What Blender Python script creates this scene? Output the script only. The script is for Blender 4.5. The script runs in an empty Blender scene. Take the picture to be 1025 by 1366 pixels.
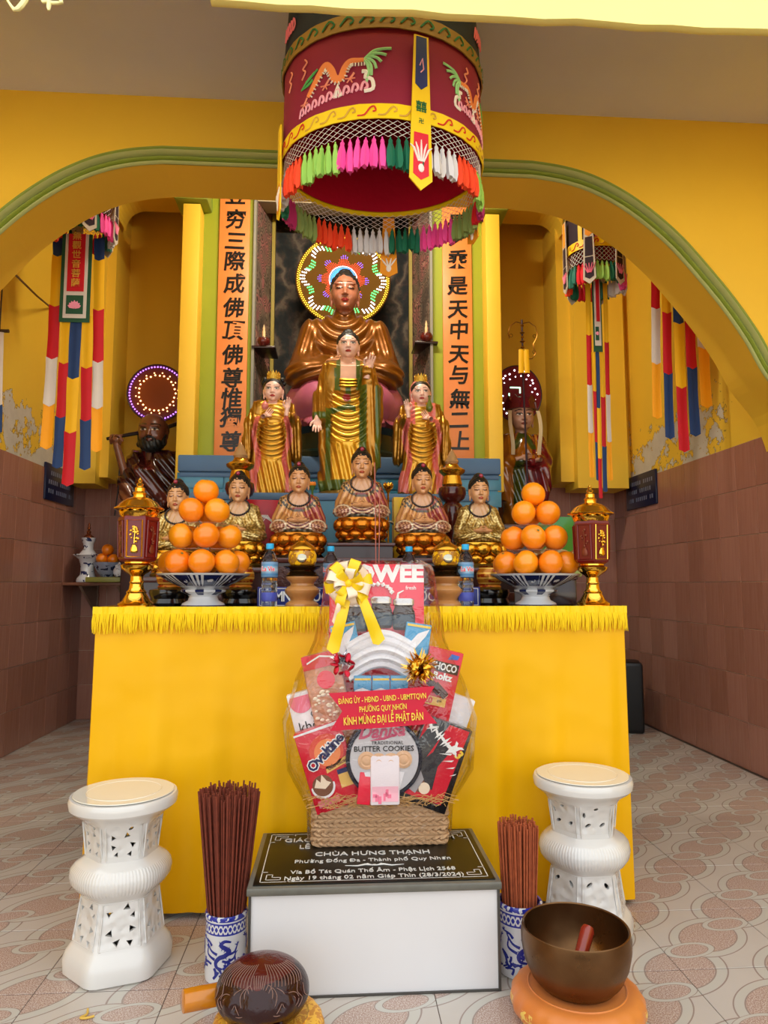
import bpy, math, random
import numpy as np
from mathutils import Vector, Matrix, Euler

sc = bpy.context.scene
COL = sc.collection
PI = math.pi
RND = random.Random(11)

# ------------------------------------------------------------------ camera
FPX = 940.0                      # focal length for a 1025 x 1366 picture
CAM = Vector((0, 0, 1.22))
YAW, PITCH = math.radians(3.8), math.radians(5.9)
cam_data = bpy.data.cameras.new('camera')
cam = bpy.data.objects.new('camera', cam_data)
COL.objects.link(cam)
cam.location = CAM
cam.rotation_euler = (PI / 2 + PITCH, 0, -YAW)
cam_data.sensor_fit = 'VERTICAL'
cam_data.sensor_height = 36.0
cam_data.lens = FPX / 1366 * 36
cam_data.clip_start = 0.05
sc.camera = cam
CROT = Euler((PI / 2 + PITCH, 0, -YAW)).to_matrix()

# ------------------------------------------------------------------ daylight
world = bpy.data.worlds.new('overcast_sky')
sc.world = world
world.use_nodes = True
_nt = world.node_tree
_bg = _nt.nodes['Background']
_bg.inputs['Color'].default_value = (0.93, 0.97, 1.0, 1)
_bg.inputs['Strength'].default_value = 1.25
sun_data = bpy.data.lights.new('sun', 'SUN')
sun = bpy.data.objects.new('sun', sun_data)
COL.objects.link(sun)
sun_data.energy = 12.0
sun_data.color = (1.0, 0.95, 0.86)
sun_data.angle = math.radians(1.0)
sun.rotation_euler = (math.radians(-57), 0, 0)      # high sun behind the temple: lights the forecourt
sun.location = (0, 4, 9)

sc.view_settings.view_transform = 'Standard'
sc.view_settings.look = 'None'
sc.view_settings.gamma = 1.0
sc.view_settings.use_curve_mapping = False
sc.view_settings.exposure = 0.58


def at(px, py, Y):
    """world point on the ray through picture point (px, py) at depth Y"""
    d = CROT @ Vector(((px - 512.5) / FPX, -(py - 683) / FPX, -1))
    return CAM + d * (Y / d.y)


def lin(h):
    if isinstance(h, str):
        h = h.lstrip('#')
        h = [int(h[i:i + 2], 16) / 255 for i in (0, 2, 4)]
    return tuple(c / 12.92 if c <= 0.04045 else ((c + 0.055) / 1.055) ** 2.4 for c in h)


# ------------------------------------------------------------------ materials
MATS = {}


class NB:
    def __init__(s, m):
        s.nt = m.node_tree
        s.bsdf = s.nt.nodes['Principled BSDF']

    def n(s, t, **kw):
        nd = s.nt.nodes.new('ShaderNode' + t)
        for k, v in kw.items():
            if k in nd.inputs.keys():
                nd.inputs[k].default_value = v
            else:
                setattr(nd, k, v)
        return nd

    def l(s, a, b):
        s.nt.links.new(a, b)

    def math(s, op, a, b=None, c=None):
        nd = s.nt.nodes.new('ShaderNodeMath')
        nd.operation = op
        for i, v in enumerate((a, b, c)):
            if v is None:
                continue
            if hasattr(v, 'is_output'):
                s.l(v, nd.inputs[i])
            else:
                nd.inputs[i].default_value = v
        return nd.outputs[0]

    def mix(s, fac, a, b):
        nd = s.nt.nodes.new('ShaderNodeMix')
        nd.data_type = 'RGBA'
        for sock, v in ((nd.inputs[0], fac), (nd.inputs[6], a), (nd.inputs[7], b)):
            if hasattr(v, 'is_output'):
                s.l(v, sock)
            elif isinstance(v, (int, float)):
                sock.default_value = v
            else:
                sock.default_value = (*v[:3], 1)
        return nd.outputs[2]

    def coord(s, which='Object'):
        return s.n('TexCoord').outputs[which]

    def noise(s, scale, detail=3, vec=None, rough=0.5, dist=0.0):
        nd = s.n('TexNoise')
        nd.inputs['Scale'].default_value = scale
        nd.inputs['Detail'].default_value = detail
        nd.inputs['Roughness'].default_value = rough
        nd.inputs['Distortion'].default_value = dist
        s.l(vec if vec is not None else s.coord(), nd.inputs['Vector'])
        return nd.outputs['Fac']

    def ramp(s, fac, stops, interp='LINEAR'):
        nd = s.n('ValToRGB')
        cr = nd.color_ramp
        cr.interpolation = interp
        while len(cr.elements) < len(stops):
            cr.elements.new(0.5)
        for e, (p, c) in zip(cr.elements, stops):
            e.position = p
            e.color = (*c[:3], 1)
        s.l(fac, nd.inputs[0])
        return nd.outputs[0]

    def sep(s, v):
        nd = s.n('SeparateXYZ')
        s.l(v, nd.inputs[0])
        return nd.outputs

    def bump(s, h, strength=0.3, dist=0.01):
        nd = s.n('Bump')
        nd.inputs['Strength'].default_value = strength
        nd.inputs['Distance'].default_value = dist
        s.l(h, nd.inputs['Height'])
        s.l(nd.outputs[0], s.bsdf.inputs['Normal'])


def newmat(name):
    m = bpy.data.materials.new(name)
    m.use_nodes = True
    MATS[name] = m
    return m, NB(m)


def pm(name, col='808080', rough=0.5, metal=0.0, coat=0.0, bump=0.0, bs=60.0, bd=0.004, var=0.0, vs=6.0,
       sheen=0.0, emit=None, es=0.0, trans=0.0, ior=1.45, alpha=1.0, spec=0.5, aniso=None):
    if name in MATS:
        return MATS[name]
    m, b = newmat(name)
    B = b.bsdf.inputs
    c = lin(col)
    B['Base Color'].default_value = (*c, 1)
    B['Roughness'].default_value = rough
    B['Metallic'].default_value = metal
    B['Coat Weight'].default_value = coat
    B['Coat Roughness'].default_value = 0.08
    B['Specular IOR Level'].default_value = spec
    B['Sheen Weight'].default_value = sheen
    B['Transmission Weight'].default_value = trans
    B['IOR'].default_value = ior
    B['Alpha'].default_value = alpha
    if emit:
        B['Emission Color'].default_value = (*lin(emit), 1)
        B['Emission Strength'].default_value = es
    v = var if var else 0.05
    nz = b.noise(vs, 4)
    b.l(b.mix(nz, tuple(x * (1 - v) for x in c), tuple(min(1, x * (1 + v)) for x in c)), B['Base Color'])
    if bump:
        b.bump(b.noise(bs, 3), bump, bd)
    return m


def vcm(name, rough=0.4, metal=0.0, coat=0.0, bump=0.0, bs=80.0, bd=0.003, metal_attr=False):
    """painted surface: colour from the mesh's paint attribute (alpha = gilding)"""
    if name in MATS:
        return MATS[name]
    m, b = newmat(name)
    a = b.n('Attribute')
    a.attribute_name = 'Col'
    b.l(a.outputs['Color'], b.bsdf.inputs['Base Color'])
    b.bsdf.inputs['Roughness'].default_value = rough
    b.bsdf.inputs['Metallic'].default_value = metal
    b.bsdf.inputs['Coat Weight'].default_value = coat
    if metal_attr:
        b.l(b.math('MULTIPLY', a.outputs['Alpha'], metal), b.bsdf.inputs['Metallic'])
    if bump:
        b.bump(b.noise(bs, 3), bump, bd)
    return m


# ------------------------------------------------------------------ objects
def obj(name, me, parent=None, mat=None):
    o = bpy.data.objects.new(name, me)
    COL.objects.link(o)
    if mat is not None and me is not None and not me.materials:
        for mm in (mat if isinstance(mat, (list, tuple)) else [mat]):
            me.materials.append(mm)
    if parent is not None:
        o.parent = parent
    return o


def tag(o, label=None, cat=None, group=None, kind=None):
    if label:
        o['label'] = label
    if cat:
        o['category'] = cat
    if group:
        o['group'] = group
    if kind:
        o['kind'] = kind
    return o


def thing(name, label, cat, loc=(0, 0, 0), rz=0.0, group=None, scale=1.0):
    o = bpy.data.objects.new(name, None)
    COL.objects.link(o)
    o.empty_display_size = 0.05
    o.location = loc
    o.rotation_euler = (0, 0, rz) if not isinstance(rz, (tuple, Euler)) else rz
    o.scale = (scale,) * 3
    return tag(o, label, cat, group)


def dup(root, loc=None, label=None, rz=None):
    r = root.copy()
    COL.objects.link(r)
    if loc is not None:
        r.location = loc
    if rz is not None:
        r.rotation_euler = (0, 0, rz)
    if label:
        r['label'] = label
    for ch in list(root.children):
        c = ch.copy()
        COL.objects.link(c)
        c.parent = r
        for g in ch.children:
            d = g.copy()
            COL.objects.link(d)
            d.parent = c
    return r


def smooth(me, angle=None):
    me.polygons.foreach_set('use_smooth', np.ones(len(me.polygons), bool))
    if angle:
        try:
            me.set_sharp_from_angle(angle=math.radians(angle))
        except Exception:
            pass
    me.update()


def npmesh(name, V, F, cols=None, sm=True, alpha=None):
    """mesh from numpy verts and quads"""
    V = np.asarray(V, np.float32)
    F = np.asarray(F, np.int32)
    me = bpy.data.meshes.new(name)
    k = F.shape[1]
    me.vertices.add(len(V))
    me.vertices.foreach_set('co', V.ravel())
    me.loops.add(F.size)
    me.loops.foreach_set('vertex_index', F.ravel())
    me.polygons.add(len(F))
    me.polygons.foreach_set('loop_start', np.arange(0, F.size, k, dtype=np.int32))
    me.update(calc_edges=True)
    if sm:
        me.polygons.foreach_set('use_smooth', np.ones(len(F), bool))
    if cols is not None:
        paint(me, cols, alpha)
    return me


def paint(me, cols, alpha=None):
    a = me.color_attributes.new('Col', 'FLOAT_COLOR', 'POINT')
    n = len(me.vertices)
    d = np.ones((n, 4), np.float32)
    d[:, :3] = cols
    if alpha is not None:
        d[:, 3] = alpha
    a.data.foreach_set('color', d.ravel())


class MB:
    """collects shapes; build() links them as ONE mesh"""

    def __init__(s):
        s.v, s.f, s.mi, s.sm = [], [], [], []
        s.M = Matrix()
        s.m = 0
        s.s = False

    def add(s, vs, fs, smooth=None):
        b = len(s.v)
        M = s.M
        s.v.extend([tuple(M @ Vector(v)) for v in vs])
        for f in fs:
            s.f.append([b + i for i in f])
            s.mi.append(s.m)
            s.sm.append(s.s if smooth is None else smooth)
        return s

    def box(s, c, d):
        x, y, z = c
        a, b, h = d[0] / 2, d[1] / 2, d[2] / 2
        vs = [(x + i * a, y + j * b, z + k * h) for k in (-1, 1) for j in (-1, 1) for i in (-1, 1)]
        return s.add(vs, [(0, 2, 3, 1), (4, 5, 7, 6), (0, 1, 5, 4), (2, 6, 7, 3), (0, 4, 6, 2), (1, 3, 7, 5)], False)

    def rbox(s, c, d, b=0.005, n=2):
        """box with rounded edges"""
        x, y, z = c
        hx, hy, hz = d[0] / 2, d[1] / 2, d[2] / 2
        b = min(b, hx * .98, hy * .98, hz * .98)

        def ring(ins, zz):
            r = []
            rad = b
            for q, (sx, sy) in enumerate(((1, 1), (-1, 1), (-1, -1), (1, -1))):
                for i in range(n + 1):
                    a = PI / 2 * (q + i / n)
                    r.append((x + sx * (hx - rad) + (rad - ins) * math.cos(a), y + sy * (hy - rad) + (rad - ins) * math.sin(a), zz))
            return r
        rings = []
        for i in range(n + 1):
            a = PI / 2 * i / n
            rings.append(ring(b * (1 - math.sin(a)) * .999, z - hz + b * (1 - math.cos(a))))
        for i in range(n, -1, -1):
            a = PI / 2 * i / n
            rings.append(ring(b * (1 - math.sin(a)) * .999, z + hz - b * (1 - math.cos(a))))
        return s.loft(rings, smooth=True)

    def loft(s, rings, caps=True, closed=True, smooth=None):
        n = len(rings[0])
        vs = [p for r in rings for p in r]
        fs = []
        for i in range(len(rings) - 1):
            for j in range(n if closed else n - 1):
                k = (j + 1) % n
                fs.append((i * n + j, i * n + k, (i + 1) * n + k, (i + 1) * n + j))
        s.add(vs, fs, smooth)
        if caps and closed:
            b = len(s.v) - len(vs)
            s.f.append([b + j for j in range(n)][::-1])
            s.f.append([b + (len(rings) - 1) * n + j for j in range(n)])
            s.mi += [s.m, s.m]
            s.sm += [False, False]
        return s

    def lathe(s, prof, n=24, c=(0, 0, 0), caps=True, smooth=True, sx=1.0, sy=1.0, ph=0.0):
        rings = []
        for r, z in prof:
            r = max(r, 1e-4)
            rings.append([(c[0] + sx * r * math.cos(ph + 2 * PI * j / n), c[1] + sy * r * math.sin(ph + 2 * PI * j / n), c[2] + z) for j in range(n)])
        return s.loft(rings, caps, True, smooth)

    def tube(s, pts, r, n=6, smooth=True, caps=True):
        pts = [Vector(p) for p in pts]
        rad = r if isinstance(r, (list, tuple)) else [r] * len(pts)
        rings = []
        up = None
        for i, p in enumerate(pts):
            t = (pts[min(i + 1, len(pts) - 1)] - pts[max(i - 1, 0)])
            if t.length < 1e-9:
                t = Vector((0, 0, 1))
            t.normalize()
            if up is None:
                up = Vector((0, 0, 1)) if abs(t.z) < .9 else Vector((1, 0, 0))
            u = t.cross(up)
            if u.length < 1e-6:
                u = t.cross(Vector((0, 1, 0)))
            u.normalize()
            w = u.cross(t)
            up = w
            rings.append([tuple(p + rad[i] * (math.cos(2 * PI * j / n) * u + math.sin(2 * PI * j / n) * w)) for j in range(n)])
        return s.loft(rings, caps, True, smooth)

    def ball(s, c, r, nu=10, nv=7, sc3=(1, 1, 1)):
        rings = []
        for i in range(nv + 1):
            a = -PI / 2 + PI * i / nv
            rr = max(math.cos(a), 1e-3)
            rings.append([(c[0] + sc3[0] * r * rr * math.cos(2 * PI * j / nu), c[1] + sc3[1] * r * rr * math.sin(2 * PI * j / nu), c[2] + sc3[2] * r * math.sin(a)) for j in range(nu)])
        return s.loft(rings, True, True, True)

    def prism(s, poly, y0, y1, plane='xz', smooth=False):
        """extrude polygon (a,b) along the third axis"""
        def P(a, b, c):
            return (a, c, b) if plane == 'xz' else ((a, b, c) if plane == 'xy' else (c, a, b))
        n = len(poly)
        vs = [P(a, b, y0) for a, b in poly] + [P(a, b, y1) for a, b in poly]
        fs = [tuple(range(n))[::-1], tuple(range(n, 2 * n))] + [(i, (i + 1) % n, n + (i + 1) % n, n + i) for i in range(n)]
        return s.add(vs, fs, smooth)

    def grid(s, fn, nu, nv, thick=0.0, smooth=True):
        """surface fn(u,v) -> point; with thickness along its normals"""
        P = [[Vector(fn(i / nu, j / nv)) for i in range(nu + 1)] for j in range(nv + 1)]
        w = nu + 1
        vs = [tuple(p) for r in P for p in r]
        fs = [(j * w + i, j * w + i + 1, (j + 1) * w + i + 1, (j + 1) * w + i) for j in range(nv) for i in range(nu)]
        if thick:
            N = []
            for j in range(nv + 1):
                for i in range(nu + 1):
                    du = P[j][min(i + 1, nu)] - P[j][max(i - 1, 0)]
                    dv = P[min(j + 1, nv)][i] - P[max(j - 1, 0)][i]
                    nn = du.cross(dv)
                    N.append(nn.normalized() if nn.length > 1e-12 else Vector((0, 0, 1)))
            k = len(vs)
            vs2 = [tuple(Vector(v) - thick * nn) for v, nn in zip(vs, N)]
            fs2 = [tuple(k + q for q in f[::-1]) for f in fs]
            rim = [i for i in range(nu)]
            ed = [(i, i + 1) for i in range(nu)] + [(j * w + nu, (j + 1) * w + nu) for j in range(nv)] + \
                 [(nv * w + i + 1, nv * w + i) for i in range(nu)] + [((j + 1) * w, j * w) for j in range(nv)]
            fs3 = [(b, a, a + k, b + k) for a, b in ed]
            return s.add(vs + vs2, fs + fs2 + fs3, smooth)
        return s.add(vs, fs, smooth)

    def mesh(s, name='mesh', flip=True, angle=40):
        me = bpy.data.meshes.new(name)
        me.from_pydata(s.v, [], s.f)
        me.polygons.foreach_set('use_smooth', np.array(s.sm, bool))
        if max(s.mi, default=0):
            me.polygons.foreach_set('material_index', np.array(s.mi, np.int32))
        me.update()
        if any(s.sm) and angle:
            me.set_sharp_from_angle(angle=math.radians(angle))
        return me

    def build(s, name, mat, parent=None, label=None, fixn=False, angle=40):
        me = s.mesh(name, angle=angle)
        if fixn:
            fix_normals(me)
        o = obj(name, me, parent, mat)
        if label:
            o['label'] = label
        return o


def fix_normals(me):
    import bmesh
    bm = bmesh.new()
    bm.from_mesh(me)
    bmesh.ops.recalc_face_normals(bm, faces=bm.faces)
    bm.to_mesh(me)
    bm.free()


def T(x=0, y=0, z=0, rx=0, ry=0, rz=0, s=1):
    return Matrix.Translation((x, y, z)) @ Euler((rx, ry, rz)).to_matrix().to_4x4() @ Matrix.Scale(s, 4)


# ------------------------------------------------------------------ lettering
TXT = {}


def text_mesh(body, bold=0.0, align='CENTER', res=2, depth=0.02, shear=0.0, space=1.0):
    k = (body, bold, align, res, depth, shear, space)
    if k not in TXT and 'Đ' in body:
        TXT[k] = barred_text(body, bold, align, res, depth, shear, space)
    if k not in TXT:
        c = bpy.data.curves.new('lettering', 'FONT')
        c.body = body
        c.size = 1
        c.align_x = align
        c.align_y = 'CENTER'
        c.resolution_u = res
        c.offset = bold
        c.extrude = depth
        c.shear = shear
        c.space_character = space
        o = bpy.data.objects.new('lettering', c)
        COL.objects.link(o)
        me = bpy.data.meshes.new_from_object(o)
        bpy.data.objects.remove(o)
        bpy.data.curves.remove(c)
        TXT[k] = me
    return TXT[k]


def barred_text(body, bold, align, res, depth, shear, space):
    """the letter D with a stroke is set as D plus its own bar"""
    plain = body.replace('Đ', 'D')
    base = text_mesh(plain, bold, 'LEFT', res, depth, shear, space)
    d = text_mesh('D', bold, 'LEFT', res, depth, shear, space)
    dx = [v.co.x for v in d.vertices]
    dy = [v.co.y for v in d.vertices]
    dw, ym = max(dx) - min(dx), (max(dy) + min(dy)) / 2
    vs = [tuple(v.co) for v in base.vertices]
    fs = [tuple(p.vertices) for p in base.polygons]
    sh = 0.0
    if align == 'CENTER':
        xs = [v[0] for v in vs]
        sh = -(min(xs) + max(xs)) / 2
    for i, ch in enumerate(body):
        if ch == 'Đ':
            pre = text_mesh(plain[:i + 1], bold, 'LEFT', res, depth, shear, space)
            x1 = max(v.co.x for v in pre.vertices)
            x0 = x1 - dw
            a, b_, h = x0 - .07, x0 + .33, .038 + bold
            n = len(vs)
            vs += [(x, y, z) for z in (-depth, depth * 1.02) for x, y in ((a, ym - h), (b_, ym - h), (b_, ym + h), (a, ym + h))]
            fs += [(n, n + 3, n + 2, n + 1), (n + 4, n + 5, n + 6, n + 7)] + [(n + q, n + (q + 1) % 4, n + 4 + (q + 1) % 4, n + 4 + q) for q in range(4)]
    me = bpy.data.meshes.new('lettering')
    me.from_pydata([(x + sh, y, z) for x, y, z in vs], [], fs)
    me.update()
    return me


def text(body, size, mat, parent, loc, rot=(PI / 2, 0, 0), bold=0.0, name='lettering', align='CENTER', sx=1.0, shear=0.0, res=2, space=1.0, width=None):
    """flat lettering facing -Y by default; width: fit to that many metres"""
    me = text_mesh(body, bold, align, res, 0.004 / size * .25 if size < .2 else .006, shear, space)
    if width:
        xs = [v.co.x for v in me.vertices]
        sx = width / (size * (max(xs) - min(xs)))
    if mat.name not in [m.name for m in me.materials if m]:
        me = me.copy()
        me.materials.clear()
        me.materials.append(mat)
    o = bpy.data.objects.new(name, me)
    COL.objects.link(o)
    o.parent = parent
    o.location = loc
    o.rotation_euler = rot
    o.scale = (size * sx, size, size)
    return o


# ------------------------------------------------------------------ sculpting: signed distances and surface nets
def ell(P, c, r):
    x, y, z = (P[i] - c[i] for i in range(3))
    k0 = np.sqrt((x / r[0]) ** 2 + (y / r[1]) ** 2 + (z / r[2]) ** 2)
    k1 = np.sqrt((x / r[0] ** 2) ** 2 + (y / r[1] ** 2) ** 2 + (z / r[2] ** 2) ** 2) + 1e-9
    return k0 * (k0 - 1) / k1


def cap(P, a, b, ra, rb=None):
    rb = ra if rb is None else rb
    ba = [b[i] - a[i] for i in range(3)]
    pa = [P[i] - a[i] for i in range(3)]
    h = np.clip(sum(pa[i] * ba[i] for i in range(3)) / (sum(q * q for q in ba) + 1e-12), 0, 1)
    return np.sqrt(sum((pa[i] - ba[i] * h) ** 2 for i in range(3))) - (ra + (rb - ra) * h)


def column(P, prof, cx=0.0):
    """elliptical column: prof = [(z, rx, ry, cx, cy)]"""
    z = P[2]
    zs = [p[0] for p in prof]
    rx = np.interp(z, zs, [p[1] for p in prof])
    ry = np.interp(z, zs, [p[2] for p in prof])
    ox = np.interp(z, zs, [p[3] if len(p) > 3 else 0 for p in prof])
    oy = np.interp(z, zs, [p[4] if len(p) > 4 else 0 for p in prof])
    d = (np.sqrt(((P[0] - ox) / rx) ** 2 + ((P[1] - oy) / ry) ** 2) - 1) * np.minimum(rx, ry)
    return np.maximum(d, np.maximum(z - zs[-1], zs[0] - z))


def smin(a, b, k=0.05):
    h = np.maximum(k - np.abs(a - b), 0) / k
    return np.minimum(a, b) - h * h * k * 0.25


def smax(a, b, k=0.05):
    return -smin(-a, -b, k)


def surface_net(Fd, o, h):
    Fd = Fd.astype(np.float32)
    s = Fd < 0
    nx, ny, nz = Fd.shape
    cs = [(i, j, k) for i in (0, 1) for j in (0, 1) for k in (0, 1)]
    cnt = np.zeros((nx - 1, ny - 1, nz - 1), np.int8)
    for i, j, k in cs:
        cnt += s[i:nx - 1 + i, j:ny - 1 + j, k:nz - 1 + k]
    act = (cnt > 0) & (cnt < 8)
    I = np.argwhere(act)
    idx = np.full(act.shape, -1, np.int32)
    idx[act] = np.arange(len(I))
    acc = np.zeros((len(I), 3), np.float32)
    w = np.zeros(len(I), np.float32)
    val = {c: Fd[I[:, 0] + c[0], I[:, 1] + c[1], I[:, 2] + c[2]] for c in cs}
    for a in cs:
        for ax in range(3):
            if a[ax] == 0:
                b = tuple(1 if q == ax else a[q] for q in range(3))
                fa, fb = val[a], val[b]
                m = (fa < 0) != (fb < 0)
                t = fa[m] / (fa[m] - fb[m])
                p = np.tile(np.array(a, np.float32), (m.sum(), 1))
                p[:, ax] += t
                acc[m] += p
                w[m] += 1
    V = np.asarray(o, np.float32) + h * (I + acc / w[:, None])
    quads = []
    for ax in range(3):
        u, v = (ax + 1) % 3, (ax + 2) % 3
        sl0 = [slice(1, -1)] * 3
        sl0[ax] = slice(0, -1)
        sl1 = list(sl0)
        sl1[ax] = slice(1, None)
        a, b = s[tuple(sl0)], s[tuple(sl1)]
        E = np.argwhere(a != b)
        inside = a[tuple(E.T)]
        base = E.copy()
        base[:, u] += 1
        base[:, v] += 1

        def ci(du, dv):
            q = base.copy()
            q[:, u] += du
            q[:, v] += dv
            return idx[tuple(q.T)]
        Q = np.stack([ci(-1, -1), ci(0, -1), ci(0, 0), ci(-1, 0)], 1)
        Q[~inside] = Q[~inside][:, ::-1]
        quads.append(Q)
    Q = np.concatenate(quads)
    return V, Q[(Q >= 0).all(1)]


def sculpt(fn, lo, hi, h):
    ax = [np.arange(lo[i] - 2 * h, hi[i] + 3 * h, h, dtype=np.float32) for i in range(3)]
    P = np.meshgrid(*ax, indexing='ij')
    return surface_net(fn(P), [a[0] for a in ax], h)


def sculpt_obj(name, fn, lo, hi, h, mat, parent, colfn=None, alfn=None, label=None):
    V, Q = sculpt(fn, lo, hi, h)
    me = npmesh(name, V, Q, colfn(V) if colfn else None, True, alfn(V) if alfn else None)
    o = obj(name, me, parent, mat)
    if label:
        o['label'] = label
    return o


def cmix(C, mask, col):
    """paint colour col where mask"""
    m = np.clip(np.asarray(mask, np.float32), 0, 1)[:, None]
    return C * (1 - m) + np.array(lin(col), np.float32)[None] * m


def flat(V, col):
    return np.tile(np.array(lin(col), np.float32), (len(V), 1))
# ================================================================== the setting
XL, XR, YB = -2.37, 2.73, 6.75
YA, YA2 = 3.9, 4.25               # arch wall front and back faces
ZC, ZS = 4.04, 4.95               # front ceiling, shrine ceiling
ZT = 2.17                         # top of the wall tiles


def struct(name, mb, mat, parent=None):
    o = mb.build(name, mat, parent) if isinstance(mb, MB) else obj(name, mb, parent, mat)
    if parent is None:
        o['kind'] = 'structure'
    return o


def plaster(name, col, peel=None, rough=0.55):
    """emulsion paint; peel = (y0, y1, z0, z1): flaked patch baring grey lime between those bounds"""
    m, b = newmat(name)
    c = lin(col)
    P = b.n('NewGeometry').outputs['Position']
    base = b.mix(b.noise(1.7, 5, P), tuple(x * .90 for x in c), tuple(min(1, x * 1.06) for x in c))
    if peel:
        y0, y1, z0, z1 = peel
        x, y, z = b.sep(P)
        n = b.noise(4.2, 6, P, .65)
        n2 = b.noise(17, 3, P, .6)
        fz = b.math('SUBTRACT', 1, b.math('DIVIDE', b.math('SUBTRACT', z, z0), z1 - z0))
        fy = b.math('SUBTRACT', 1, b.math('ABSOLUTE', b.math('DIVIDE', b.math('SUBTRACT', y, (y0 + y1) / 2), (y1 - y0) / 2)))
        k = b.math('MULTIPLY', b.math('MINIMUM', fz, b.math('MULTIPLY', fy, 1.6)), .42)
        v = b.math('ADD', b.math('ADD', k, n), b.math('MULTIPLY', n2, .22))
        mk = b.math('MULTIPLY', b.math('GREATER_THAN', v, .90), b.math('GREATER_THAN', k, 0.01))
        lime = b.mix(b.noise(9, 4, P), lin('b9b3a6'), lin('ddd6c8'))
        edge = b.math('MULTIPLY', b.math('GREATER_THAN', v, .88), b.math('GREATER_THAN', k, 0.01))
        base = b.mix(edge, base, lin('a8862a'))
        base = b.mix(mk, base, lime)
    b.l(base, b.bsdf.inputs['Base Color'])
    b.bsdf.inputs['Roughness'].default_value = rough
    b.bump(b.noise(30, 4, P), .12, .004)
    return m


M_yel = plaster('yellow_wall_paint', 'fbc93a')
M_yel_in = plaster('ochre_wall_paint', 'f5c83a')
M_yel_l = plaster('ochre_wall_flaking', 'f5c83a', (4.6, 6.9, 2.1, 3.1))
M_yel_r = plaster('ochre_wall_flaking_right', 'f5c83a', (4.3, 6.7, 2.1, 3.05))
M_ceil = plaster('ceiling_paint', 'e0e0f0', rough=.8)
M_beam = plaster('fascia_paint', 'f6e88e', rough=.5)
M_green = pm('green_trim_paint', '8f9f3c', .4, var=.06)
M_greenl = pm('pale_green_paint', 'b9bf78', .35, var=.05)
M_panelg = pm('green_panel_paint', '96a022', .5, var=.06)

# ---- floor tiles: 40 cm, glazed, interlocking oval bands
m, b = newmat('floor_tile_glaze')
o3 = b.sep(b.coord('Object'))
x, y = o3[0], o3[1]


def rot2(x, y, cx, cy, a):
    dx, dy = b.math('SUBTRACT', x, cx), b.math('SUBTRACT', y, cy)
    c, s = math.cos(a), math.sin(a)
    return (b.math('ADD', b.math('MULTIPLY', dx, c), b.math('MULTIPLY', dy, s)),
            b.math('SUBTRACT', b.math('MULTIPLY', dy, c), b.math('MULTIPLY', dx, s)))


def oval(cx, cy, a, rx, ry):
    u, v = rot2(x, y, cx, cy, a)
    return b.math('SQRT', b.math('ADD', b.math('POWER', b.math('DIVIDE', u, rx), 2), b.math('POWER', b.math('DIVIDE', v, ry), 2)))


def band(d, lo, hi):
    return b.math('MULTIPLY', b.math('GREATER_THAN', d, lo), b.math('LESS_THAN', d, hi))


nz = b.noise(260, 2)
nz2 = b.noise(6, 3)
speck = b.ramp(nz, [(0.36, lin('9a7c70')), (.5, lin('b39a8d')), (.62, lin('cbbcb0'))])
ground = b.mix(nz2, lin('bcb2a8'), lin('c6beb5'))
col = ground
H = .2
ovs = [(.2, .2, .62, .185, .125), (-.2, -.2, .62, .185, .125), (.2, -.2, .62, .185, .125), (-.2, .2, .62, .185, .125),
       (.0, .0, .62, .17, .11), (.11, .085, .25, .095, .045), (-.11, -.085, .25, .095, .045)]
for (cx, cy, a, rx, ry) in ovs:
    d = oval(cx, cy, a, rx, ry)
    col = b.mix(b.math('LESS_THAN', d, .74), col, speck)
    col = b.mix(band(d, .74, 1.0), col, lin('bfbab0'))
    col = b.mix(band(d, .725, .76), col, lin('9a8980'))
    col = b.mix(band(d, .98, 1.015), col, lin('9a8980'))
b.l(col, b.bsdf.inputs['Base Color'])
b.bsdf.inputs['Roughness'].default_value = .16
b.bsdf.inputs['Specular IOR Level'].default_value = .45
b.bump(b.noise(14, 2), .04, .004)
M_floor = m
M_grout = pm('grout', '55453d', .9)

fl = MB()
fl.box((.2, 2.2, -.012), (12, 9.6, .02))
floor = struct('floor', fl, M_grout)
tb = MB()
hw = .1988
tb.loft([[(-hw, -hw, -.006), (hw, -hw, -.006), (hw, hw, -.006), (-hw, hw, -.006)],
         [(-hw, -hw, -.001), (hw, -hw, -.001), (hw, hw, -.001), (-hw, hw, -.001)],
         [(-hw + .001, -hw + .001, 0), (hw - .001, -hw + .001, 0), (hw - .001, hw - .001, 0), (-hw + .001, hw - .001, 0)]])
tile_me = tb.mesh('floor_tile')
tile_me.materials.append(M_floor)
for i in range(-9, 8):
    for j in range(0, 14):
        cx, cy = 1.3 + .4 * (i - 1), 1.31 + .402 * j
        if cx < XL + .05 and cy > YA or cx > XR - .05 and cy > YA:
            continue
        if abs(cx - .1) > .62 * cy + .5 or cy > YB + .1:
            continue
        if abs(cx - .1) < .8 and cy > 3.1:
            continue
        o = obj('floor_tile', tile_me, floor)
        o.location = (cx, cy, 0)
        o.rotation_euler = (0, 0, PI * ((i + j) % 2))
yard = MB()
yard.box((0, -24.6, -.06), (70, 44, .1))
struct('floor_courtyard', yard, pm('courtyard_concrete', 'cfc8ba', .9, var=.12, bump=.2, bs=30))

# ---- arch wall with its moulding
arch_px = [(715, 237), (753, 244), (790, 255), (828, 274), (865, 300), (903, 334), (940, 376), (970, 413), (1000, 456), (1025, 500)]
half = [(at(px, py, YA).x - .09, at(px, py, YA).z) for px, py in arch_px]
half += [(2.61, 2.22), (2.70, 1.9), (2.77, 1.5), (2.81, 1.0), (2.82, 0)]
half[0] = (half[0][0], half[1][1] + .022)
ztop = half[0][1]
AC = .06                                                   # axis of the arch


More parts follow.
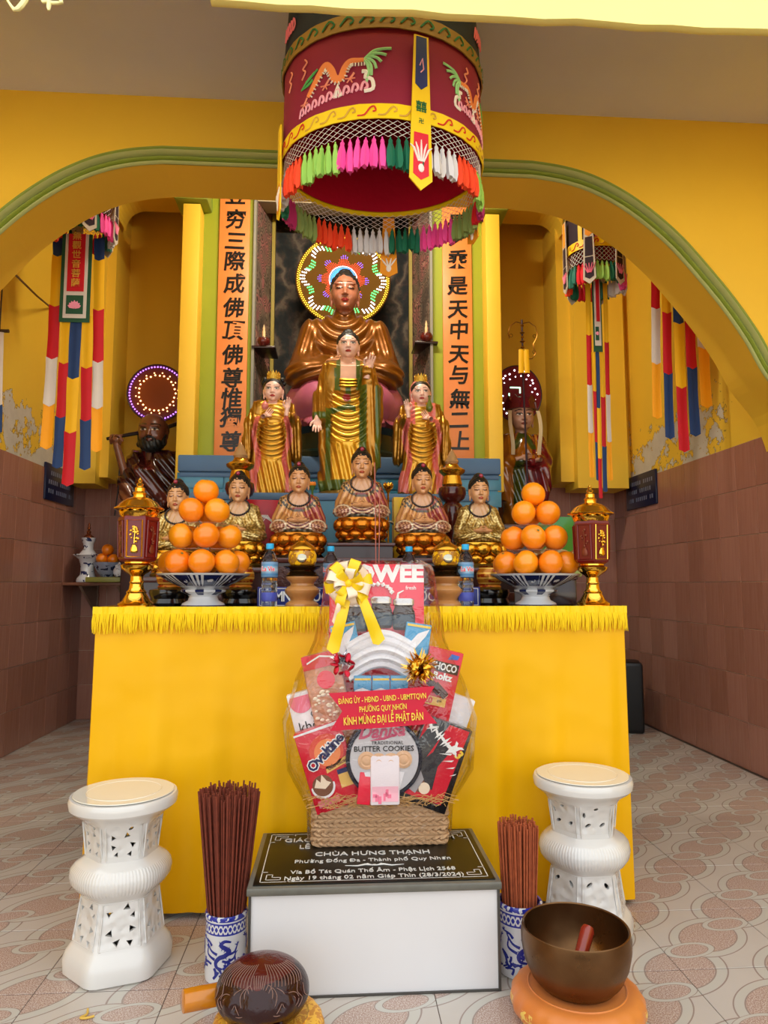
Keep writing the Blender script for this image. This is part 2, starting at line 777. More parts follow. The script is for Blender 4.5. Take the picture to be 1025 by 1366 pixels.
def smooth_curve(p, n=5):
    out = []
    for i in range(len(p) - 1):
        p0, p1, p2, p3 = p[max(i - 1, 0)], p[i], p[i + 1], p[min(i + 2, len(p) - 1)]
        for k in range(n):
            t = k / n
            out.append(tuple(.5 * (2 * p1[c] + (p2[c] - p0[c]) * t + (2 * p0[c] - 5 * p1[c] + 4 * p2[c] - p3[c]) * t * t + (3 * p1[c] - p0[c] - 3 * p2[c] + p3[c]) * t ** 3) for c in (0, 1)))
    return out + [p[-1]]


hc = smooth_curve(half)
arch = [(AC - x_, z_) for x_, z_ in hc[::-1]] + [(AC + x_, z_) for x_, z_ in hc]
aw = MB()
aw.s = False
n = len(arch)
XO = 5.2
zb = ZS + .1


def outer(i):
    x_, z_ = arch[i]
    return (x_, zb)


for i in range(n - 1):
    (xa, za), (xb, zb_) = arch[i], arch[i + 1]
    if abs(xb - xa) > 1e-5:
        aw.add([(xa, YA, za), (xb, YA, zb_), (xb, YA, zb), (xa, YA, zb)], [(0, 1, 2, 3)])
        aw.add([(xa, YA2, za), (xb, YA2, zb_), (xb, YA2, zb), (xa, YA2, zb)], [(3, 2, 1, 0)])
    aw.add([(xa, YA, za), (xb, YA, zb_), (xb, YA2, zb_), (xa, YA2, za)], [(0, 3, 2, 1)], True)
xa, xb = arch[0][0], arch[-1][0]
aw.box(((-XO + xa) / 2, (YA + YA2) / 2, zb / 2), (xa + XO, YA2 - YA, zb))
aw.box(((XO + xb) / 2, (YA + YA2) / 2, zb / 2), (XO - xb, YA2 - YA, zb))
struct('wall_front', aw, M_yel)


def sweep_arch(name, prof, mat):
    """moulding profile (outward, forward) swept along the arch"""
    mb = MB()
    rings = []
    for i in range(n):
        a, c = arch[max(i - 1, 0)], arch[min(i + 1, n - 1)]
        t = Vector((c[0] - a[0], 0, c[1] - a[1])).normalized()
        nr = Vector((-t.z, 0, t.x))
        p = Vector((arch[i][0], 0, arch[i][1]))
        rings.append([tuple(p + nr * u + Vector((0, YA - w, 0))) for u, w in prof])
    mb.loft(rings, True, True, True)
    return mb.build(name, mat, None, fixn=True)


trim = bpy.data.objects.new('trim_1', None)
COL.objects.link(trim)
trim['kind'] = 'structure'


def arc_prof(u0, u1, h, k=6, base=0.0):
    return [(u0 + (u1 - u0) * i / k, base + h * math.sin(PI * i / k)) for i in range(k + 1)] + [(u1, -.004), (u0, -.004)]


for nm, pr, mt in (('inner_rail', arc_prof(.0, .022, .018), M_greenl), ('cove', arc_prof(.022, .044, .022, base=.006), M_green),
                   ('middle_rail', arc_prof(.044, .072, .042, base=.012), M_greenl), ('outer_rail', arc_prof(.072, .105, .024, base=.006), M_green)):
    o = sweep_arch(nm, pr, mt)
    o.parent = trim

# ---- ceiling, fascia, side walls
ce = MB()
ce.box((0, (2.36 + YA) / 2 + .3, ZC + .06), (10.4, YA - 2.3, .12))
struct('ceiling', ce, M_ceil)
ce = MB()
ce.box((.2, (YA2 + YB) / 2 + .1, ZS + .06), (6.4, YB - YA2 + .5, .12))
struct('ceiling_shrine', ce, plaster('shrine_ceiling_paint', 'b8a25a', rough=.8))
fb = MB()
p0 = at(-300, -26, 2.4).z
p1 = at(1400, 66, 2.4).z
NB_ = 60
ring0 = []
top = []
for i in range(NB_ + 1):
    u = i / NB_
    xx = -2.2 + 7.4 * u
    zz = 3.327 + .004 * math.sin(i * 2.3) + .003 * math.sin(i * 5.1)
    ring0.append([(xx, 2.385, zz), (xx, 2.405, zz - .004), (xx, 2.42, zz), (xx, 2.42, 4.3), (xx, 2.385, 4.3)])
ring0 = [r for r in ring0 if r[0][0] > -.56]
fb.loft(ring0, True, True, True)
struct('trim_2_fascia', fb, M_beam)
fb = MB()
fb.box((-2.9, 2.40, 3.86), (4.68, .035, .88))
struct('trim_3_fascia', fb, M_beam)
# pale carved scroll that hangs under the fascia at the top left
orn = thing('carved_scroll', 'pale yellow carved scroll hanging under the edge of the ceiling beam', 'ornament', at(30, 0, 2.38))
M_scroll = pm('pale_yellow_paint', 'f8f3b0', .5)
mb = MB()


def scroll_pts(pxs):
    o0 = at(30, 0, 2.38)
    return [tuple(at(px, py, 2.38) - o0) for px, py in pxs]


mb.tube(scroll_pts([(-8, -22), (2, -12), (9, -1), (15, 8), (19, 13), (24, 12), (29, 7), (34, 0), (38, -12), (36, -24)]), [.004, .004, .004, .005, .007, .009, .01, .01, .009, .006], 8)
mb.build('scroll', M_scroll, orn)
mb = MB()
mb.tube(scroll_pts([(52, -18), (54, -4), (58, 3), (64, 2), (70, 4), (78, 4), (82, 4), (80, -6), (74, -16)]), [.006, .006, .006, .006, .006, .006, .007, .008, .008], 8)
mb.tube(scroll_pts([(66, 2), (65, 9), (65, 14)]), [.008, .008, .004], 8)
mb.build('scroll', M_scroll, orn)

wl = MB()
wl.box((XL - .1, (YA2 + YB) / 2, ZS / 2), (.2, YB - YA2 + .4, ZS))
wall_l = struct('wall_left', wl, M_yel_l)
wr = MB()
wr.box((XR + .1, (YA2 + YB) / 2, ZS / 2), (.2, YB - YA2 + .4, ZS))
wall_r = struct('wall_right', wr, M_yel_r)
wb = MB()
wb.box(((XL + XR) / 2, YB + .1, ZS / 2), (XR - XL + .4, .2, ZS))
wall_b = struct('wall_back', wb, plaster('ochre_back_paint', 'f4c636', (-9, 22, 2.12, 2.7)))
# porch side walls outside the picture keep the light honest
for sx, nm in ((-1, 'wall_porch_left'), (1, 'wall_porch_right')):
    w = MB()
    w.box((sx * 4.6, 1.6, 2.0), (.2, 4.6, 4.1))
    struct(nm, w, M_yel)

# ---- wall tiles
m, b = newmat('brown_wall_tile')
oi = b.n('ObjectInfo').outputs['Random']
mp = b.n('Mapping')
b.l(b.coord(), mp.inputs[0])
mp.inputs['Scale'].default_value = (22, 22, 1.2)
gr = b.noise(3.0, 4, mp.outputs[0], .6)
c1 = b.mix(oi, lin('8a5642'), lin('a46c5a'))
c2 = b.mix(oi, lin('ae7864'), lin('bc8876'))
b.l(b.mix(gr, c1, c2), b.bsdf.inputs['Base Color'])
b.bsdf.inputs['Roughness'].default_value = .22
M_tile = m
M_wgrout = pm('tile_grout', 'c8a892', .8)
TW, TH = .2355, .31
tb = MB()
a_, c_, t_ = TW / 2 - .0024, TH / 2 - .0024, .004
tb.loft([[(-a_, 0, -c_), (-a_, 0, c_), (a_, 0, c_), (a_, 0, -c_)],
         [(-a_, -t_, -c_), (-a_, -t_, c_), (a_, -t_, c_), (a_, -t_, -c_)],
         [(-a_ + .0015, -t_ - .0012, -c_ + .0015), (-a_ + .0015, -t_ - .0012, c_ - .0015), (a_ - .0015, -t_ - .0012, c_ - .0015), (a_ - .0015, -t_ - .0012, -c_ + .0015)]])
wt_me = tb.mesh('wall_tile')
fix_normals(wt_me)
wt_me.materials.append(M_tile)


def tile_wall(parent, p0, ang, ncol, skip=None):
    """a field of upright tiles from p0 along direction ang on a grout bed"""
    d = Vector((math.cos(ang), math.sin(ang), 0))
    g = MB()
    nrm = Vector((d.y, -d.x, 0))
    q = [p0, p0 + d * ncol * TW]
    g.add([tuple(q[0] + nrm * .0022), tuple(q[1] + nrm * .0022), tuple(q[1] + nrm * .0022 + Vector((0, 0, ZT))), tuple(q[0] + nrm * .0022 + Vector((0, 0, ZT)))], [(0, 1, 2, 3)])
    g.add([tuple(q[0] - nrm * .01), tuple(q[1] - nrm * .01), tuple(q[1] - nrm * .01 + Vector((0, 0, ZT))), tuple(q[0] - nrm * .01 + Vector((0, 0, ZT)))], [(3, 2, 1, 0)])
    g.build('tile_bed', M_wgrout, parent)
    for i in range(ncol):
        for k in range(7):
            if skip and skip(i, k):
                continue
            o = obj('wall_tile', wt_me, parent)
            o.location = p0 + d * (i + .5) * TW + Vector((0, 0, (k + .5) * TH)) + nrm * .002
            o.rotation_euler = (RND.uniform(-.003, .003), RND.uniform(-.002, .002), ang + RND.uniform(-.004, .004))


tile_wall(wall_l, Vector((XL, YA2 + .14, 0)), PI / 2, 10)
tile_wall(wall_r, Vector((XR, YB - .02, 0)), -PI / 2, 11)
tile_wall(wall_b, Vector((XL, YB, 0)), 0, 5, lambda i, k: False)
tile_wall(wall_b, Vector((1.34, YB, 0)), 0, 6, lambda i, k: k < 3)
# corner pilasters that hang above the tiles
for i, (xa, xb, sx) in enumerate(((XL, at(150, 500, 6.35).x, 1), (at(745, 500, 6.35).x, XR, -1))):
    w = MB()
    w.box(((xa + xb) / 2, 6.55, (2.17 + ZS) / 2), (xb - xa, .42, ZS - 2.17))
    w.box(((xa + xb) / 2 - sx * .03, 6.42, (2.1 + ZS) / 2), ((xb - xa) * .72, .36, ZS - 2.1))
    struct('wall_pilaster', w, M_yel_in)
# lintel arches over the niches
for xa, xb in ((-2.0, -1.2), (1.35, 2.1)):
    w = MB()
    zt = 4.72
    k = 8
    pts = [(xa, ZS), (xb, ZS), (xb, zt - .2)] + [(xb - .18 * (1 - math.cos(PI / 2 * i / k)), zt - .2 + .2 * math.sin(PI / 2 * i / k)) for i in range(1, k + 1)] + \
          [(xa + .18 * (1 - math.cos(PI / 2 * i / k)), zt - .2 + .2 * math.sin(PI / 2 * i / k)) for i in range(k, -1, -1)]
    w.prism(pts, 6.2, 6.45)
    struct('wall_niche_head', w, M_yel_in)

# ---- the central bay: two framed couplet panels, pilasters, painted backdrop
YP = 5.9
bay = bpy.data.objects.new('wall_bay', None)
COL.objects.link(bay)
bay['kind'] = 'structure'
for s_, x0, x1, x2 in ((-1, -1.315, -1.172, -.735), (1, 1.385, 1.262, .81)):
    w = MB()
    w.rbox(((x0 + x1) / 2, YP - .05, (1.99 + 4.42) / 2), (abs(x1 - x0), .22, 4.42 - 1.99), .006)
    w.build('pilaster', M_yel, bay)
    w = MB()
    w.rbox(((x0 + x1) / 2, YP - .07, 4.50), (abs(x1 - x0) + .14, .3, .14), .02)
    w.box(((x0 + x1) / 2, YP - .02, 4.7), (abs(x1 - x0) + .02, .2, .5))
    w.build('capital', M_green, bay)
    w = MB()
    w.box(((x1 + x2) / 2, YP + .09, (2.0 + ZS) / 2), (abs(x2 - x1), .16, ZS - 2.0))
    w.build('green_panel', M_panelg, bay)
    w = MB()                                            # slim grey edge beside the painting
    w.box((x2 + .008 * -s_, YP + .06, (2.2 + ZS) / 2), (.022, .2, ZS - 2.2))
    w.build('edge_strip', pm('grey_edge', '8a8578', .5), bay)
w = MB()
w.box((.03, 6.05, 4.78), (1.62, .2, .4))
w.build('lintel', pm('grey_lintel', 'a8987a', .6), bay)

# painted mountain backdrop (a mural on the recess wall) and its painted side strips
m, b = newmat('mountain_mural')
v = b.coord()
wv = b.n('TexWave')
wv.inputs['Scale'].default_value = 1.4
wv.inputs['Distortion'].default_value = 14
wv.inputs['Detail'].default_value = 5
wv.inputs['Detail Scale'].default_value = 1.6
b.l(v, wv.inputs[0])
nn = b.noise(5, 6, v, .65, 1.2)
c1 = b.ramp(wv.outputs['Fac'], [(0, lin('0e0e10')), (.35, lin('1c2020')), (.6, lin('3a3228')), (.85, lin('55443a')), (1, lin('7a6a58'))])
c2 = b.ramp(nn, [(.3, lin('0a0b0f')), (.5, lin('1e2120')), (.62, lin('3e2c26')), (.75, lin('8a8270'))])
b.l(b.mix(.55, c1, c2), b.bsdf.inputs['Base Color'])
b.bsdf.inputs['Roughness'].default_value = .7
b.bsdf.inputs['Specular IOR Level'].default_value = .2
mu = MB()
mu.box((.03, 6.46, 3.3), (1.7, .04, 3.2))
mural = struct('wall_mural', mu, m)
m, b = newmat('dragon_cloud_mural')
v = b.coord()
vo = b.n('TexVoronoi')
vo.inputs['Scale'].default_value = 9
b.l(v, vo.inputs['Vector'])
rg = b.math('SINE', b.math('MULTIPLY', vo.outputs['Distance'], 34))
c1 = b.ramp(b.noise(4, 4, v, .6, 1), [(.3, lin('3b3634')), (.45, lin('7c6a5a')), (.6, lin('9b5a5a')), (.75, lin('b9a283'))])
b.l(b.mix(b.math('GREATER_THAN', rg, .35), c1, lin('4a3830')), b.bsdf.inputs['Base Color'])
M_drag = m
for s_, xa, xb in ((-1, -.725, -.60), (1, .785, .66)):
    w = MB()
    w.add([(xa, YP + .02, 2.215), (xb, 6.38, 2.215), (xb, 6.38, ZS), (xa, YP + .02, ZS), (xa - s_ * -.02, YP + .03, 2.215), (xb - s_ * -.02, 6.4, 2.215), (xb - s_ * -.02, 6.4, ZS), (xa - s_ * -.02, YP + .03, ZS)],
          [(0, 1, 2, 3), (7, 6, 5, 4), (0, 3, 7, 4), (1, 5, 6, 2), (3, 2, 6, 7), (0, 4, 5, 1)])
    w.build('mural_strip', M_drag, bay, fixn=True)
    w = MB()
    xo = xb - s_ * -.012
    w.box((xb + s_ * .005, 6.3, 3.5), (.03, .06, 2.5))
    w.build('mural_edge', pm('ochre_edge', '8d7a22', .5), bay)
# ================================================================== statue building
M_skin = vcm('painted_face', .32, coat=.4)
M_paint = vcm('painted_robe', .3, .75, coat=.3, metal_attr=True)
M_hair = pm('black_hair_paint', '17171a', .35, bump=.3, bs=60)
M_gold = pm('gold_leaf', 'd9a032', .22, .95, var=.08)
M_gold2 = pm('bright_brass', 'f0c04a', .14, 1.0, var=.04)


# ---- unit head: chin at z=0, crown at z=1, looking to -Y
def head_sdf(P):
    X, Y, Z = P
    A = np.abs(X)
    Q = (A, Y, Z)
    d = ell(P, (0, .06, .62), (.355, .42, .39))
    d = smin(d, ell(P, (0, -.03, .42), (.315, .36, .40)), .12)
    d = smin(d, ell(P, (0, -.09, .2), (.245, .25, .2)), .1)
    d = smin(d, ell(Q, (.17, -.22, .33), (.1, .12, .12)), .1)
    d = smin(d, ell(P, (0, -.3, .055), (.09, .08, .07)), .08)           # chin
    d = smin(d, ell(Q, (.14, -.345, .60), (.13, .05, .03)), .06)          # brow
    d = smax(d, -ell(Q, (.145, -.445, .50), (.09, .07, .055)), .05)       # eye socket
    d = smin(d, ell(Q, (.145, -.335, .49), (.085, .055, .045)), .02)      # lids
    d = smin(d, cap(P, (0, -.35, .56), (0, -.44, .335), .03, .045), .04)  # nose
    d = smin(d, ell(Q, (.045, -.405, .325), (.035, .04, .03)), .02)
    d = smin(d, cap(Q, (0, -.385, .215), (.075, -.355, .21), .026, .015), .02)   # lips
    d = smin(d, cap(Q, (0, -.385, .165), (.055, -.36, .17), .028, .017), .02)
    d = smin(d, ell(Q, (.345, .05, .42), (.045, .1, .16)), .02)           # ears, long lobes
    d = smin(d, ell(Q, (.335, .02, .2), (.035, .05, .1)), .03)
    d = smin(d, cap(P, (0, .07, .2), (0, .10, -.32), .185, .2), .06)       # neck
    return d


HV, HF = sculpt(head_sdf, (-.44, -.52, -.32), (.44, .52, 1.05), 1 / 52)


def head_colors(skin, lip='a8332a', brow='3a2a20', eye='20180f', white='f0e6dc', closed=False, shade=None, beard=None):
    V = HV
    C = flat(V, skin)
    A = np.abs(V[:, 0])
    front = V[:, 1] < -.12
    bz = .63 + .05 * np.cos((A - .15) * 9) - .03
    C = cmix(C, front & (np.abs(V[:, 2] - bz) < .022) & (A > .05) & (A < .27), brow)
    ex, ez = (A - .148) / .092, (V[:, 2] - .495)
    if closed:
        C = cmix(C, front & (np.abs(ez + .02 - .02 * ex ** 2) < .02) & (np.abs(ex) < 1), eye)
    else:
        C = cmix(C, front & (ex ** 2 + (ez / .036) ** 2 < 1), white)
        C = cmix(C, front & (np.abs(ez - .036 * np.sqrt(np.clip(1 - ex ** 2, 0, 1))) < .017) & (np.abs(ex) < 1.05), eye)
        C = cmix(C, front & (((A - .148) / .036) ** 2 + (ez / .036) ** 2 < 1), eye)
    C = cmix(C, (V[:, 1] < -.3) & (A < .09) & (np.abs(V[:, 2] - .19) < .046 * np.sqrt(np.clip(1.05 - (A / .09) ** 2, 0, 1))), lip)
    return C


HX = 1.14


def make_head(parent, loc, s, skin, tilt=0.0, name='head', hx=HX, **kw):
    me = npmesh('head', HV, HF, head_colors(skin, **kw))
    o = obj(name, me, parent, M_skin)
    o.location = loc
    o.scale = (s * hx, s * 1.04, s)
    o.rotation_euler = (tilt, 0, 0)
    return o


def hair_sdf(P, bump=.018, fr=34, top=True, low=.36, drop=0.0):
    X, Y, Z = P
    d = ell(P, (0, .07, .635), (.385, .445, .41))
    if top:
        d = smin(d, ell(P, (0, .06, 1.03), (.17, .18, .13)), .1)
    b = np.sin(X * fr) * np.sin(Z * fr + np.floor(X * fr / PI) * 1.3) * np.sin(Y * fr)
    d = d - bump * b
    # hairline: open over the face, falls behind the ears
    d = smax(d, -ell(P, (0, -.42, .40 - drop), (.34, .42, .40)), .03)
    d = np.maximum(d, low - .1 - Z + np.where(Y < 0.02, .16, 0) * 1.0)
    return d


RV, RF = sculpt(hair_sdf, (-.45, -.48, .2), (.45, .56, 1.22), 1 / 44)
hair_me = npmesh('hair', RV, RF)
hair_me.materials.append(M_hair)
SV, SF = sculpt(lambda P: hair_sdf(P, .006, 20, False), (-.45, -.48, .2), (.45, .56, 1.12), 1 / 40)
hair_plain_me = npmesh('hair', SV, SF)
hair_plain_me.materials.append(M_hair)


HELM_V, HELM_F = sculpt(lambda P: hair_sdf(P, .014, 34, True, .3, .07), (-.45, -.48, .2), (.45, .56, 1.22), 1 / 44)
helm_me = npmesh('hair', HELM_V, HELM_F)
helm_me.materials.append(M_hair)


def make_hair(parent, loc, s, plain=False, hx=HX, helm=False):
    o = obj('hair', helm_me if helm else (hair_plain_me if plain else hair_me), parent)
    o.location = loc
    o.scale = (s * hx, s * 1.04, s)
    return o


# ---- unit hand: wrist at the origin, fingers up +Z, palm towards -Y, thumb at +X
def hand_sdf(P, curl=0.0, ring=False):
    d = cap(P, (0, 0, -.45), (0, 0, .05), .17, .16)
    d = smin(d, ell(P, (0, 0, .22), (.22, .09, .24)), .08)
    L = [(.16, .36), (.055, .42), (-.055, .39), (-.155, .3)]
    for i, (x, l) in enumerate(L):
        fx = x * 1.25
        if ring and i == 0:
            d = smin(d, cap(P, (x, 0, .4), (x * 1.35, -.12, .56), .055, .05), .02)
            d = np.minimum(d, cap(P, (x * 1.35, -.12, .56), (x * 1.5, -.24, .44), .05, .042))
            continue
        y1, y2 = -.05 - curl * .12, -.12 - curl * .4
        d = smin(d, cap(P, (x, 0, .38), (fx, y1, .38 + l * .55), .058, .052), .02)
        d = smin(d, cap(P, (fx, y1, .38 + l * .55), (fx * 1.04, y2 * (.5 + curl * .5), .38 + l * 1.05), .052, .04), .02)
    d = smin(d, cap(P, (.16, -.03, .12), (.3, -.1, .3), .075, .06), .04)
    d = smin(d, cap(P, (.3, -.1, .3), (.3, -.2, .44) if ring else (.34, -.13, .48), .058, .045), .02)
    return d


HM = {}


def hand_mesh(kind):
    if kind not in HM:
        fn = {'ring': lambda P: hand_sdf(P, .12, True), 'open': lambda P: hand_sdf(P, .15), 'curl': lambda P: hand_sdf(P, 1.0)}[kind]
        HM[kind] = sculpt(fn, (-.32, -.5, -.45), (.45, .2, .95), .03)
    return HM[kind]


def make_hand(parent, loc, s, skin, rot=(0, 0, 0), kind='open', mirror=False):
    V, Fq = hand_mesh(kind)
    if mirror:
        V = V * np.array([-1, 1, 1], np.float32)
        Fq = Fq[:, ::-1]
    o = obj('hand', npmesh('hand', V, Fq, flat(V, skin)), parent, M_skin)
    o.location, o.rotation_euler, o.scale = loc, rot, (s,) * 3
    return o


# ---- lotus petals
def petal_mesh(w, h, cup, lean, nu=6, nv=6, tip=1.0):
    mb = MB()

    def fn(u, v):
        a = (u - .5) * 2
        prof = (math.sin(PI * min(1, .12 + v * .88)) ** .6 if v < 1 else 0)
        ww = w * .5 * prof
        bulge = math.sin(PI * v * .9) * cup
        return (a * ww, -(bulge * (1 - .55 * a * a)) - lean * v * v, h * v * (1 - .06 * a * a * tip))
    mb.grid(fn, nu, nv, w * .05)
    return mb


def lotus(parent, rings, mat, core=None, corematerial=None, names='petal'):
    """rings: (count, radius, z, w, h, cup, lean, phase, flip) - each petal a child"""
    for (cnt, r, z, w, h, cup, lean, ph, flip) in rings:
        me = petal_mesh(w, h, cup, lean).mesh('petal')
        fix_normals(me)
        mts = mat if isinstance(mat, (list, tuple)) else [mat]
        for mm in mts:
            me.materials.append(mm)
        for k in range(cnt):
            a = 2 * PI * (k + ph) / cnt
            o = obj(names, me, parent)
            o.location = (r * math.sin(a), -r * math.cos(a), z)
            o.rotation_euler = (PI if flip else 0, 0, a + (PI if flip else 0))
            if flip:
                o.rotation_euler = (0, 0, a)
                o.scale = (1, 1, -1)


# ---- seated figure, unit seat-to-crown height 1
def seated_sdf(P, big=False):
    X, Y, Z = P
    A = np.abs(X)
    Q = (A, Y, Z)
    d = ell(P, (0, .03, .30), (.215, .155, .30))
    d = smin(d, cap(Q, (0, .03, .49), (.225 if big else .2, .03, .455), .095, .10 if big else .09), .1)
    d = smin(d, cap(Q, (.25 if big else .225, .02, .44), (.31, -.02, .2), .10 if big else .088, .11 if big else .10), .06)
    d = smin(d, cap(Q, (.30, -.03, .18), (.10, -.24, .15), .095, .06), .06)
    d = smin(d, ell(Q, (.28, -.10, .105 if big else .085), (.17, .2, .115 if big else .09)), .06)
    d = smin(d, ell(P, (0, -.2, .07), (.3, .13, .07)), .06)
    d = smin(d, ell(P, (0, .03, .07), (.34, .24, .09)), .06)
    d = smin(d, cap(P, (0, .03, .5), (0, .02, .60), .11, .085), .05)
    f = np.sqrt(X ** 2 + (Z - .62) ** 2 * .8)
    if big:
        w = np.clip((.26 - A) / .1, 0, 1) * np.clip((Z - .14) / .1, 0, 1) * (Y < .05)
        d = d + .011 * np.sin(f * 80 + X * 4) * w
        arm = np.clip((A - .2) / .06, 0, 1) * np.clip((Z - .15) / .1, 0, 1)
        d = d + .008 * np.sin((A * 1.0 + Z * .35 - Y * .4) * 75) * arm
        leg = np.clip((.16 - Z) / .05, 0, 1) * (Y < .1)
        d = d + .009 * np.sin((Z + A * .28) * 95) * leg
    else:
        d = d + .006 * np.sin((A * .9 + Z * .4) * 90) * np.clip((Z - .15) / .1, 0, 1)
        leg = np.clip((.15 - Z) / .05, 0, 1) * (Y < .1)
        d = d + .007 * np.sin((Z * 1.2 + A * .3) * 110) * leg
    return d


SMALL = sculpt(lambda P: seated_sdf(P), (-.48, -.36, -.02), (.48, .3, .68), 1 / 84)
BIG = sculpt(lambda P: seated_sdf(P, True), (-.48, -.36, -.02), (.48, .3, .68), 1 / 120)


def hsh(V, s):
    q = np.floor(V * s).astype(np.int64)
    h = (q[:, 0] * 73856093) ^ (q[:, 1] * 19349663) ^ (q[:, 2] * 83492791)
    return (h % 1000) / 1000.0


def seated_paint(V, kind):
    A = np.abs(V[:, 0])
    X, Y, Z = V.T
    front = Y < .06
    f = np.sqrt(X ** 2 + (Z - .66) ** 2)
    if kind == 'gold':
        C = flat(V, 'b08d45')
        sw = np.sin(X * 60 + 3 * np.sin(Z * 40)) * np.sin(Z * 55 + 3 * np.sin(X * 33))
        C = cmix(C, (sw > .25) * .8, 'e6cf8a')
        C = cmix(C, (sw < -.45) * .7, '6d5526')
        al = np.full(len(V), .9)
        chest = front & (A < .105 + (Z - .4) * .3) & (Z > .36)
        C = cmix(C, chest, 'd9a97c')
        al[chest] = 0
        return C, al
    C = flat(V, 'c98a4c')
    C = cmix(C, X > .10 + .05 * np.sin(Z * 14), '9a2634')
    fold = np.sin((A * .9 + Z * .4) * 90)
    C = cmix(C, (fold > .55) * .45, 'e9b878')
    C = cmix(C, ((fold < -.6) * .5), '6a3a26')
    mot = np.sin(X * 70) * np.sin(Z * 70) * np.sin(Y * 70)
    band = (np.abs(f - .33) < .03) & front & (A < .3)
    C = cmix(C, band, '4b4038')
    C = cmix(C, band & (mot > .1), 'c6a06a')
    sh = (Z > .37) & (A > .2)
    C = cmix(C, sh & (np.sin(X * 85) * np.sin(Z * 85) > .1), '3f3a35')
    C = cmix(C, sh & (np.sin(X * 85 + 1) * np.sin(Z * 85 + 1) > .55), 'b98d52')
    # knee medallions, lap folds
    kr = np.sqrt((A - .30) ** 2 + ((Z - .09) * 1.35) ** 2)
    knee = (Y < .02) & (kr < .14) & (A > .14)
    C = cmix(C, knee, '7d3a2c')
    C = cmix(C, knee & (np.sin(X * 120 + 2 * np.sin(Z * 90)) * np.sin(Z * 130) > .05), 'd9a884')
    C = cmix(C, knee & (np.abs(kr - .118) < .013), 'ead9bd')
    lap = (A < .17) & (Z < .2) & (Y < -.05)
    C = cmix(C, lap, 'b0685a')
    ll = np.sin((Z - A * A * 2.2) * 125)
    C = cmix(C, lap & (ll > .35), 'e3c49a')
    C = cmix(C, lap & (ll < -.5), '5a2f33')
    hem = (Z < .045) & (A < .22) & (Y < -.1)
    C = cmix(C, hem, '5f6660')
    C = cmix(C, hem & (np.sin(X * 75) > .2), 'a9a592')
    chest = front & (A < .11 + (Z - .36) * .22) & (Z > .30)
    C = cmix(C, chest & (Z > .36), 'd8a47c')
    C = cmix(C, chest & (Z <= .36), '57493c')
    C = cmix(C, chest & (np.abs(Z - .345) < .012), '8d3a3a')
    gl = np.full(len(V), .35)
    gl[chest] = 0
    return C, gl


M_lotus = pm('gilded_lotus', 'c9791f', .2, .85, var=.12, vs=12)
M_blackbase = pm('black_lacquer', '141010', .15, coat=.5)
M_bead = pm('dark_wood_bead', '24140f', .3, coat=.3)


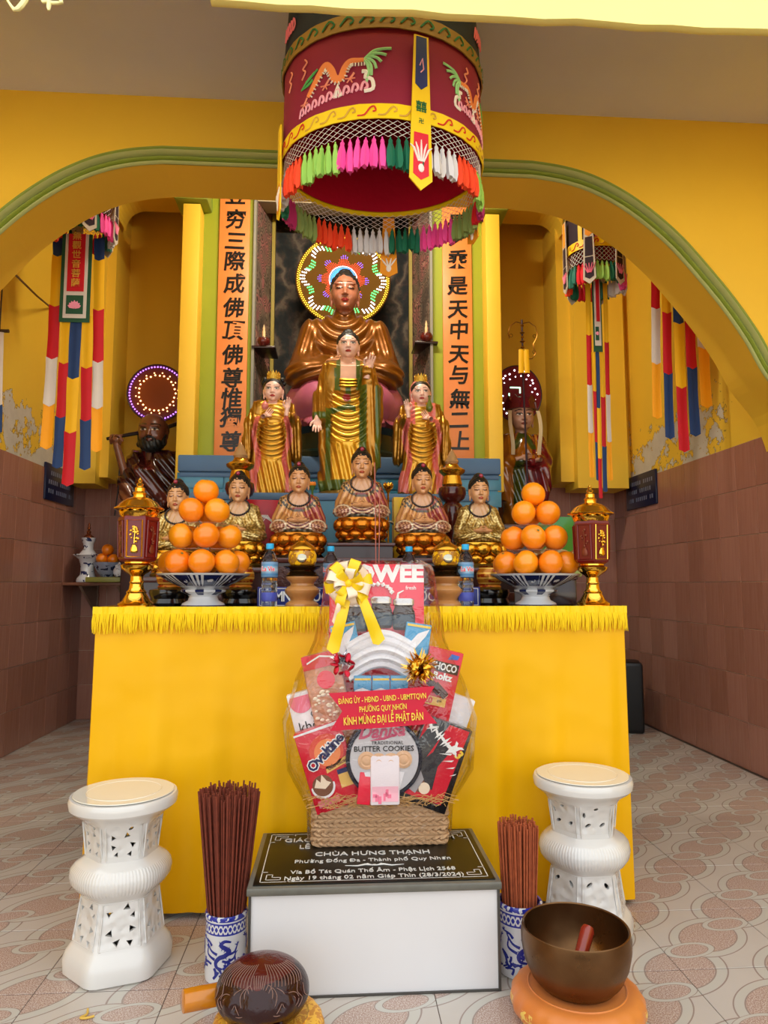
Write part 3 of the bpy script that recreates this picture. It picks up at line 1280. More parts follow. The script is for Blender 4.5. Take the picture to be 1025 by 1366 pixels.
def seated_statue(name, label, cat, loc, H, kind, group=None):
    """small seated Buddha on a gilded lotus: H = seat-to-crown height; loc = underside of the base"""
    t = thing(name, label, cat, loc, 0, group, H)
    gold = kind == 'gold'
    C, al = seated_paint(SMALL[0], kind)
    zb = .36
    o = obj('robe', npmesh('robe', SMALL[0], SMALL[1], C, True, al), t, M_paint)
    o.location = (0, 0, zb)
    o.scale = (.91, .92, 1)
    hs = .40
    skin = 'd9a070' if gold else 'd79a68'
    make_head(t, (0, -.03, zb + .575), hs, skin, .03, hx=.98, closed=True, lip='a8402e', brow='8a5a35', eye='6a3f28')
    make_hair(t, (0, -.03, zb + .575), hs * 1.0, hx=.98, helm=True)
    mb = MB()
    mb.ball((0, -.2, zb + .575 + hs * .98), .03, 10, 7, (1, .6, 1))
    mb.build('crown_jewel', pm('ruby_paint', '9c1f3c', .25, coat=.5), t)
    mb = MB()
    for k in range(34):
        a = 2 * PI * k / 34
        mb.ball((.155 * math.cos(a), -.115 - .075 * math.sin(a - PI / 2) * 0 - .07 * (1 - math.sin(a)) * .5 + .06, zb + .48 + .12 * math.sin(a) + .02), .0155, 6, 5)
    mb.build('bead_necklace', M_bead, t)
    mb = MB()
    mb.M = T(0, -.285, zb + .165)
    for s_ in (-1, 1):
        mb.ball((s_ * .055, 0, 0), .075, 10, 6, (1.15, .6, .42))
        for q in range(4):
            mb.tube([(s_ * .05, -.03 + q * .017, .012), (-s_ * .02, -.035 + q * .018, .026), (-s_ * .06, -.03 + q * .018, .02)], [.012, .011, .008], 6)
        mb.tube([(s_ * .06, -.02, .02), (s_ * .03, -.03, .05), (s_ * .005, -.03, .062)], [.014, .012, .009], 6)
    mb.build('hands', pm('hand_paint', skin, .3, coat=.3), t)
    lotusmat = M_gold if gold else M_lotus
    mb = MB()
    mb.lathe([(.29, .02), (.31, .07), (.26, .13), (.28, .2), (.33, .28), (.36, .33), (.35, .36), (.2, .365)], 28, sy=.82)
    mb.build('lotus_core', lotusmat, t)
    pr = bpy.data.objects.new('lotus', None)
    COL.objects.link(pr)
    pr.parent = t
    pr.scale = (1.08, .90, 1)
    for nm, cnt, r_, z_, rad, ph in (('upper', 10, .30, .26, (.105, .085, .095), 0), ('lower', 10, .275, .125, (.088, .075, .062), .5), ('skirt', 10, .25, .045, (.08, .07, .04), 0)):
        bm_ = MB()
        rings_ = []
        for i_ in range(8):
            e_ = -PI / 2 + PI * i_ / 7
            pz = rad[2] * math.sin(e_) * (1.0 if e_ < 0 else 1.0)
            rr_ = max(math.cos(e_), .02) ** (.8 if e_ > 0 else 1.15)
            rings_.append([(rad[0] * rr_ * math.cos(2 * PI * j_ / 10), rad[1] * rr_ * math.sin(2 * PI * j_ / 10), pz) for j_ in range(10)])
        bm_.loft(rings_, True, True, True)
        me_ = bm_.mesh('petal', angle=None)
        me_.materials.append(lotusmat)
        for k in range(cnt):
            a_ = 2 * PI * (k + ph) / cnt
            o = obj('petal', me_, pr)
            o.location = (r_ * math.sin(a_), -r_ * math.cos(a_), z_)
            o.rotation_euler = (-.15, 0, a_)
    mb = MB()
    mb.lathe([(.355, 0), (.36, .03), (.33, .06)], 28, sy=.84)
    mb.build('base', M_blackbase if not gold else pm('dark_gold_base', '5d4718', .3, .6), t)
    return t


# ---- standing figure, unit height 1
def standing_sdf(P, pose, mir=1):
    X, Y, Z = P[0] * mir, P[1], P[2]
    P = (X, Y, Z)
    A = np.abs(X)
    Q = (A, Y, Z)
    prof = [(.0, .165, .12), (.04, .175, .125), (.25, .155, .115), (.45, .135, .10), (.6, .125, .09), (.7, .13, .085), (.755, .125, .075)]
    d = column(P, prof)
    d = smin(d, cap(Q, (0, .01, .765), (.1, .01, .745), .06, .058), .05)
    d = smin(d, cap(P, (0, .01, .78), (0, .0, .82), .06, .045), .03)
    if pose == 'amitabha':
        # viewer's left arm hangs forward, viewer's right arm raised with a long sleeve
        d = smin(d, cap(P, (-.12, .0, .74), (-.165, -.02, .56), .052, .056), .04)
        d = smin(d, cap(P, (-.165, -.02, .56), (-.17, -.06, .45), .06, .062), .03)
        d = smin(d, cap(P, (-.15, -.0, .45), (-.13, -.01, .05), .05, .045), .04)
        d = smin(d, cap(P, (.12, .0, .74), (.17, -.03, .60), .052, .052), .04)
        d = smin(d, cap(P, (.17, -.03, .60), (.115, -.13, .70), .05, .045), .03)
        d = smin(d, column(P, [(.1, .02, .03, .15, -.05), (.14, .055, .055, .15, -.05), (.5, .075, .07, .15, -.06), (.62, .07, .07, .14, -.08), (.68, .03, .03, .12, -.1)]), .03)
    else:
        for s_ in (-1, 1):
            hx, hz = (-.06, .665) if s_ < 0 else (.125, .70)
            d = smin(d, cap(P, (s_ * .12, .0, .74), (s_ * .18, -.02, .60), .05, .055), .04)
            d = smin(d, cap(P, (s_ * .18, -.02, .6), (hx + s_ * .015, -.12, hz - .06), .05, .04), .03)
            d = smin(d, column(P, [(.26, .02, .04, s_ * .205, -.01), (.3, .04, .06, s_ * .20, -.01), (.45, .055, .07, s_ * .195, -.02), (.6, .055, .06, s_ * .18, -.02), (.66, .03, .03, s_ * .16, -.02)]), .03)
            # scarf that flares to the hem
            d = smin(d, column(P, [(.02, .035, .04, s_ * .17, -.06), (.12, .04, .05, s_ * .165, -.06), (.3, .022, .03, s_ * .135, -.09), (.45, .02, .03, s_ * .12, -.1), (.62, .02, .03, s_ * .1, -.1)]), .02)
    # drapery: scallops down the front, slanting pleats at the hem, upright folds at the sides
    fr = (Y < .02)
    mid = np.clip((.13 - A) / .04, 0, 1) * np.clip((Z - .26) / .06, 0, 1) * np.clip((.62 - Z) / .05, 0, 1) * fr
    d = d + .0065 * np.sin((Z - X ** 2 * 4.5) * 150) * mid
    hem = np.clip((.3 - Z) / .06, 0, 1)
    d = d + .007 * np.sin(X * 120 + Z * 28) * hem
    side = np.clip((A - .12) / .03, 0, 1) * np.clip((Z - .25) / .1, 0, 1)
    d = d + .0045 * np.sin(X * 170 + Z * 8) * side
    up = (0 if pose == 'amitabha' else 1) * np.clip((Z - .6) / .05, 0, 1) * fr * np.clip((.1 - A) / .03, 0, 1)
    d = d + .004 * np.sin((Z + X ** 2 * 3) * 170) * up
    return d


def standing_paint(V, pose, mir):
    X = V[:, 0] * mir
    Y, Z = V[:, 1], V[:, 2]
    A = np.abs(X)
    al = np.full(len(V), 1.0)
    if pose == 'amitabha':
        C = flat(V, 'a87420')
        inner = (A < .1) & (Z < .56) & (Y < 0)
        C = cmix(C, inner, 'd6a02c')
        green = ((np.abs(A - (.055 + .012 * (Z < .74))) < .02) & (Z > .6) & (Y < .02)) | \
                ((np.abs(Z - (.50 - .25 * A + .9 * (A - .05) ** 2)) < .017) & (X < .05) & (X > -.14) & (Y < 0)) | \
                ((np.abs(X - .095) < .022) & (Z < .62) & (Z > .12) & (Y < -.02)) | \
                ((np.abs(X + .125) < .016) & (Z < .48) & (Y < 0)) | \
                ((np.abs(Z - .44) < .02) & (X < -.12)) | ((Z < .06) & (X < .02)) | \
                ((np.abs(X - .19) < .018) & (Z < .62) & (Z > .12) & (Y < .03)) | \
                ((np.abs(X - .0) < .016) & (np.abs(Z - .6) < .07) & (Y < 0))
        C = cmix(C, green, '4c5c18')
        al[green] = .25
        ch = (A < .05) & (Z > .67) & (Y < .02)
        C = cmix(C, ch, 'e8b59c')
        al[ch] = 0
        knot = ((X + .01) ** 2 + (Z - .555) ** 2 < .025 ** 2) & (Y < 0)
        C = cmix(C, knot, '9c1f1f')
        al[knot] = 0
    else:
        C = flat(V, 'a5731d')
        inner = (A < .105) & (Y < 0)
        C = cmix(C, inner, 'c8922a')
        pk = ((np.abs(A - (.125 + .02 * np.sin(Z * 16))) < .022) & (Z < .64) & (Z > .02) & (Y < -.02)) | \
             ((A > .115) & (A < .2) & (Z < .2) & (Z > .03) & (Y < .03))
        if pose == 'hooded':
            pk = pk | ((np.abs(A - .085) < .03) & (Z > .6) & (Y < .03))
        C = cmix(C, pk, 'd96a60')
        al[pk] = 0
        ch = (A < .035) & (Z > .755) & (Y < .03)
        C = cmix(C, ch, 'eab7a6')
        al[ch] = 0
    return C, al


STAND = {}


def standing_statue(name, label, cat, loc, H, pose, mir=1):
    t = thing(name, label, cat, loc, 0, None, H)
    V, Q = sculpt(lambda P: standing_sdf(P, pose, mir), (-.29, -.22, -.01), (.29, .14, .84), 1 / 150)
    C, al = standing_paint(V, pose, mir)
    rb_ = obj('robe', npmesh('robe', V, Q, C, True, al), t, M_paint)
    if pose == 'amitabha':
        rb_.scale = (.93, 1, 1)
    pink = 'efbfae'
    if pose == 'amitabha':
        hs = .162
        make_head(t, (0, -.02, .815), hs, pink, .02, lip='b03030', brow='4a3a30')
        make_hair(t, (0, -.02, .815), hs)
        make_hand(t, (-.18, -.10, .42), .115, pink, (.35, PI, 0), 'open', False)
        make_hand(t, (.118, -.15, .71), .115, pink, (.1, .2, 0), 'ring', True)
        mb = MB()
        for k in range(3):
            mb.tube([(-.05, -.085, .665 - k * .018), (0, -.108, .657 - k * .018), (.05, -.085, .665 - k * .018)], .009, 6)
        mb.build('sash', M_gold, t)
    else:
        hs = .198
        make_head(t, (0, -.02, .785), hs, pink, .02, lip='b03038', brow='4a3a30')
        make_hair(t, (0, -.02, .785), hs, plain=True)
        m = mir
        make_hand(t, (m * -.05, -.165, .635), .105, pink, (-1.15, m * .6, 0), 'curl', m < 0)
        make_hand(t, (m * .125, -.15, .695), .115, pink, (.08, m * .1, 0), 'ring', m > 0)
        mb = MB()
        if pose == 'crowned':
            mb.ball((m * -.05, -.185, .71), .028, 12, 8, (1, .9, 1.2))
            mb.tube([(m * -.05, -.185, .74), (m * -.05, -.185, .755)], [.012, .001], 6)
            mb.build('peach', pm('peach_paint', 'dc7c74', .35, coat=.3), t)
        else:
            mb.lathe([(.012, 0), (.026, .02), (.03, .045), (.018, .075), (.009, .1), (.009, .125), (.014, .135)], 12, (m * -.05, -.185, .68))
            mb.build('vase', pm('green_vase_paint', '5c6a22', .3, coat=.4), t)
        # crown: row of upright leaves around a topknot
        mb = MB()
        top = .785 + hs * 1.0
        mb.lathe([(.052, 0), (.056, .012), (.05, .03), (.046, .05), (.03, .07), (.012, .08)], 18, (0, .0, top - .02))
        for k in range(7):
            a = PI * (k - 3) / 6.5
            mb.M = T(.05 * math.sin(a), -.052 * math.cos(a), top - .012, 0, 0, a)
            mb.prism([(-.017, 0), (.017, 0), (.02, .03), (.0, .062 + .018 * math.cos(a)), (-.02, .03)], -.005, .004)
        mb.M = Matrix()
        mb.build('crown', pm('crown_gold', 'd9b24a', .25, .8, bump=.4, bs=300, var=.2), t)
        if pose == 'hooded':
            def hood(P):
                X, Y, Z = P
                d = ell(P, (0, .1, .62), (.46, .48, .52))
                d = smin(d, column(P, [(-.35, .5, .3, 0, .1), (0, .42, .32, 0, .1), (.5, .46, .4, 0, .1)]), .1)
                d = smax(d, -ell(P, (0, -.5, .5), (.37, .6, .47)), .03)
                d = smax(d, -column(P, [(-.5, .16, .5, 0, -.3), (.0, .24, .55, 0, -.3), (.4, .3, .5, 0, -.3)]), .03)
                return d
            o = sculpt_obj('hood', hood, (-.55, -.4, -.35), (.55, .6, 1.2), 1 / 40, pm('pink_hood_paint', 'e2847a', .35, coat=.3), t)
            o.location = (0, -.005, .785)
            o.scale = (hs,) * 3
        else:
            for s_ in (-1, 1):
                mb = MB()
                for q in range(4):
                    a = .6 + q * .75
                    mb.ball((s_ * hs * (.36 + .06 * math.sin(q * 2)), -.01 + .012 * q, .785 + hs * (.95 - .12 * q)), hs * .13, 8, 6)
                mb.tube([(s_ * hs * .38, .02, .785 + hs * .5), (s_ * hs * .46, .03, .785 + hs * .1), (s_ * hs * .4, .04, .785 - hs * .25)], [.02, .022, .012], 8)
                mb.build('hair_lock', M_hair, t)
    mb = MB()
    mb.lathe([(.19, -.035), (.2, -.02), (.17, 0)], 24, sy=.75)
    mb.build('base', pm('statue_base', '7a5a1c', .35, .6), t)
    return t
# ================================================================== statues in the shrine
# added fill lamp, unseen behind the arch, to brighten the shrine
lamp = thing('added_fill_lamp', 'added fill lamp, unseen behind the head of the arch, brightening the shrine', 'lamp', (.1, 4.36, 4.70))
mb = MB()
mb.tube([(-.6, 0, 0), (.6, 0, 0)], .016, 10)
mb.build('tube', pm('added_fill_tube', 'ffffff', .3, emit='fff3d8', es=14), lamp)
mb = MB()
mb.rbox((0, -.05, .03), (1.26, .07, .05), .008)
mb.build('housing', pm('white_metal', 'e8e8e6', .4), lamp)
ld = bpy.data.lights.new('added_fill_light', 'AREA')
ld.shape = 'RECTANGLE'
ld.size, ld.size_y = 1.2, .05
ld.energy = 40
ld.color = (1.0, .93, .78)
lo_ = bpy.data.objects.new('added_fill_light', ld)
COL.objects.link(lo_)
lo_.parent = lamp
lo_.location = (0, .03, -.02)
lo_.rotation_euler = (math.radians(48), 0, 0)

# tiered blue altar against the back wall
M_blue = pm('blue_altar_paint', '4f6f93', .45, var=.08)
M_teal = pm('teal_altar_tile', '3f7f9a', .2, var=.08)
altar = bpy.data.objects.new('masonry_altar', None)
COL.objects.link(altar)
tag(altar, 'tiered blue and teal masonry altar carrying the large statues', 'altar')
mb = MB()
mb.box((.03, 5.60, 1.04), (2.46, .34, 2.08))
mb.box((.03, 6.08, 1.04), (1.38, .62, 2.08))
mb.build('upper_tier', M_teal, altar)
mb = MB()
mb.rbox((.03, 5.585, 2.145), (2.50, .37, .13), .012)
mb.rbox((.03, 6.07, 2.145), (1.40, .66, .13), .012)
mb.rbox((.03, 5.59, 2.06), (2.48, .36, .04), .01)
mb.build('upper_ledge', M_blue, altar)
mb = MB()
mb.box((.03, 4.98, .88), (1.90, .88, 1.76))
mb.build('lower_tier', M_teal, altar)
mb = MB()
mb.rbox((.03, 4.975, 1.785), (1.94, .90, .05), .01)
mb.build('lower_ledge', M_blue, altar)
mb = MB()
for i in range(7):
    for k in range(2):
        mb.rbox((-1.05 + i * .36, 5.424, 1.885 + k * .13), (.35, .012, .12), .003)
mb.build('tile_facing', M_teal, altar)

# --- large seated Buddha with pink lotus and dark plinth
bx, by = .05, 5.72
plz = 2.21
pl = thing('lotus_plinth', 'dark green plinth under the pink lotus of the large seated Buddha', 'plinth', (bx, by, plz))
mb = MB()
mb.lathe([(.50, 0), (.50, .04), (.44, .07), (.42, .2), (.46, .25)], 32, sy=.75)
mb.build('plinth_drum', pm('dark_green_paint', '0e1f18', .3), pl)
big = thing('seated_buddha_statue', 'large bronze-brown seated Buddha on a pink lotus before the lit halo', 'statue', (bx, by, plz + .25))
M_lpink = pm('pink_lotus_paint', 'b8607e', .35, var=.25, vs=3, coat=.2)
pet = bpy.data.objects.new('lotus', None)
COL.objects.link(pet)
pet.parent = big
pet.scale = (1, .8, 1)
lotus(pet, [(9, .36, 0.02, .42, .40, .14, -.02, 0, False), (9, .33, .03, .40, .42, .12, -.05, .5, False), (14, .34, .13, .2, .12, .07, .1, .5, True)], M_lpink)
mb = MB()
mb.lathe([(.34, -.0), (.40, .1), (.42, .25), (.40, .33), (.2, .34)], 28, sy=.8)
mb.build('lotus_core', M_lpink, big)
HB = 1.06
V, Q = BIG
me = npmesh('robe', V, Q)
o = obj('robe', me, big, pm('bronze_robe', '7c4810', .33, .5, coat=.25, var=.1, vs=4))
o.location = (0, 0, .33)
o.scale = (HB * 1.02, HB * .98, HB * 1.08)
hs = HB * .31
hz = .33 + HB * 1.08 * .595
make_head(big, (0, -.06, hz), hs, 'a3664e', .04, hx=1.0, closed=True, lip='7d1f22', brow='5c3022', white='8a5a44', eye='3c2018')
make_hair(big, (0, -.06, hz), hs, hx=1.0)
mb = MB()
M_bskin = pm('bronze_hand_paint', 'b07a55', .3, coat=.3)
mb.M = T(0, -.31, .33 + .175)
for s_ in (-1, 1):
    mb.ball((s_ * .06, 0, 0), .08, 10, 6, (1.2, .7, .4))
    for q in range(4):
        mb.tube([(s_ * .05, -.035 + q * .02, .012), (-s_ * .03, -.04 + q * .021, .03), (-s_ * .075, -.035 + q * .021, .022)], [.014, .012, .009], 6)
    mb.tube([(s_ * .07, -.02, .02), (s_ * .035, -.03, .055), (s_ * .006, -.03, .07)], [.016, .013, .01], 6)
mb.build('hands', M_bskin, big)

# --- halo of coloured lamps
M_halo = pm('halo_board', '5c3c06', .8, spec=.2)


def led(name, col, e):
    return pm(name, col, .4, emit=col, es=e)


def halo_ring(parent, name, mat, pts, r=.0048):
    mb = MB()
    for (x_, z_) in pts:
        mb.M = T(x_, 0, z_)
        mb.add([(-r, 0, 0), (0, 0, r), (r, 0, 0), (0, 0, -r), (0, -r, 0)], [(0, 4, 3), (3, 4, 2), (2, 4, 1), (1, 4, 0)])
    o = mb.build(name, mat, parent)
    o['kind'] = 'stuff'
    return o


hc_ = at(458, 374, 6.12)
hal = thing('halo_disc', 'large round ochre halo with rings of coloured lights behind the Buddha head', 'halo', hc_)
HR = 66 * 6.12 / 940
mb = MB()
mb.M = Matrix.Rotation(PI / 2, 4, 'X')
mb.lathe([(HR * .985, -.01), (HR, 0), (HR * .985, .012)], 64)
mb.build('disc', M_halo, hal)


def ringpts(r, n, ph=0, sq=1.0):
    return [(r * math.cos(2 * PI * (k + ph) / n), r * math.sin(2 * PI * (k + ph) / n) * sq) for k in range(n)]


hal_l = bpy.data.objects.new('lights', None)
COL.objects.link(hal_l)
hal_l.parent = hal
hal_l.location = (0, -.014, 0)
M_ly, M_lw, M_lg, M_lr, M_lb, M_lv = led('led_yellow', 'ffd23a', 2.2), led('led_white', 'f4f6ff', 2.4), led('led_green', '52ff7c', 2.0), led('led_red', 'ff4a3a', 1.8), led('led_blue', '3a9cff', 2.6), led('led_violet', '8a5cff', 2.4)
halo_ring(hal_l, 'yellow_lights', M_ly, ringpts(HR * .955, 120) + ringpts(HR * .92, 120, .5), .0062)
wp, gp = [], []
for k in range(150):
    a = 2 * PI * k / 150
    for q in range(3):
        rr = HR * (.74 + .075 * math.cos(a * 8 + .4)) + q * .017
        p = (rr * math.cos(a), rr * math.sin(a))
        (gp if math.cos(a * 8 + .4) < -.35 else wp).append(p)
wp = [p for i, p in enumerate(wp) if (i // 3) % 2 == 0]
gp = [p for i, p in enumerate(gp) if (i // 3) % 2 == 0]
halo_ring(hal_l, 'white_lights', M_lw, wp, .0085)
halo_ring(hal_l, 'green_lights', M_lg, gp, .0085)
rp, vp, bp, wp2 = [], [], [], []
for k in range(72):
    a = 2 * PI * k / 72
    ext = .5 + .5 * math.cos(a * 8 + PI / 2 * .2)
    for q in range(9):
        rr = HR * (.29 + .03 * q)
        lim = .36 + .2 * ext
        if rr / HR < lim:
            (wp2 if q < 1 else (vp if rr / HR > .46 else rp)).append((rr * math.cos(a), rr * math.sin(a)))
    for q in range(3):
        bp.append((HR * (.2 + .028 * q) * math.cos(a + .04 * q), HR * (.2 + .028 * q) * math.sin(a + .04 * q)))
halo_ring(hal_l, 'red_lights', M_lr, rp, .0042)
halo_ring(hal_l, 'violet_lights', M_lv, vp, .0044)
halo_ring(hal_l, 'blue_lights', M_lb, bp, .0048)
halo_ring(hal_l, 'white_lights', M_lw, wp2, .005)

# --- standing figures
standing_statue('standing_buddha_statue', 'tall standing Buddha in gold robe with green bands, centre of the shrine', 'statue', (.068, 4.86, 1.856), 1.165, 'amitabha')
standing_statue('bodhisattva_statue', 'standing bodhisattva in gold crown holding a pink peach', 'statue', (-.465, 5.0, 1.846), .862, 'crowned', 1)
standing_statue('bodhisattva_statue', 'standing bodhisattva in pink hood holding a green vase', 'statue', (.60, 5.0, 1.846), .862, 'hooded', -1)

# --- stepped dark stand with the small seated Buddhas
M_rosewood = pm('dark_rosewood', '2e1412', .28, coat=.4, var=.35, vs=14)
M_rose2 = pm('rosewood_edge', '4c2622', .25, coat=.4, var=.2)
stand = thing('stepped_stand', 'dark rosewood stepped stand carrying the row of small seated Buddhas', 'stand', (.13, 3.62, 1.128))
for x0, x1, h_ in ((-1.16, -.80, .127), (-.795, -.505, .177), (-.5, .5, .227), (.505, .80, .177)):
    mb = MB()
    mb.box(((x0 + x1) / 2, .35, (h_ - .018) / 2), (x1 - x0, .62, h_ - .018))
    mb.build('lower_step', M_rosewood, stand)
    mb = MB()
    mb.rbox(((x0 + x1) / 2, .35, h_ - .01), (x1 - x0 + .004, .66, .028), .008)
    mb.rbox(((x0 + x1) / 2, .035, .03), (x1 - x0 - .01, .02, .05), .006)
    mb.build('step_edge', M_rose2, stand)
mb = MB()
mb.box((0, .42, .268), (.34, .46, .066))
mb.build('upper_step', M_rosewood, stand)
mb = MB()
mb.rbox((0, .42, .308), (.37, .5, .02), .007)
mb.build('step_edge', M_rose2, stand)
mb = MB()
for xx in (-.25, .25):
    mb.rbox((xx, .034, .13), (.44, .016, .11), .004)
mb.build('carved_panel', pm('carved_rosewood', '4a2a26', .3, bump=.8, bs=60, bd=.01, var=.3), stand)
zs = 1.128 + .233
zt = 1.128 + .32
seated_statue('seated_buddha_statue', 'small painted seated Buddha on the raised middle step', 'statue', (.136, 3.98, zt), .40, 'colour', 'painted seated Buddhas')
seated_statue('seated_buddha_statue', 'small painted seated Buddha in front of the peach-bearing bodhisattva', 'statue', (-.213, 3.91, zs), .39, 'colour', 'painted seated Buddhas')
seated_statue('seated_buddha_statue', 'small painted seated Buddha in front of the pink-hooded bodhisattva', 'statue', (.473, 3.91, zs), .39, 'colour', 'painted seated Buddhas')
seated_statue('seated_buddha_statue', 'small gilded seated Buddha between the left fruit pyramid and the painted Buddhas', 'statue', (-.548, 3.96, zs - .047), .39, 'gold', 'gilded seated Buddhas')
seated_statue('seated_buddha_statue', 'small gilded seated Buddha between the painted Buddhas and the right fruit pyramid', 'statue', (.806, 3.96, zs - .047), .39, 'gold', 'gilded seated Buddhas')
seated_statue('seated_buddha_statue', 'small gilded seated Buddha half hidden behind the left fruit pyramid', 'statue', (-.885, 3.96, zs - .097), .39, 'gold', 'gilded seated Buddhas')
# ================================================================== hanging canopies and banners
def fabric(name, col, rough=.75, sheen=.03, bump=.25, bs=220):
    return pm(name, col, rough, sheen=sheen, bump=bump, bs=bs, bd=.0015, var=.08, vs=5)


M_maroon = fabric('maroon_velvet', '8c1238')
M_navy = fabric('navy_cloth', '1b2038')
M_yband = fabric('yellow_satin', 'ffd60a', .45)
M_tan = fabric('gold_brown_band', '9a7430', .6)
M_crim = pm('crimson_satin', 'b80f2c', .3, sheen=.05, bump=.4, bs=12, bd=.02)
M_net = pm('net_cord', 'e2d6d2', .7)
M_netp = pm('net_cord_pink', 'e08aa0', .7)
TCOL = {'white': 'd9d6da', 'orange': 'ff4a20', 'lime': '9ccf5c', 'pink': 'ff4fa8', 'green': '0c6a4c', 'magenta': 'b8286e', 'red': 'e8182c', 'yellow': 'f0c020', 'teal': '2a7a6a', 'olive': '8ba25a'}
M_emb = {k: fabric('embroidery_' + k, c, .6) for k, c in {'white': 'f3eae4', 'pinkw': 'f7a8c0', 'rose': 'f2799a', 'orange': 'f28a4a', 'salmon': 'f79a80', 'green': '4fae5a', 'pale_green': '9fdc9a', 'dark': '2a1a20', 'red': 'd8241c', 'gold': 'd9a63a', 'deep_green': '1d6b3c', 'black': '1c1718', 'blue': '1c3f98'}.items()}


def tassel_mesh(L, w):
    mb = MB()
    mb.lathe([(.0035, 0), (.0035, -.012), (.006, -.014)], 6)
    r0 = w * .28
    prof = [(r0 * .7, -.012), (r0, -.02), (r0 * .8, -.028), (w * .42, -L * .45), (w * .5, -L * .85), (w * .36, -L)]
    rings = []
    rr = random.Random(3)
    for r, z in prof:
        ring = []
        for j in range(10):
            a = 2 * PI * j / 10
            q = r * (1 + (.25 if j % 2 else -.15) * min(1, -z / (L * .4)))
            ring.append((q * math.cos(a), q * math.sin(a), z - (rr.uniform(0, .12) * L if z <= -L * .99 else 0)))
        rings.append(ring)
    mb.loft(rings, True, True, True)
    return mb.mesh('tassel')


def wrap(parent, name, shapes, cx, rx, ry, mat, off=.004, th=.004):
    """embroidery: polylines (u = arc angle in rad from the front, z) with half-widths, laid on the drum"""
    mb = MB()
    for pts, w in shapes:
        n = len(pts)
        ws = w if isinstance(w, (list, tuple)) else [w] * n
        L, R_ = [], []
        for i in range(n):
            a, c = pts[max(i - 1, 0)], pts[min(i + 1, n - 1)]
            tx, tz = (c[0] - a[0]) * rx, c[1] - a[1]
            ln = math.hypot(tx, tz) or 1
            nx, nz = -tz / ln, tx / ln
            for lst, s_ in ((L, 1), (R_, -1)):
                lst.append((pts[i][0] + s_ * nx * ws[i] / rx, pts[i][1] + s_ * nz * ws[i]))

        def P(q, o):
            return ((rx + o) * math.sin(q[0]), -(ry + o) * math.cos(q[0]), q[1])
        rings = [[P(L[i], .0005), P(L[i], off * .6), P(pts[i], off + th * .4), P(R_[i], off * .6), P(R_[i], .0005)] for i in range(n)]
        mb.loft(rings, True, True, True)
    o = mb.build(name, mat, parent, fixn=True)
    return o


def curve(pts, n=6):
    return smooth_curve(pts, n)


def dragon_embroidery(parent, u0, z0, s, rx, ry, flip=1):
    """serpentine creature over curling waves"""
    def m(pts):
        return [(u0 + flip * x * s / rx, z0 + y * s) for x, y in pts]
    body = curve([(-.62, -.12), (-.5, .02), (-.35, .2), (-.2, .34), (-.08, .22), (.0, .04), (.12, .02), (.2, .2), (.3, .3), (.46, .3), (.6, .3)])
    wd = [.03 + .045 * math.sin(PI * min(1, .15 + i / len(body) * .85)) for i in range(len(body))]
    wrap(parent, 'dragon_body', [(m(body), [w * s * 1.0 for w in wd])], 0, rx, ry, M_emb['orange'])
    scal = []
    for i in range(2, len(body) - 2, 2):
        a = body[i]
        t = (body[i + 1][0] - body[i - 1][0], body[i + 1][1] - body[i - 1][1])
        ln = math.hypot(*t) or 1
        nx, ny = t[1] / ln, -t[0] / ln
        scal.append((m([(a[0] + nx * .05, a[1] + ny * .05), (a[0] + nx * .11, a[1] + ny * .11)]), .013 * s))
    wrap(parent, 'dragon_belly', scal, 0, rx, ry, M_emb['white'])
    tail = [(m(curve([(.56, .3), (.66 + .02 * k, .3 + k * .05), (.74 + .05 * k, .24 + k * .085), (.78 + .09 * k, .12 + .13 * k)], 4)), None) for k in range(-2, 4)]
    tail = [(p, [.026 * s] * len(p)) for p, _ in tail]
    wrap(parent, 'dragon_tail', tail, 0, rx, ry, M_emb['pale_green'])
    head = [(m([(-.5, .18), (-.62, .12), (-.8, .1), (-.66, .2), (-.45, .3)]), .03 * s), (m([(-.55, .24), (-.38, .34)]), .02 * s)]
    wrap(parent, 'dragon_head', head, 0, rx, ry, M_emb['green'])
    claws = []
    for cx, cy in ((-.72, -.22), (-.2, -.05), (.3, -.03)):
        for k in range(4):
            a = PI * (.95 + .35 * k)
            claws.append((m([(cx, cy), (cx + .1 * math.cos(a), cy + .09 * math.sin(a))]), .012 * s))
        claws.append((m([(cx, cy), (cx + .08, cy + .1)]), .02 * s))
    for q_ in range(3):
        wrap(parent, 'dragon_claw', claws[q_ * 5:q_ * 5 + 5], 0, rx, ry, M_emb['salmon'])
    waves = []
    for k in range(9):
        x0 = -.86 + k * .17
        waves.append((m(curve([(x0, -.45 + .02 * k), (x0 + .04, -.3 + .02 * k), (x0 + .1, -.3 + .02 * k), (x0 + .12, -.38 + .02 * k), (x0 + .07, -.42 + .02 * k)], 3)), .024 * s))
    wrap(parent, 'wave_crests', waves, 0, rx, ry, M_emb['pinkw'])
    sp = [(m(curve([(.56, -.3), (.72, -.26), (.7, -.08), (.58, -.04), (.62, .06), (.52, .08)], 3)), .035 * s), (m([(.0, -.34), (.06, -.12), (.12, -.34)]), .05 * s)]
    for q_ in sp:
        wrap(parent, 'wave_spiral', [q_], 0, rx, ry, M_emb['white'])


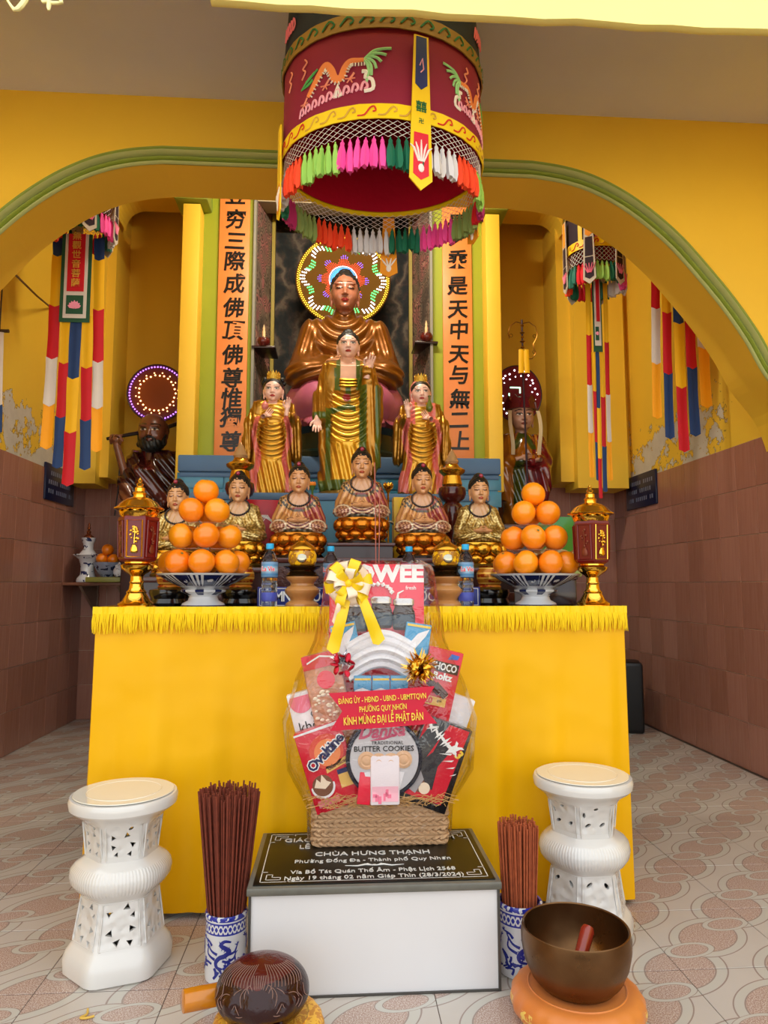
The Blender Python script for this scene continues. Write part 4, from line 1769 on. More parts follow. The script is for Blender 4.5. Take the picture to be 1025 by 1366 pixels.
def canopy(name, label, loc, rx, ry, H, tsize, groups, detail=True, sides=None, bodymat=None, net_n=72, net_h=.075):
    """drum valance: loc = centre of the lower yellow band edge; H = height of the drum"""
    t = thing(name, label, 'canopy', loc)
    NS = 72 if detail else 32
    bodymat = bodymat or M_maroon

    def ring(r, z, wob=0.0):
        return [((rx + r) * math.sin(2 * PI * k / NS) * (1 + wob * math.sin(k * 1.7)), -(ry + r) * math.cos(2 * PI * k / NS) * (1 + wob * math.sin(k * 2.3)), z) for k in range(NS)]

    def belt(nm, mat, z0, z1, r0, r1, th=.006):
        mb = MB()
        zs = [z0 + (z1 - z0) * k / 4 for k in range(5)]
        out = [ring(r0 + (r1 - r0) * k / 4, z, .004) for k, z in enumerate(zs)]
        inn = [ring(r0 + (r1 - r0) * k / 4 - th, z, .004) for k, z in enumerate(zs)][::-1]
        mb.loft(out + inn + [out[0]], False, True, True)
        return mb.build(nm, mat, t, fixn=True)
    bw = .066 * H / .77 if detail else .125 * H
    belt('lower_band', M_yband, 0, bw, .006, .006, .005)
    belt('valance', bodymat, bw * .9, H * .56, 0, -.005)
    belt('upper_band', M_tan, H * .54, H * .64, .008, .004, .006)
    belt('upper_valance', M_navy, H * .62, H, 0, -.02)
    mb = MB()
    mb.loft([ring(-.01, .02), ring(-.02, H * .95), ring(-.02, H * .96)], True, True, True)
    mb.f = mb.f[:-2] + [mb.f[-1]]
    mb.mi = mb.mi[:-2] + [0]
    mb.sm = mb.sm[:-2] + [False]
    mb.build('lining', M_crim, t)
    mb = MB()
    mb.tube([(0, 0, H * .95), (0, 0, max(H + .02, ZC - loc[2] if loc[1] < YA else H + .35))], .008, 6)
    mb.build('hanging_rod', pm('steel_rod', '8a8a88', .4, .8), t)
    # curling scrolls on the bands
    sc_r, sc_b = [], []
    nS = 34 if detail else 18
    for k in range(nS):
        u = 2 * PI * k / nS
        w = 2 * PI / nS
        zc = bw * .5
        pts = curve([(u - w * .5, zc - bw * .28), (u - w * .15, zc - bw * .25), (u + w * .12, zc + bw * .2), (u + w * .32, zc + bw * .28), (u + w * .4, zc + bw * .02), (u + w * .25, zc - bw * .05)], 3)
        (sc_r if (k // 3) % 2 else sc_b).append((pts, bw * .055))
    wrap(t, 'band_scrolls', sc_r, 0, rx + .007, ry + .007, M_emb['red'], .002, .002)['kind'] = 'stuff'
    wrap(t, 'band_scrolls', sc_b, 0, rx + .007, ry + .007, M_emb['gold'], .002, .002)['kind'] = 'stuff'
    sc2 = []
    for k in range(nS):
        u = 2 * PI * k / nS
        w = 2 * PI / nS
        zc = H * .59
        sc2.append((curve([(u - w * .4, zc - H * .02), (u, zc + H * .028), (u + w * .3, zc), (u + w * .1, zc - H * .02)], 3), H * .006))
    wrap(t, 'band_scrolls', sc2, 0, rx + .009, ry + .009, M_emb['deep_green'], .002, .002)['kind'] = 'stuff'
    # net
    mb = MB()
    rr = rx - .008
    for s_ in (-1, 1):
        for k in range(net_n):
            a0 = 2 * PI * k / net_n
            da = s_ * 2 * PI / net_n * 3
            pts = [((rr) * math.sin(a0 + da * q / 3), -(ry - .008) * math.cos(a0 + da * q / 3), -net_h * q / 3) for q in range(4)]
            mb.tube(pts, .0014 if detail else .002, 3, False, False)
    o = mb.build('net', M_net, t)
    o['kind'] = 'stuff'
    # tassels, one by one
    n = sum(c for _, c in groups)
    L, w = tsize
    meshes = {}
    k = 0
    for colr, cnt in groups:
        if colr not in meshes:
            me = tassel_mesh(L, w)
            me.materials.append(fabric('tassel_' + colr, TCOL[colr], .7))
            meshes[colr] = me
        for q in range(cnt):
            a = -PI / 2 + 2 * PI * (k + .5) / n
            k += 1
            o = obj('tassel', meshes[colr], t)
            o.location = (rr * math.sin(a), -(ry - .008) * math.cos(a), -net_h + RND.uniform(-.004, .004))
            o.rotation_euler = (RND.uniform(-.06, .06), RND.uniform(-.06, .06), RND.uniform(0, 6))
            o.scale = (1, 1, RND.uniform(.92, 1.06))
    return t


def streamer(parent, ang, rx, ry, z1, z0, w, mats, marks=None, tilt=0.0):
    """pointed hanging strip on the drum: (border, upper panel, middle, lower panel)"""
    s = bpy.data.objects.new('streamer', None)
    COL.objects.link(s)
    s.parent = parent
    s.location = ((rx + .02) * math.sin(ang), -(ry + .02) * math.cos(ang), z1)
    s.rotation_euler = (tilt, 0, ang)
    L = z1 - z0
    border, up, mid, low = mats
    mb = MB()
    N = 10

    def prof(v):
        return w * (.33 + .2 * v)
    pts = [(-prof(0), 0), (prof(0), 0)] + [(prof(v / N), -L * .93 * v / N) for v in range(1, N + 1)] + [(0, -L)] + [(-prof(v / N), -L * .93 * v / N) for v in range(N, 0, -1)]
    mb.prism(pts, -.003, .003)
    mb.build('strip', border, s)

    def panel(nm, v0, v1, mat, k=.74, point=False):
        m_ = MB()
        a, b_ = prof(v0) * k, prof(v1) * k
        poly = [(-a, -L * v0), (a, -L * v0), (b_, -L * v1)] + ([(0, -L * (v1 + .035))] if point else []) + [(-b_, -L * v1)]
        m_.prism(poly, -.0048, -.003)
        return m_.build(nm, mat, s)
    panel('upper_panel', .01, .32, up, .72, True)
    if mid is not border:
        panel('middle_panel', .36, .62, mid, .72)
    panel('lower_panel', .635, .90, low, .72, True)
    return s, L, prof


M_sblue = fabric('streamer_blue', '17276e', .5)
M_sred = fabric('streamer_red', 'e01c34', .5)
M_syel = fabric('streamer_yellow', 'ffcf10', .5)
M_sora = fabric('streamer_orange', 'f29a16', .5)

# --- the large canopy over the altar
CX, CY, CZ = .205, 3.2, 3.19
grp = [('white', 4), ('orange', 5), ('lime', 6), ('pink', 6), ('green', 5), ('white', 5), ('orange', 5), ('lime', 4),
       ('magenta', 3), ('red', 2), ('olive', 6), ('pink', 6), ('green', 5), ('white', 6), ('orange', 6), ('olive', 5), ('magenta', 4), ('green', 2)]
RXC, RYC = .478, .40
big_c = canopy('hanging_canopy', 'large maroon embroidered canopy with coloured tassels hanging before the arch', (CX, CY, CZ), RXC, RYC, .77, (.135, .034), grp, True)
for u0, z0, s_, fl_ in ((-.50, .20, .24, 1), (1.02, .2, .22, -1), (-2.2, .2, .22, 1), (2.6, .2, .22, -1)):
    dragon_embroidery(big_c, u0, z0, s_, RXC, RYC, fl_)
cl = []
for k in range(5):
    for u_ in (-1.3, -.55, 1.05, 2.4, -2.4):
        cl.append((curve([(u_ + .05 * k, .56 + .012 * (k % 3)), (u_ + .05 * k + .03, .62), (u_ + .05 * k + .06, .58), (u_ + .05 * k + .02, .56)], 3), .005))
wrap(big_c, 'cloud_scrolls', cl, 0, RXC, RYC, M_emb['rose'])['kind'] = 'stuff'
cl = []
for u_ in (-1.15, -.9, .82, 1.1):
    cl.append((curve([(u_, .27), (u_ + .05, .3), (u_ + .01, .32), (u_ + .07, .34), (u_ + .04, .36)], 3), .004))
wrap(big_c, 'cloud_scrolls', cl, 0, RXC, RYC, M_emb['salmon'])['kind'] = 'stuff'

s_, L, pf = streamer(big_c, math.radians(16.5), RXC, RYC, .385, -.31, .10, (M_syel, M_sblue, M_syel, M_sred), tilt=.02)
text('囍', .052, M_emb['deep_green'], s_, (0, -.005, -L * .47), name='emblem', bold=.01)
text('卍', .026, M_emb['deep_green'], s_, (0, -.005, -L * .56), name='emblem')
mb = MB()
for k in range(5):
    a = (k - 2) * .28
    mb.tube([(a * .02, -.0055, -L * .82), (a * .06, -.0065, -L * .74), (a * .09, -.0055, -L * (.68 + .02 * abs(k - 2)))], [.004, .005, .002], 5)
mb.ball((0, -.006, -L * .86), .014, 8, 5, (1, .3, 1.4))
mb.build('bird_motif', M_emb['white'], s_)
mb = MB()
mb.tube([(-.008, -.0055, -L * .2), (.004, -.0055, -L * .15), (.01, -.0055, -L * .22), (-.004, -.0055, -L * .245)], .003, 5)
mb.build('cloud_motif', M_emb['pinkw'], s_)
for ang, z1, z0, tl in ((math.radians(-76), .14, -.31, .0), (math.radians(112), .02, -.26, -.03), (math.radians(173), .0, -.33, 0)):
    s_, L, pf = streamer(big_c, ang, RXC, RYC, z1, z0, .09, (M_syel if ang < 0 else M_sora, M_syel if ang < 0 else M_sora, M_syel if ang < 0 else M_sora, M_sora), tilt=tl)
    mb = MB()
    for sd in (-1, 1):
        for k in range(4):
            a = (k - 1.5) * .3
            mb.tube([(a * .02, sd * .0055, -L * .82), (a * .06, sd * .0065, -L * .75), (a * .09, sd * .0055, -L * .69)], [.004, .005, .002], 5)
        mb.ball((0, sd * .006, -L * .86), .014, 8, 5, (1, .3, 1.4))
    mb.build('bird_motif', M_emb['white'], s_)

# --- small canopies inside the arch
M_dpurple = fabric('dark_purple_cloth', '2a1626')
grp2 = [('teal', 3), ('red', 4), ('lime', 3), ('green', 4), ('pink', 4), ('white', 4), ('teal', 3), ('red', 4), ('green', 3), ('orange', 4)]


def small_canopy(label, c, rx, ry, H):
    t = canopy('hanging_canopy', label, c, rx, ry, H, (.14, .04), grp2, False, bodymat=M_dpurple, net_n=36, net_h=.10)
    for k in range(6):
        a = 2 * PI * (k + .5) / 6
        s_, L, pf = streamer(t, a, rx, ry, H * .5, -.28, .085, (fabric('silver_edge', 'cfc6b8', .5), M_sora, M_dpurple, M_dpurple))
        mb = MB()
        for q in range(5):
            b_ = (q - 2) * .25
            mb.tube([(b_ * .02, -.0055, -L * .85), (b_ * .09, -.0065, -L * .72)], [.005, .003], 4)
        mb.build('flame_motif', M_emb['rose'], s_)
        wrap(t, 'edge_braid', [([(a - .32, H * .02), (a - .32, H * .9)], .016)], 0, rx, ry, M_syel, .004, .004)
    for k in range(3):
        a = 2 * PI * k / 3 + .1
        fl_ = [([(a + .1 * math.cos(q), H * .3 + .05 * math.sin(q)), (a + (.1 + .22 * (1 if q % 2 else .8)) * math.cos(q * .7), H * .3 + .11 * math.sin(q * .7))], .006) for q in range(9)]
        wrap(t, 'plume_motif', fl_, 0, rx, ry, M_emb['pale_green'])
        wrap(t, 'bird_motif', [([(a - .12, H * .3), (a + .08, H * .32)], .03), ([(a + .05, H * .28), (a + .2, H * .2)], .015)], 0, rx, ry, M_emb['gold'])
        wv = [(curve([(a - .4 + q * .12, H * .12), (a - .36 + q * .12, H * .19), (a - .32 + q * .12, H * .12)], 3), .008) for q in range(7)]
        wrap(t, 'wave_motif', wv, 0, rx, ry, M_emb['rose'])
    return t


p = at(112, 284, 4.75)
small_canopy('small tasselled canopy above the left striped banner, mostly behind the arch', (p.x, p.y, p.z + .05), .20, .2, .55)
p = at(793, 345, 4.85)
small_canopy('small dark canopy with plume embroidery above the narrow banner at right', (p.x, p.y, p.z), .20, .2, .52)

# --- striped banners: each strip is a part
SEGC = {'y': fabric('banner_yellow', 'f2b705', .65), 'b': fabric('banner_blue', '17396e', .65), 'r': fabric('banner_red', 'c8061e', .65), 'w': fabric('banner_white', 'd8cfc9', .65), 'o': fabric('banner_orange', 'ffa60c', .65)}


def strip(parent, x, z0, w, segs, y=0.0, sway=0.0, twist=0.0):
    """hanging strip of coloured lengths with pointed joints; z0 = top"""
    st = bpy.data.objects.new('strip', None)
    COL.objects.link(st)
    st.parent = parent
    st.location = (x, y, z0)
    st.rotation_euler = (0, sway, twist)
    z = 0
    tip = w * .26
    for i, (c, L) in enumerate(segs):
        mb = MB()
        last = i == len(segs) - 1
        n = 6

        def fn(u, v):
            xx = (u - .5) * w
            zz = z - v * L - tip * (1 - abs(u - .5) * 2) * (v if i == 0 else 1) + 0
            if i == 0 and v == 0:
                zz = z
            return (xx * (1 + .04 * math.sin(v * 5 + i)), .006 * math.sin(u * PI * 2 + i) * w / .1 + .004 * math.sin(z * 3 - v * 4), zz)
        mb.grid(fn, 4, n, .0025)
        mb.build('segment', SEGC[c], st, fixn=True)
        z -= L
    return st


def pxz(px, y0, Y):
    return at(px, y0, Y)


def px_strip(t, loc, Y, px0, py0, px1, py1, wpx, cols, cuts, dy=0.0):
    """strip between two picture points, cut at picture heights"""
    a, b_ = at(px0, py0, Y + dy), at(px1, py1, Y + dy)
    L = (a - b_).length
    segs = []
    prev = py0
    for c, cy in zip(cols, cuts):
        segs.append((c, L * (cy - prev) / (py1 - py0)))
        prev = cy
    strip(t, a.x - loc[0], a.z - loc[2], wpx * Y / FPX, segs, dy, math.atan2(a.x - b_.x, a.z - b_.z))


def hangers(t, loc, xs, z):
    mb = MB()
    mb.tube([(min(xs) - .06, 0, z), (max(xs) + .06, 0, z)], .012, 8)
    mb.build('top_bar', pm('dark_rod', '3a2a1c', .5), t)
    for x in xs:
        mb = MB()
        mb.tube([(x, 0, z), (x, 0, ZS - loc[2] + .005)], .005, 6)
        mb.build('hanging_cord', pm('dark_rod', '3a2a1c', .5), t)


YBn = 4.78
lb = at(100, 300, YBn)
ban = thing('hanging_banner', 'left striped banner with a red lettered panel and five pointed tails', 'banner', lb)
px_strip(ban, lb, YBn, 79, 318, 62, 596, 15, 'byrwo', (340, 408, 478, 540, 596), .02)
px_strip(ban, lb, YBn, 133, 318, 129, 600, 14, 'byrwo', (346, 414, 483, 544, 600), .02)
px_strip(ban, lb, YBn, 90, 420, 76, 624, 13, 'yrb', (484, 556, 622), .01)
px_strip(ban, lb, YBn, 117, 422, 113, 626, 14, 'yrb', (490, 560, 624), .01)
px_strip(ban, lb, YBn, 102, 425, 90, 645, 15, 'byr', (504, 576, 645), 0)
hangers(ban, lb, (-.13, .17), .10)
cp = at(105, 314, YBn) - lb
ce_ = at(100, 431, YBn) - lb
sw = math.atan2(cp.x - ce_.x, cp.z - ce_.z)
pnl = bpy.data.objects.new('lettered_panel', None)
COL.objects.link(pnl)
pnl.parent = ban
pnl.location = (cp.x, -.015, cp.z)
pnl.rotation_euler = (0, sw, 0)
PH = (cp - ce_).length
PW = 40 * YBn / FPX
for nm, w_, z0_, z1_, mt, yy in (('green_border', PW, 0, PH, fabric('banner_green', '1d5238', .6), 0), ('white_border', PW * .76, .0, PH * .955, SEGC['w'], -.003),
                                 ('red_field', PW * .56, 0, PH * .655, SEGC['r'], -.006), ('green_field', PW * .56, PH * .70, PH * .91, fabric('banner_green', '1d5238', .6), -.006)):
    mb = MB()
    mb.rbox((0, yy, -(z0_ + z1_) / 2), (w_, .004, z1_ - z0_), .001, 1)
    mb.build(nm, mt, pnl)
for k, ch in enumerate('無觀世音菩薩'):
    text(ch, .062, M_emb['gold'], pnl, (0, -.009, -PH * (.03 + .107 * k)), name='character', bold=.012)
mb = MB()
for k in range(7):
    a = (k - 3) * .42
    mb.M = T(0, -.009, -PH * .84, 0, a, 0)
    mb.prism([(-.009, 0), (.009, 0), (.013, .03), (0, .052 - .002 * abs(k - 3)), (-.013, .03)], -.004 + .0004 * k, .001)
mb.build('lotus_motif', fabric('lotus_pink', 'f59ab8', .6), pnl)

Yr = 4.92
rb = at(795, 380, Yr)
ban = thing('hanging_banner', 'narrow striped banner seen edge on under the small right canopy', 'banner', rb)
px_strip(ban, rb, Yr, 784, 375, 790, 640, 7, 'yrwo', (448, 515, 578, 636), .03)
px_strip(ban, rb, Yr, 807, 378, 815, 640, 6, 'yrwo', (458, 528, 590, 640), .03)
px_strip(ban, rb, Yr, 792, 470, 799, 640, 6, 'yrb', (522, 590, 640), .015)
px_strip(ban, rb, Yr, 803, 470, 808, 655, 6, 'yrb', (530, 596, 655), .015)
px_strip(ban, rb, Yr, 797, 468, 802, 664, 5, 'byr', (545, 612, 664), 0)
hangers(ban, rb, (-.06, .06), .18)
for nm, w_, z0_, z1_, mt, yy in (('green_border', 13, 352, 470, fabric('banner_green', '1d5238', .6), -.01), ('white_border', 9, 352, 462, SEGC['w'], -.014), ('red_field', 5, 352, 430, SEGC['r'], -.018), ('green_field', 5, 437, 455, fabric('banner_green', '1d5238', .6), -.018)):
    a, b_ = at(795, z0_, Yr) - rb, at(797, z1_, Yr) - rb
    mb = MB()
    mb.rbox(((a.x + b_.x) / 2, yy, (a.z + b_.z) / 2), (w_ * Yr / FPX, .005, a.z - b_.z), .001, 1)
    mb.build(nm, mt, ban)
mb = MB()
c_ = at(796, 446, Yr) - rb
mb.ball((c_.x, -.022, c_.z), .012, 8, 6, (1, .3, 1.2))
mb.build('lotus_motif', fabric('lotus_pink', 'f59ab8', .6), ban)

Yr = 4.62
rb = at(905, 340, Yr)
ban = thing('hanging_banner', 'right striped banner of five pointed tails beside the right wall', 'banner', rb)
px_strip(ban, rb, Yr, 874, 300, 877, 556, 13, 'yrwo', (352, 412, 485, 556), .03)
px_strip(ban, rb, Yr, 887, 310, 894, 583, 13, 'byrb', (352, 418, 499, 583), .015)
px_strip(ban, rb, Yr, 901, 310, 913, 600, 15, 'rbyr', (370, 432, 517, 600), 0)
px_strip(ban, rb, Yr, 915, 310, 928, 579, 15, 'byrb', (352, 420, 491, 579), .015)
px_strip(ban, rb, Yr, 931, 300, 943, 541, 16, 'yrwo', (352, 412, 464, 541), .03)

hangers(ban, rb, (-.15, .14), .22)
lb2 = at(-4, 500, 4.7)
ban = thing('hanging_banner', 'striped banner of which only a white-edged blue tail shows beside the left edge', 'banner', lb2)
px_strip(ban, lb2, 4.7, -2, 440, -5, 576, 14, 'wb', (540, 576), 0)
px_strip(ban, lb2, 4.7, -12, 440, -15, 600, 14, 'yr', (540, 600), .01)
hangers(ban, lb2, (-.05, .0), .30)
mb = MB()
a, b_ = at(20, 366, 4.27), at(70, 412, 5.83)
cord = thing('banner_cord', 'thin brown cord running from the arch to the left wall', 'cord', a)
mb.tube([(0, 0, 0), tuple((b_ - a) * .5 + Vector((0, 0, -.01))), tuple(b_ - a)], .007, 6)
mb.build('cord', pm('brown_cord', '6b4a2a', .7), cord)
# ================================================================== figures and discs in the side niches
M_woodp = pm('brown_pedestal', '3a1e16', .4, coat=.2, var=.3)


def pedestal(label, c, w, d, h):
    t = thing('pedestal', label, 'pedestal', (c[0], c[1], 0))
    mb = MB()
    mb.rbox((0, 0, h / 2 - .03), (w, d, h - .06), .01)
    mb.build('body', M_woodp, t)
    mb = MB()
    mb.rbox((0, 0, h - .03), (w + .06, d + .06, .06), .015)
    mb.build('top', M_rose2, t)
    return t


PXM = 6.15 / FPX
o0 = at(200, 700, 6.15)
pedestal('dark wooden pedestal under the bearded figure in the left niche', (o0.x, o0.y), .34, .42, o0.z - .012)
dh = thing('bearded_monk_statue', 'dark glazed statue of a bearded monk carrying a pole on his shoulder', 'statue', o0)


def q(px, py, y=0.0):
    return ((px - 200) * PXM, y, (700 - py) * PXM)


def dharma(P):
    X, Y, Z = P
    d = column(P, [(0, .21, .15), (.15, .20, .15), (.4, .19, .14), (.55, .185, .125, .01), (.62, .15, .10, .015), (.66, .07, .07, .01)])
    d = smin(d, cap(P, q(180, 612), q(168, 646, -.06), .075, .07), .05)
    d = smin(d, column(P, [(.08, .05, .05, -.17, -.06), (.14, .075, .08, -.165, -.06), (.38, .07, .08, -.165, -.06), (.44, .03, .03, -.16, -.06)]), .04)
    d = smin(d, cap(P, q(226, 614), q(234, 655), .085, .085), .06)
    d = smin(d, cap(P, q(232, 655, -.02), q(190, 628, -.15), .075, .05), .05)
    d = smin(d, cap(P, q(190, 634, -.14), q(228, 668, -.12), .04, .04), .05)
    w = np.clip((Z - .05) / .1, 0, 1)
    d = d + .008 * np.sin((X * .9 + Z * .75) * 70) * w * (Y < 0)
    d = d + .006 * np.sin((X - Z * .4) * 60) * np.clip((.3 - Z) / .1, 0, 1)
    chest = ell(P, (-.03, -.17, .60), (.06, .12, .13))
    return smax(d, -chest, .03)


def dharma_col(V):
    C = flat(V, '35100f')
    X, Y, Z = V.T
    C = cmix(C, (np.abs(X + .03 - (.62 - Z) * .3) < .035) & (Z > .45) & (Y < 0), '5a1d18')
    C = cmix(C, np.clip(1.2 - np.abs(X * .8 + Z - .33) * 14, 0, 1) * (X > -.1) * (Y < -.05), '6a2c1e')
    return cmix(C, (X < -.13) & (Z > .1) & (Z < .34), '7a4426')


sculpt_obj('robe', dharma, (-.3, -.28, 0), (.34, .2, .72), .0085, vcm('glazed_robe', .16, 0, coat=.7), dh, dharma_col)
make_head(dh, (.01, -.05, .655), .30, '6f3f2a', .05, hx=1.12, lip='4a1a16', brow='16110f', eye='120c0a', white='d8c6b4')


def beard(P):
    d = ell(P, (0, -.1, .10), (.32, .34, .22))
    d = smin(d, ell(P, (0, -.25, -.02), (.2, .18, .14)), .1)
    d = smin(d, cap((np.abs(P[0]), P[1], P[2]), (.3, .0, .45), (.26, -.12, .1), .07, .1), .06)
    d = smin(d, cap((np.abs(P[0]), P[1], P[2]), (.02, -.40, .27), (.16, -.36, .22), .04, .03), .03)
    d = smax(d, -ell(P, (0, -.45, .17), (.1, .12, .035)), .02)
    d = d + .012 * np.sin(P[0] * 60 + P[2] * 20)
    return d


o = sculpt_obj('beard', beard, (-.42, -.56, -.2), (.42, .3, .5), 1 / 40, pm('dark_beard', '15191a', .4, bump=.3, bs=40), dh)
o.location, o.scale = (.01, -.05, .655), (.30 * 1.12, .30, .30)
o = obj('hair', hair_plain_me.copy(), dh, None)
o.location, o.scale = (.01, -.022, .655), (.30 * 1.12, .26, .27)
o.data.materials.clear()
o.data.materials.append(pm('bald_brown', '5f3524', .35, coat=.3))
mb = MB()
mb.tube([q(146, 590, -.12), q(175, 583, -.1), q(215, 572, -.02), q(249, 554, .06)], [.014, .016, .017, .018], 8)
mb.build('pole', pm('black_pole', '1b1210', .35), dh)
mb = MB()
mb.ball(q(234, 580, .1), .085, 14, 10, (.55, .4, 1.15))
mb.build('hanging_shoe', pm('dark_red_lacquer', '3d0c10', .25, coat=.4), dh)
M_arm = pm('brown_arm_paint', '7a4a30', .3, coat=.4)
V, Fq = sculpt(lambda P: smin(cap(P, q(170, 642, -.06), q(160, 600, -.13), .038, .03), ell(P, q(159, 592, -.13), (.042, .045, .036)), .03), (-.36, -.24, .3), (-.1, .02, .78), .007)
obj('forearm', npmesh('forearm', V, Fq), dh, M_arm)
mb = MB()
for k in range(4):
    px_ = 153 + k * 4
    mb.tube([q(px_, 597, -.14), q(px_ - .5, 592, -.165), q(px_, 586, -.15), q(px_ + .5, 585, -.12)], [.011, .011, .01, .007], 6)
mb.tube([q(168, 594, -.15), q(165, 588, -.165), q(160, 586, -.165)], [.012, .011, .008], 6)
mb.build('fingers', M_arm, dh)
mb = MB()
mb.lathe([(.22, -.012), (.225, .0), (.2, .02)], 24, sy=.75)
mb.build('base', M_blackbase, dh)
mb = MB()
mb.tube([q(163, 628, -.1), q(162, 660, -.1), q(159, 690, -.1)], .006, 6)
mb.build('cord', pm('dark_cord', '1a1210', .5), dh)


def led_disc(label, px, py, Y, rx_px, ry_px, board, rings):
    c = at(px, py, Y)
    t = thing('halo_disc', label, 'halo', c)
    r = rx_px * Y / FPX
    sz = ry_px / rx_px
    mb = MB()
    mb.M = Matrix.Diagonal((1, 1, sz, 1)) @ Matrix.Rotation(PI / 2, 4, 'X')
    mb.lathe([(r * .98, -.012), (r, 0), (r * .98, .014)], 48)
    mb.build('disc', board, t)
    mb = MB()
    pts = [(r * math.cos(2 * PI * k / 48), -.014, sz * r * math.sin(2 * PI * k / 48)) for k in range(49)]
    mb.tube(pts, .006, 6)
    mb.build('rim', pm('dark_rim', '3a1a2a', .4), t)
    mb = MB()
    mb.rbox((0, (YB - Y) / 2, 0), (.04, YB - Y, .04), .004)
    mb.build('bracket', M_blackbase, t)
    for nm, mat, fr, n, ph, jit, rad in rings:
        rr = random.Random(n)
        p = [(x_ * (1 + rr.uniform(-jit, jit)), z_ * sz * (1 + rr.uniform(-jit, jit))) for x_, z_ in ringpts(r * fr, n, ph)]
        o = halo_ring(t, nm, mat, p, rad)
        o.location = (0, -.015, 0)
    return t, r


m, b = newmat('orange_led_board')
g = b.n('TexGradient')
g.gradient_type = 'SPHERICAL'
mp = b.n('Mapping')
b.l(b.coord(), mp.inputs[0])
mp.inputs['Scale'].default_value = (3.6, 3.6, 3.6)
b.l(mp.outputs[0], g.inputs[0])
b.l(b.ramp(g.outputs[0], [(.0, lin('6a2a52')), (.30, lin('8a3426')), (.45, lin('a8501a')), (1, lin('9a4a14'))]), b.bsdf.inputs['Base Color'])
M_oboard = m
led_disc('round orange board with a rim of violet lights behind the bearded monk', 210, 525, 6.45, 39, 39, M_oboard,
         [('violet_lights', led('led_lilac', 'a56bff', 3.0), .92, 56, 0, .004, .0085), ('warm_lights', led('led_warm', 'ffd58a', 3.0), .62, 26, 0, .03, .0095), ('warm_lights', led('led_warm', 'ffd58a', 3.0), .72, 16, .4, .03, .007)])
t, r = led_disc('round maroon board with scattered white lights behind the hatted monk', 690, 526, 6.45, 34, 40, pm('maroon_board', '7a1226', .35, coat=.3),
                [('white_lights', led('led_cold', 'eaf4ff', 3.0), .80, 26, 0, .08, .0105), ('white_lights', led('led_cold', 'eaf4ff', 3.0), .64, 16, .3, .12, .008)])
mb = MB()
mb.rbox((-.02, -.018, .06), (.1, .006, .012), .002)
mb.rbox((.025, -.018, .035), (.012, .006, .06), .002)
mb.rbox((-.08, -.018, -.03), (.012, .006, .07), .002)
mb.build('green_bars', led('led_mint', 'a8ffce', 2.2), t)

# --- hatted monk with the ringed staff
o0 = at(697, 700, 6.15)
pedestal('dark wooden pedestal under the hatted monk in the right niche', (o0.x, o0.y), .5, .5, o0.z - .012)
ks = thing('hatted_monk_statue', 'statue of a monk in red and orange robe with red crown hat and ringed staff', 'statue', o0)


def q2(px, py, y=0.0):
    return ((px - 697) * PXM, y, (700 - py) * PXM)


def kshiti(P):
    X, Y, Z = P
    d = column(P, [(0, .17, .13), (.1, .175, .135), (.4, .16, .125), (.65, .17, .12), (.76, .15, .10), (.82, .08, .07)])
    for s_ in (-1, 1):
        d = smin(d, cap(P, (s_ * .15, 0, .75), (s_ * .2, -.03, .58), .07, .075), .05)
        d = smin(d, cap(P, (s_ * .2, -.03, .57), (s_ * .05, -.16, .55), .07, .05), .04)
        d = smin(d, column(P, [(.2, .04, .05, s_ * .17, -.06), (.28, .065, .08, s_ * .18, -.06), (.5, .075, .085, s_ * .18, -.06), (.58, .03, .03, s_ * .18, -.05)]), .04)
    d = d + .006 * np.sin((X * 1.0 + Z * .3) * 85) * np.clip((.55 - Z) / .1, 0, 1)
    d = d + .005 * np.sin((np.abs(X) * 1 + Z * .5) * 80) * np.clip((Z - .5) / .1, 0, 1)
    return d


def ks_col(V):
    X, Y, Z = V.T
    C = flat(V, '9c5a12')
    C = cmix(C, X > .07 - .0 * Z, '6d0d16')
    C = cmix(C, (X > -.02) & (Z < .56), '700f18')
    C = cmix(C, (np.abs(X + .05) < .05) & (Z < .56) & (Y < 0), '35420f')
    C = cmix(C, (np.abs(np.abs(X) - (.83 - Z) * .55) < .03) & (Z > .66) & (Y < 0), '3d4a12')
    C = cmix(C, (np.abs(np.abs(X) - .12) < .01) & (Z > .55) & (Y < 0), 'c07a1c')
    return C


sculpt_obj('robe', kshiti, (-.32, -.26, 0), (.32, .18, .84), .0085, vcm('glazed_robe', .16, 0, coat=.7), ks, ks_col)
make_head(ks, (.005, -.03, .845), .26, 'b98a72', .04, lip='7a2a22', brow='3a2a20', eye='241812')
mb = MB()
mb.lathe([(.115, 0), (.125, .02), (.12, .05), (.09, .1), (.03, .12)], 20, (.005, -.01, 1.035), sx=1.1)
for k in range(5):
    a = (k - 2) * .62
    mb.M = T(.005 + .135 * math.sin(a), -.01 - .125 * math.cos(a), 1.03, -.1, 0, a)
    mb.prism([(-.045, 0), (.045, 0), (.055, .06), (.0, .13), (-.055, .06)], -.008, .008)
mb.M = Matrix()
mb.build('crown_hat', pm('maroon_hat', '5d0a18', .3, coat=.3), ks)
M_rib = pm('cream_ribbon', 'c9b48c', .5)
for s_ in (-1, 1):
    mb = MB()
    mb.grid(lambda u, v: ((s_ * (.125 + .01 * math.sin(v * 5)) + (u - .5) * .032), -.13 - .06 * math.sin(v * 2.4), 1.0 - v * .40), 2, 10, .006)
    mb.build('ribbon', M_rib, ks, fixn=True)
make_hand(ks, (-.05, -.21, .565), .105, 'b98a72', (.2, 1.35, 0), 'curl')
make_hand(ks, (.09, -.20, .55), .105, 'b98a72', (-1.2, -1.2, 0), 'curl', True)
st_ = [q2(691, 428, -.27), q2(692, 520, -.26), q2(696, 690, -.25)]
mb = MB()
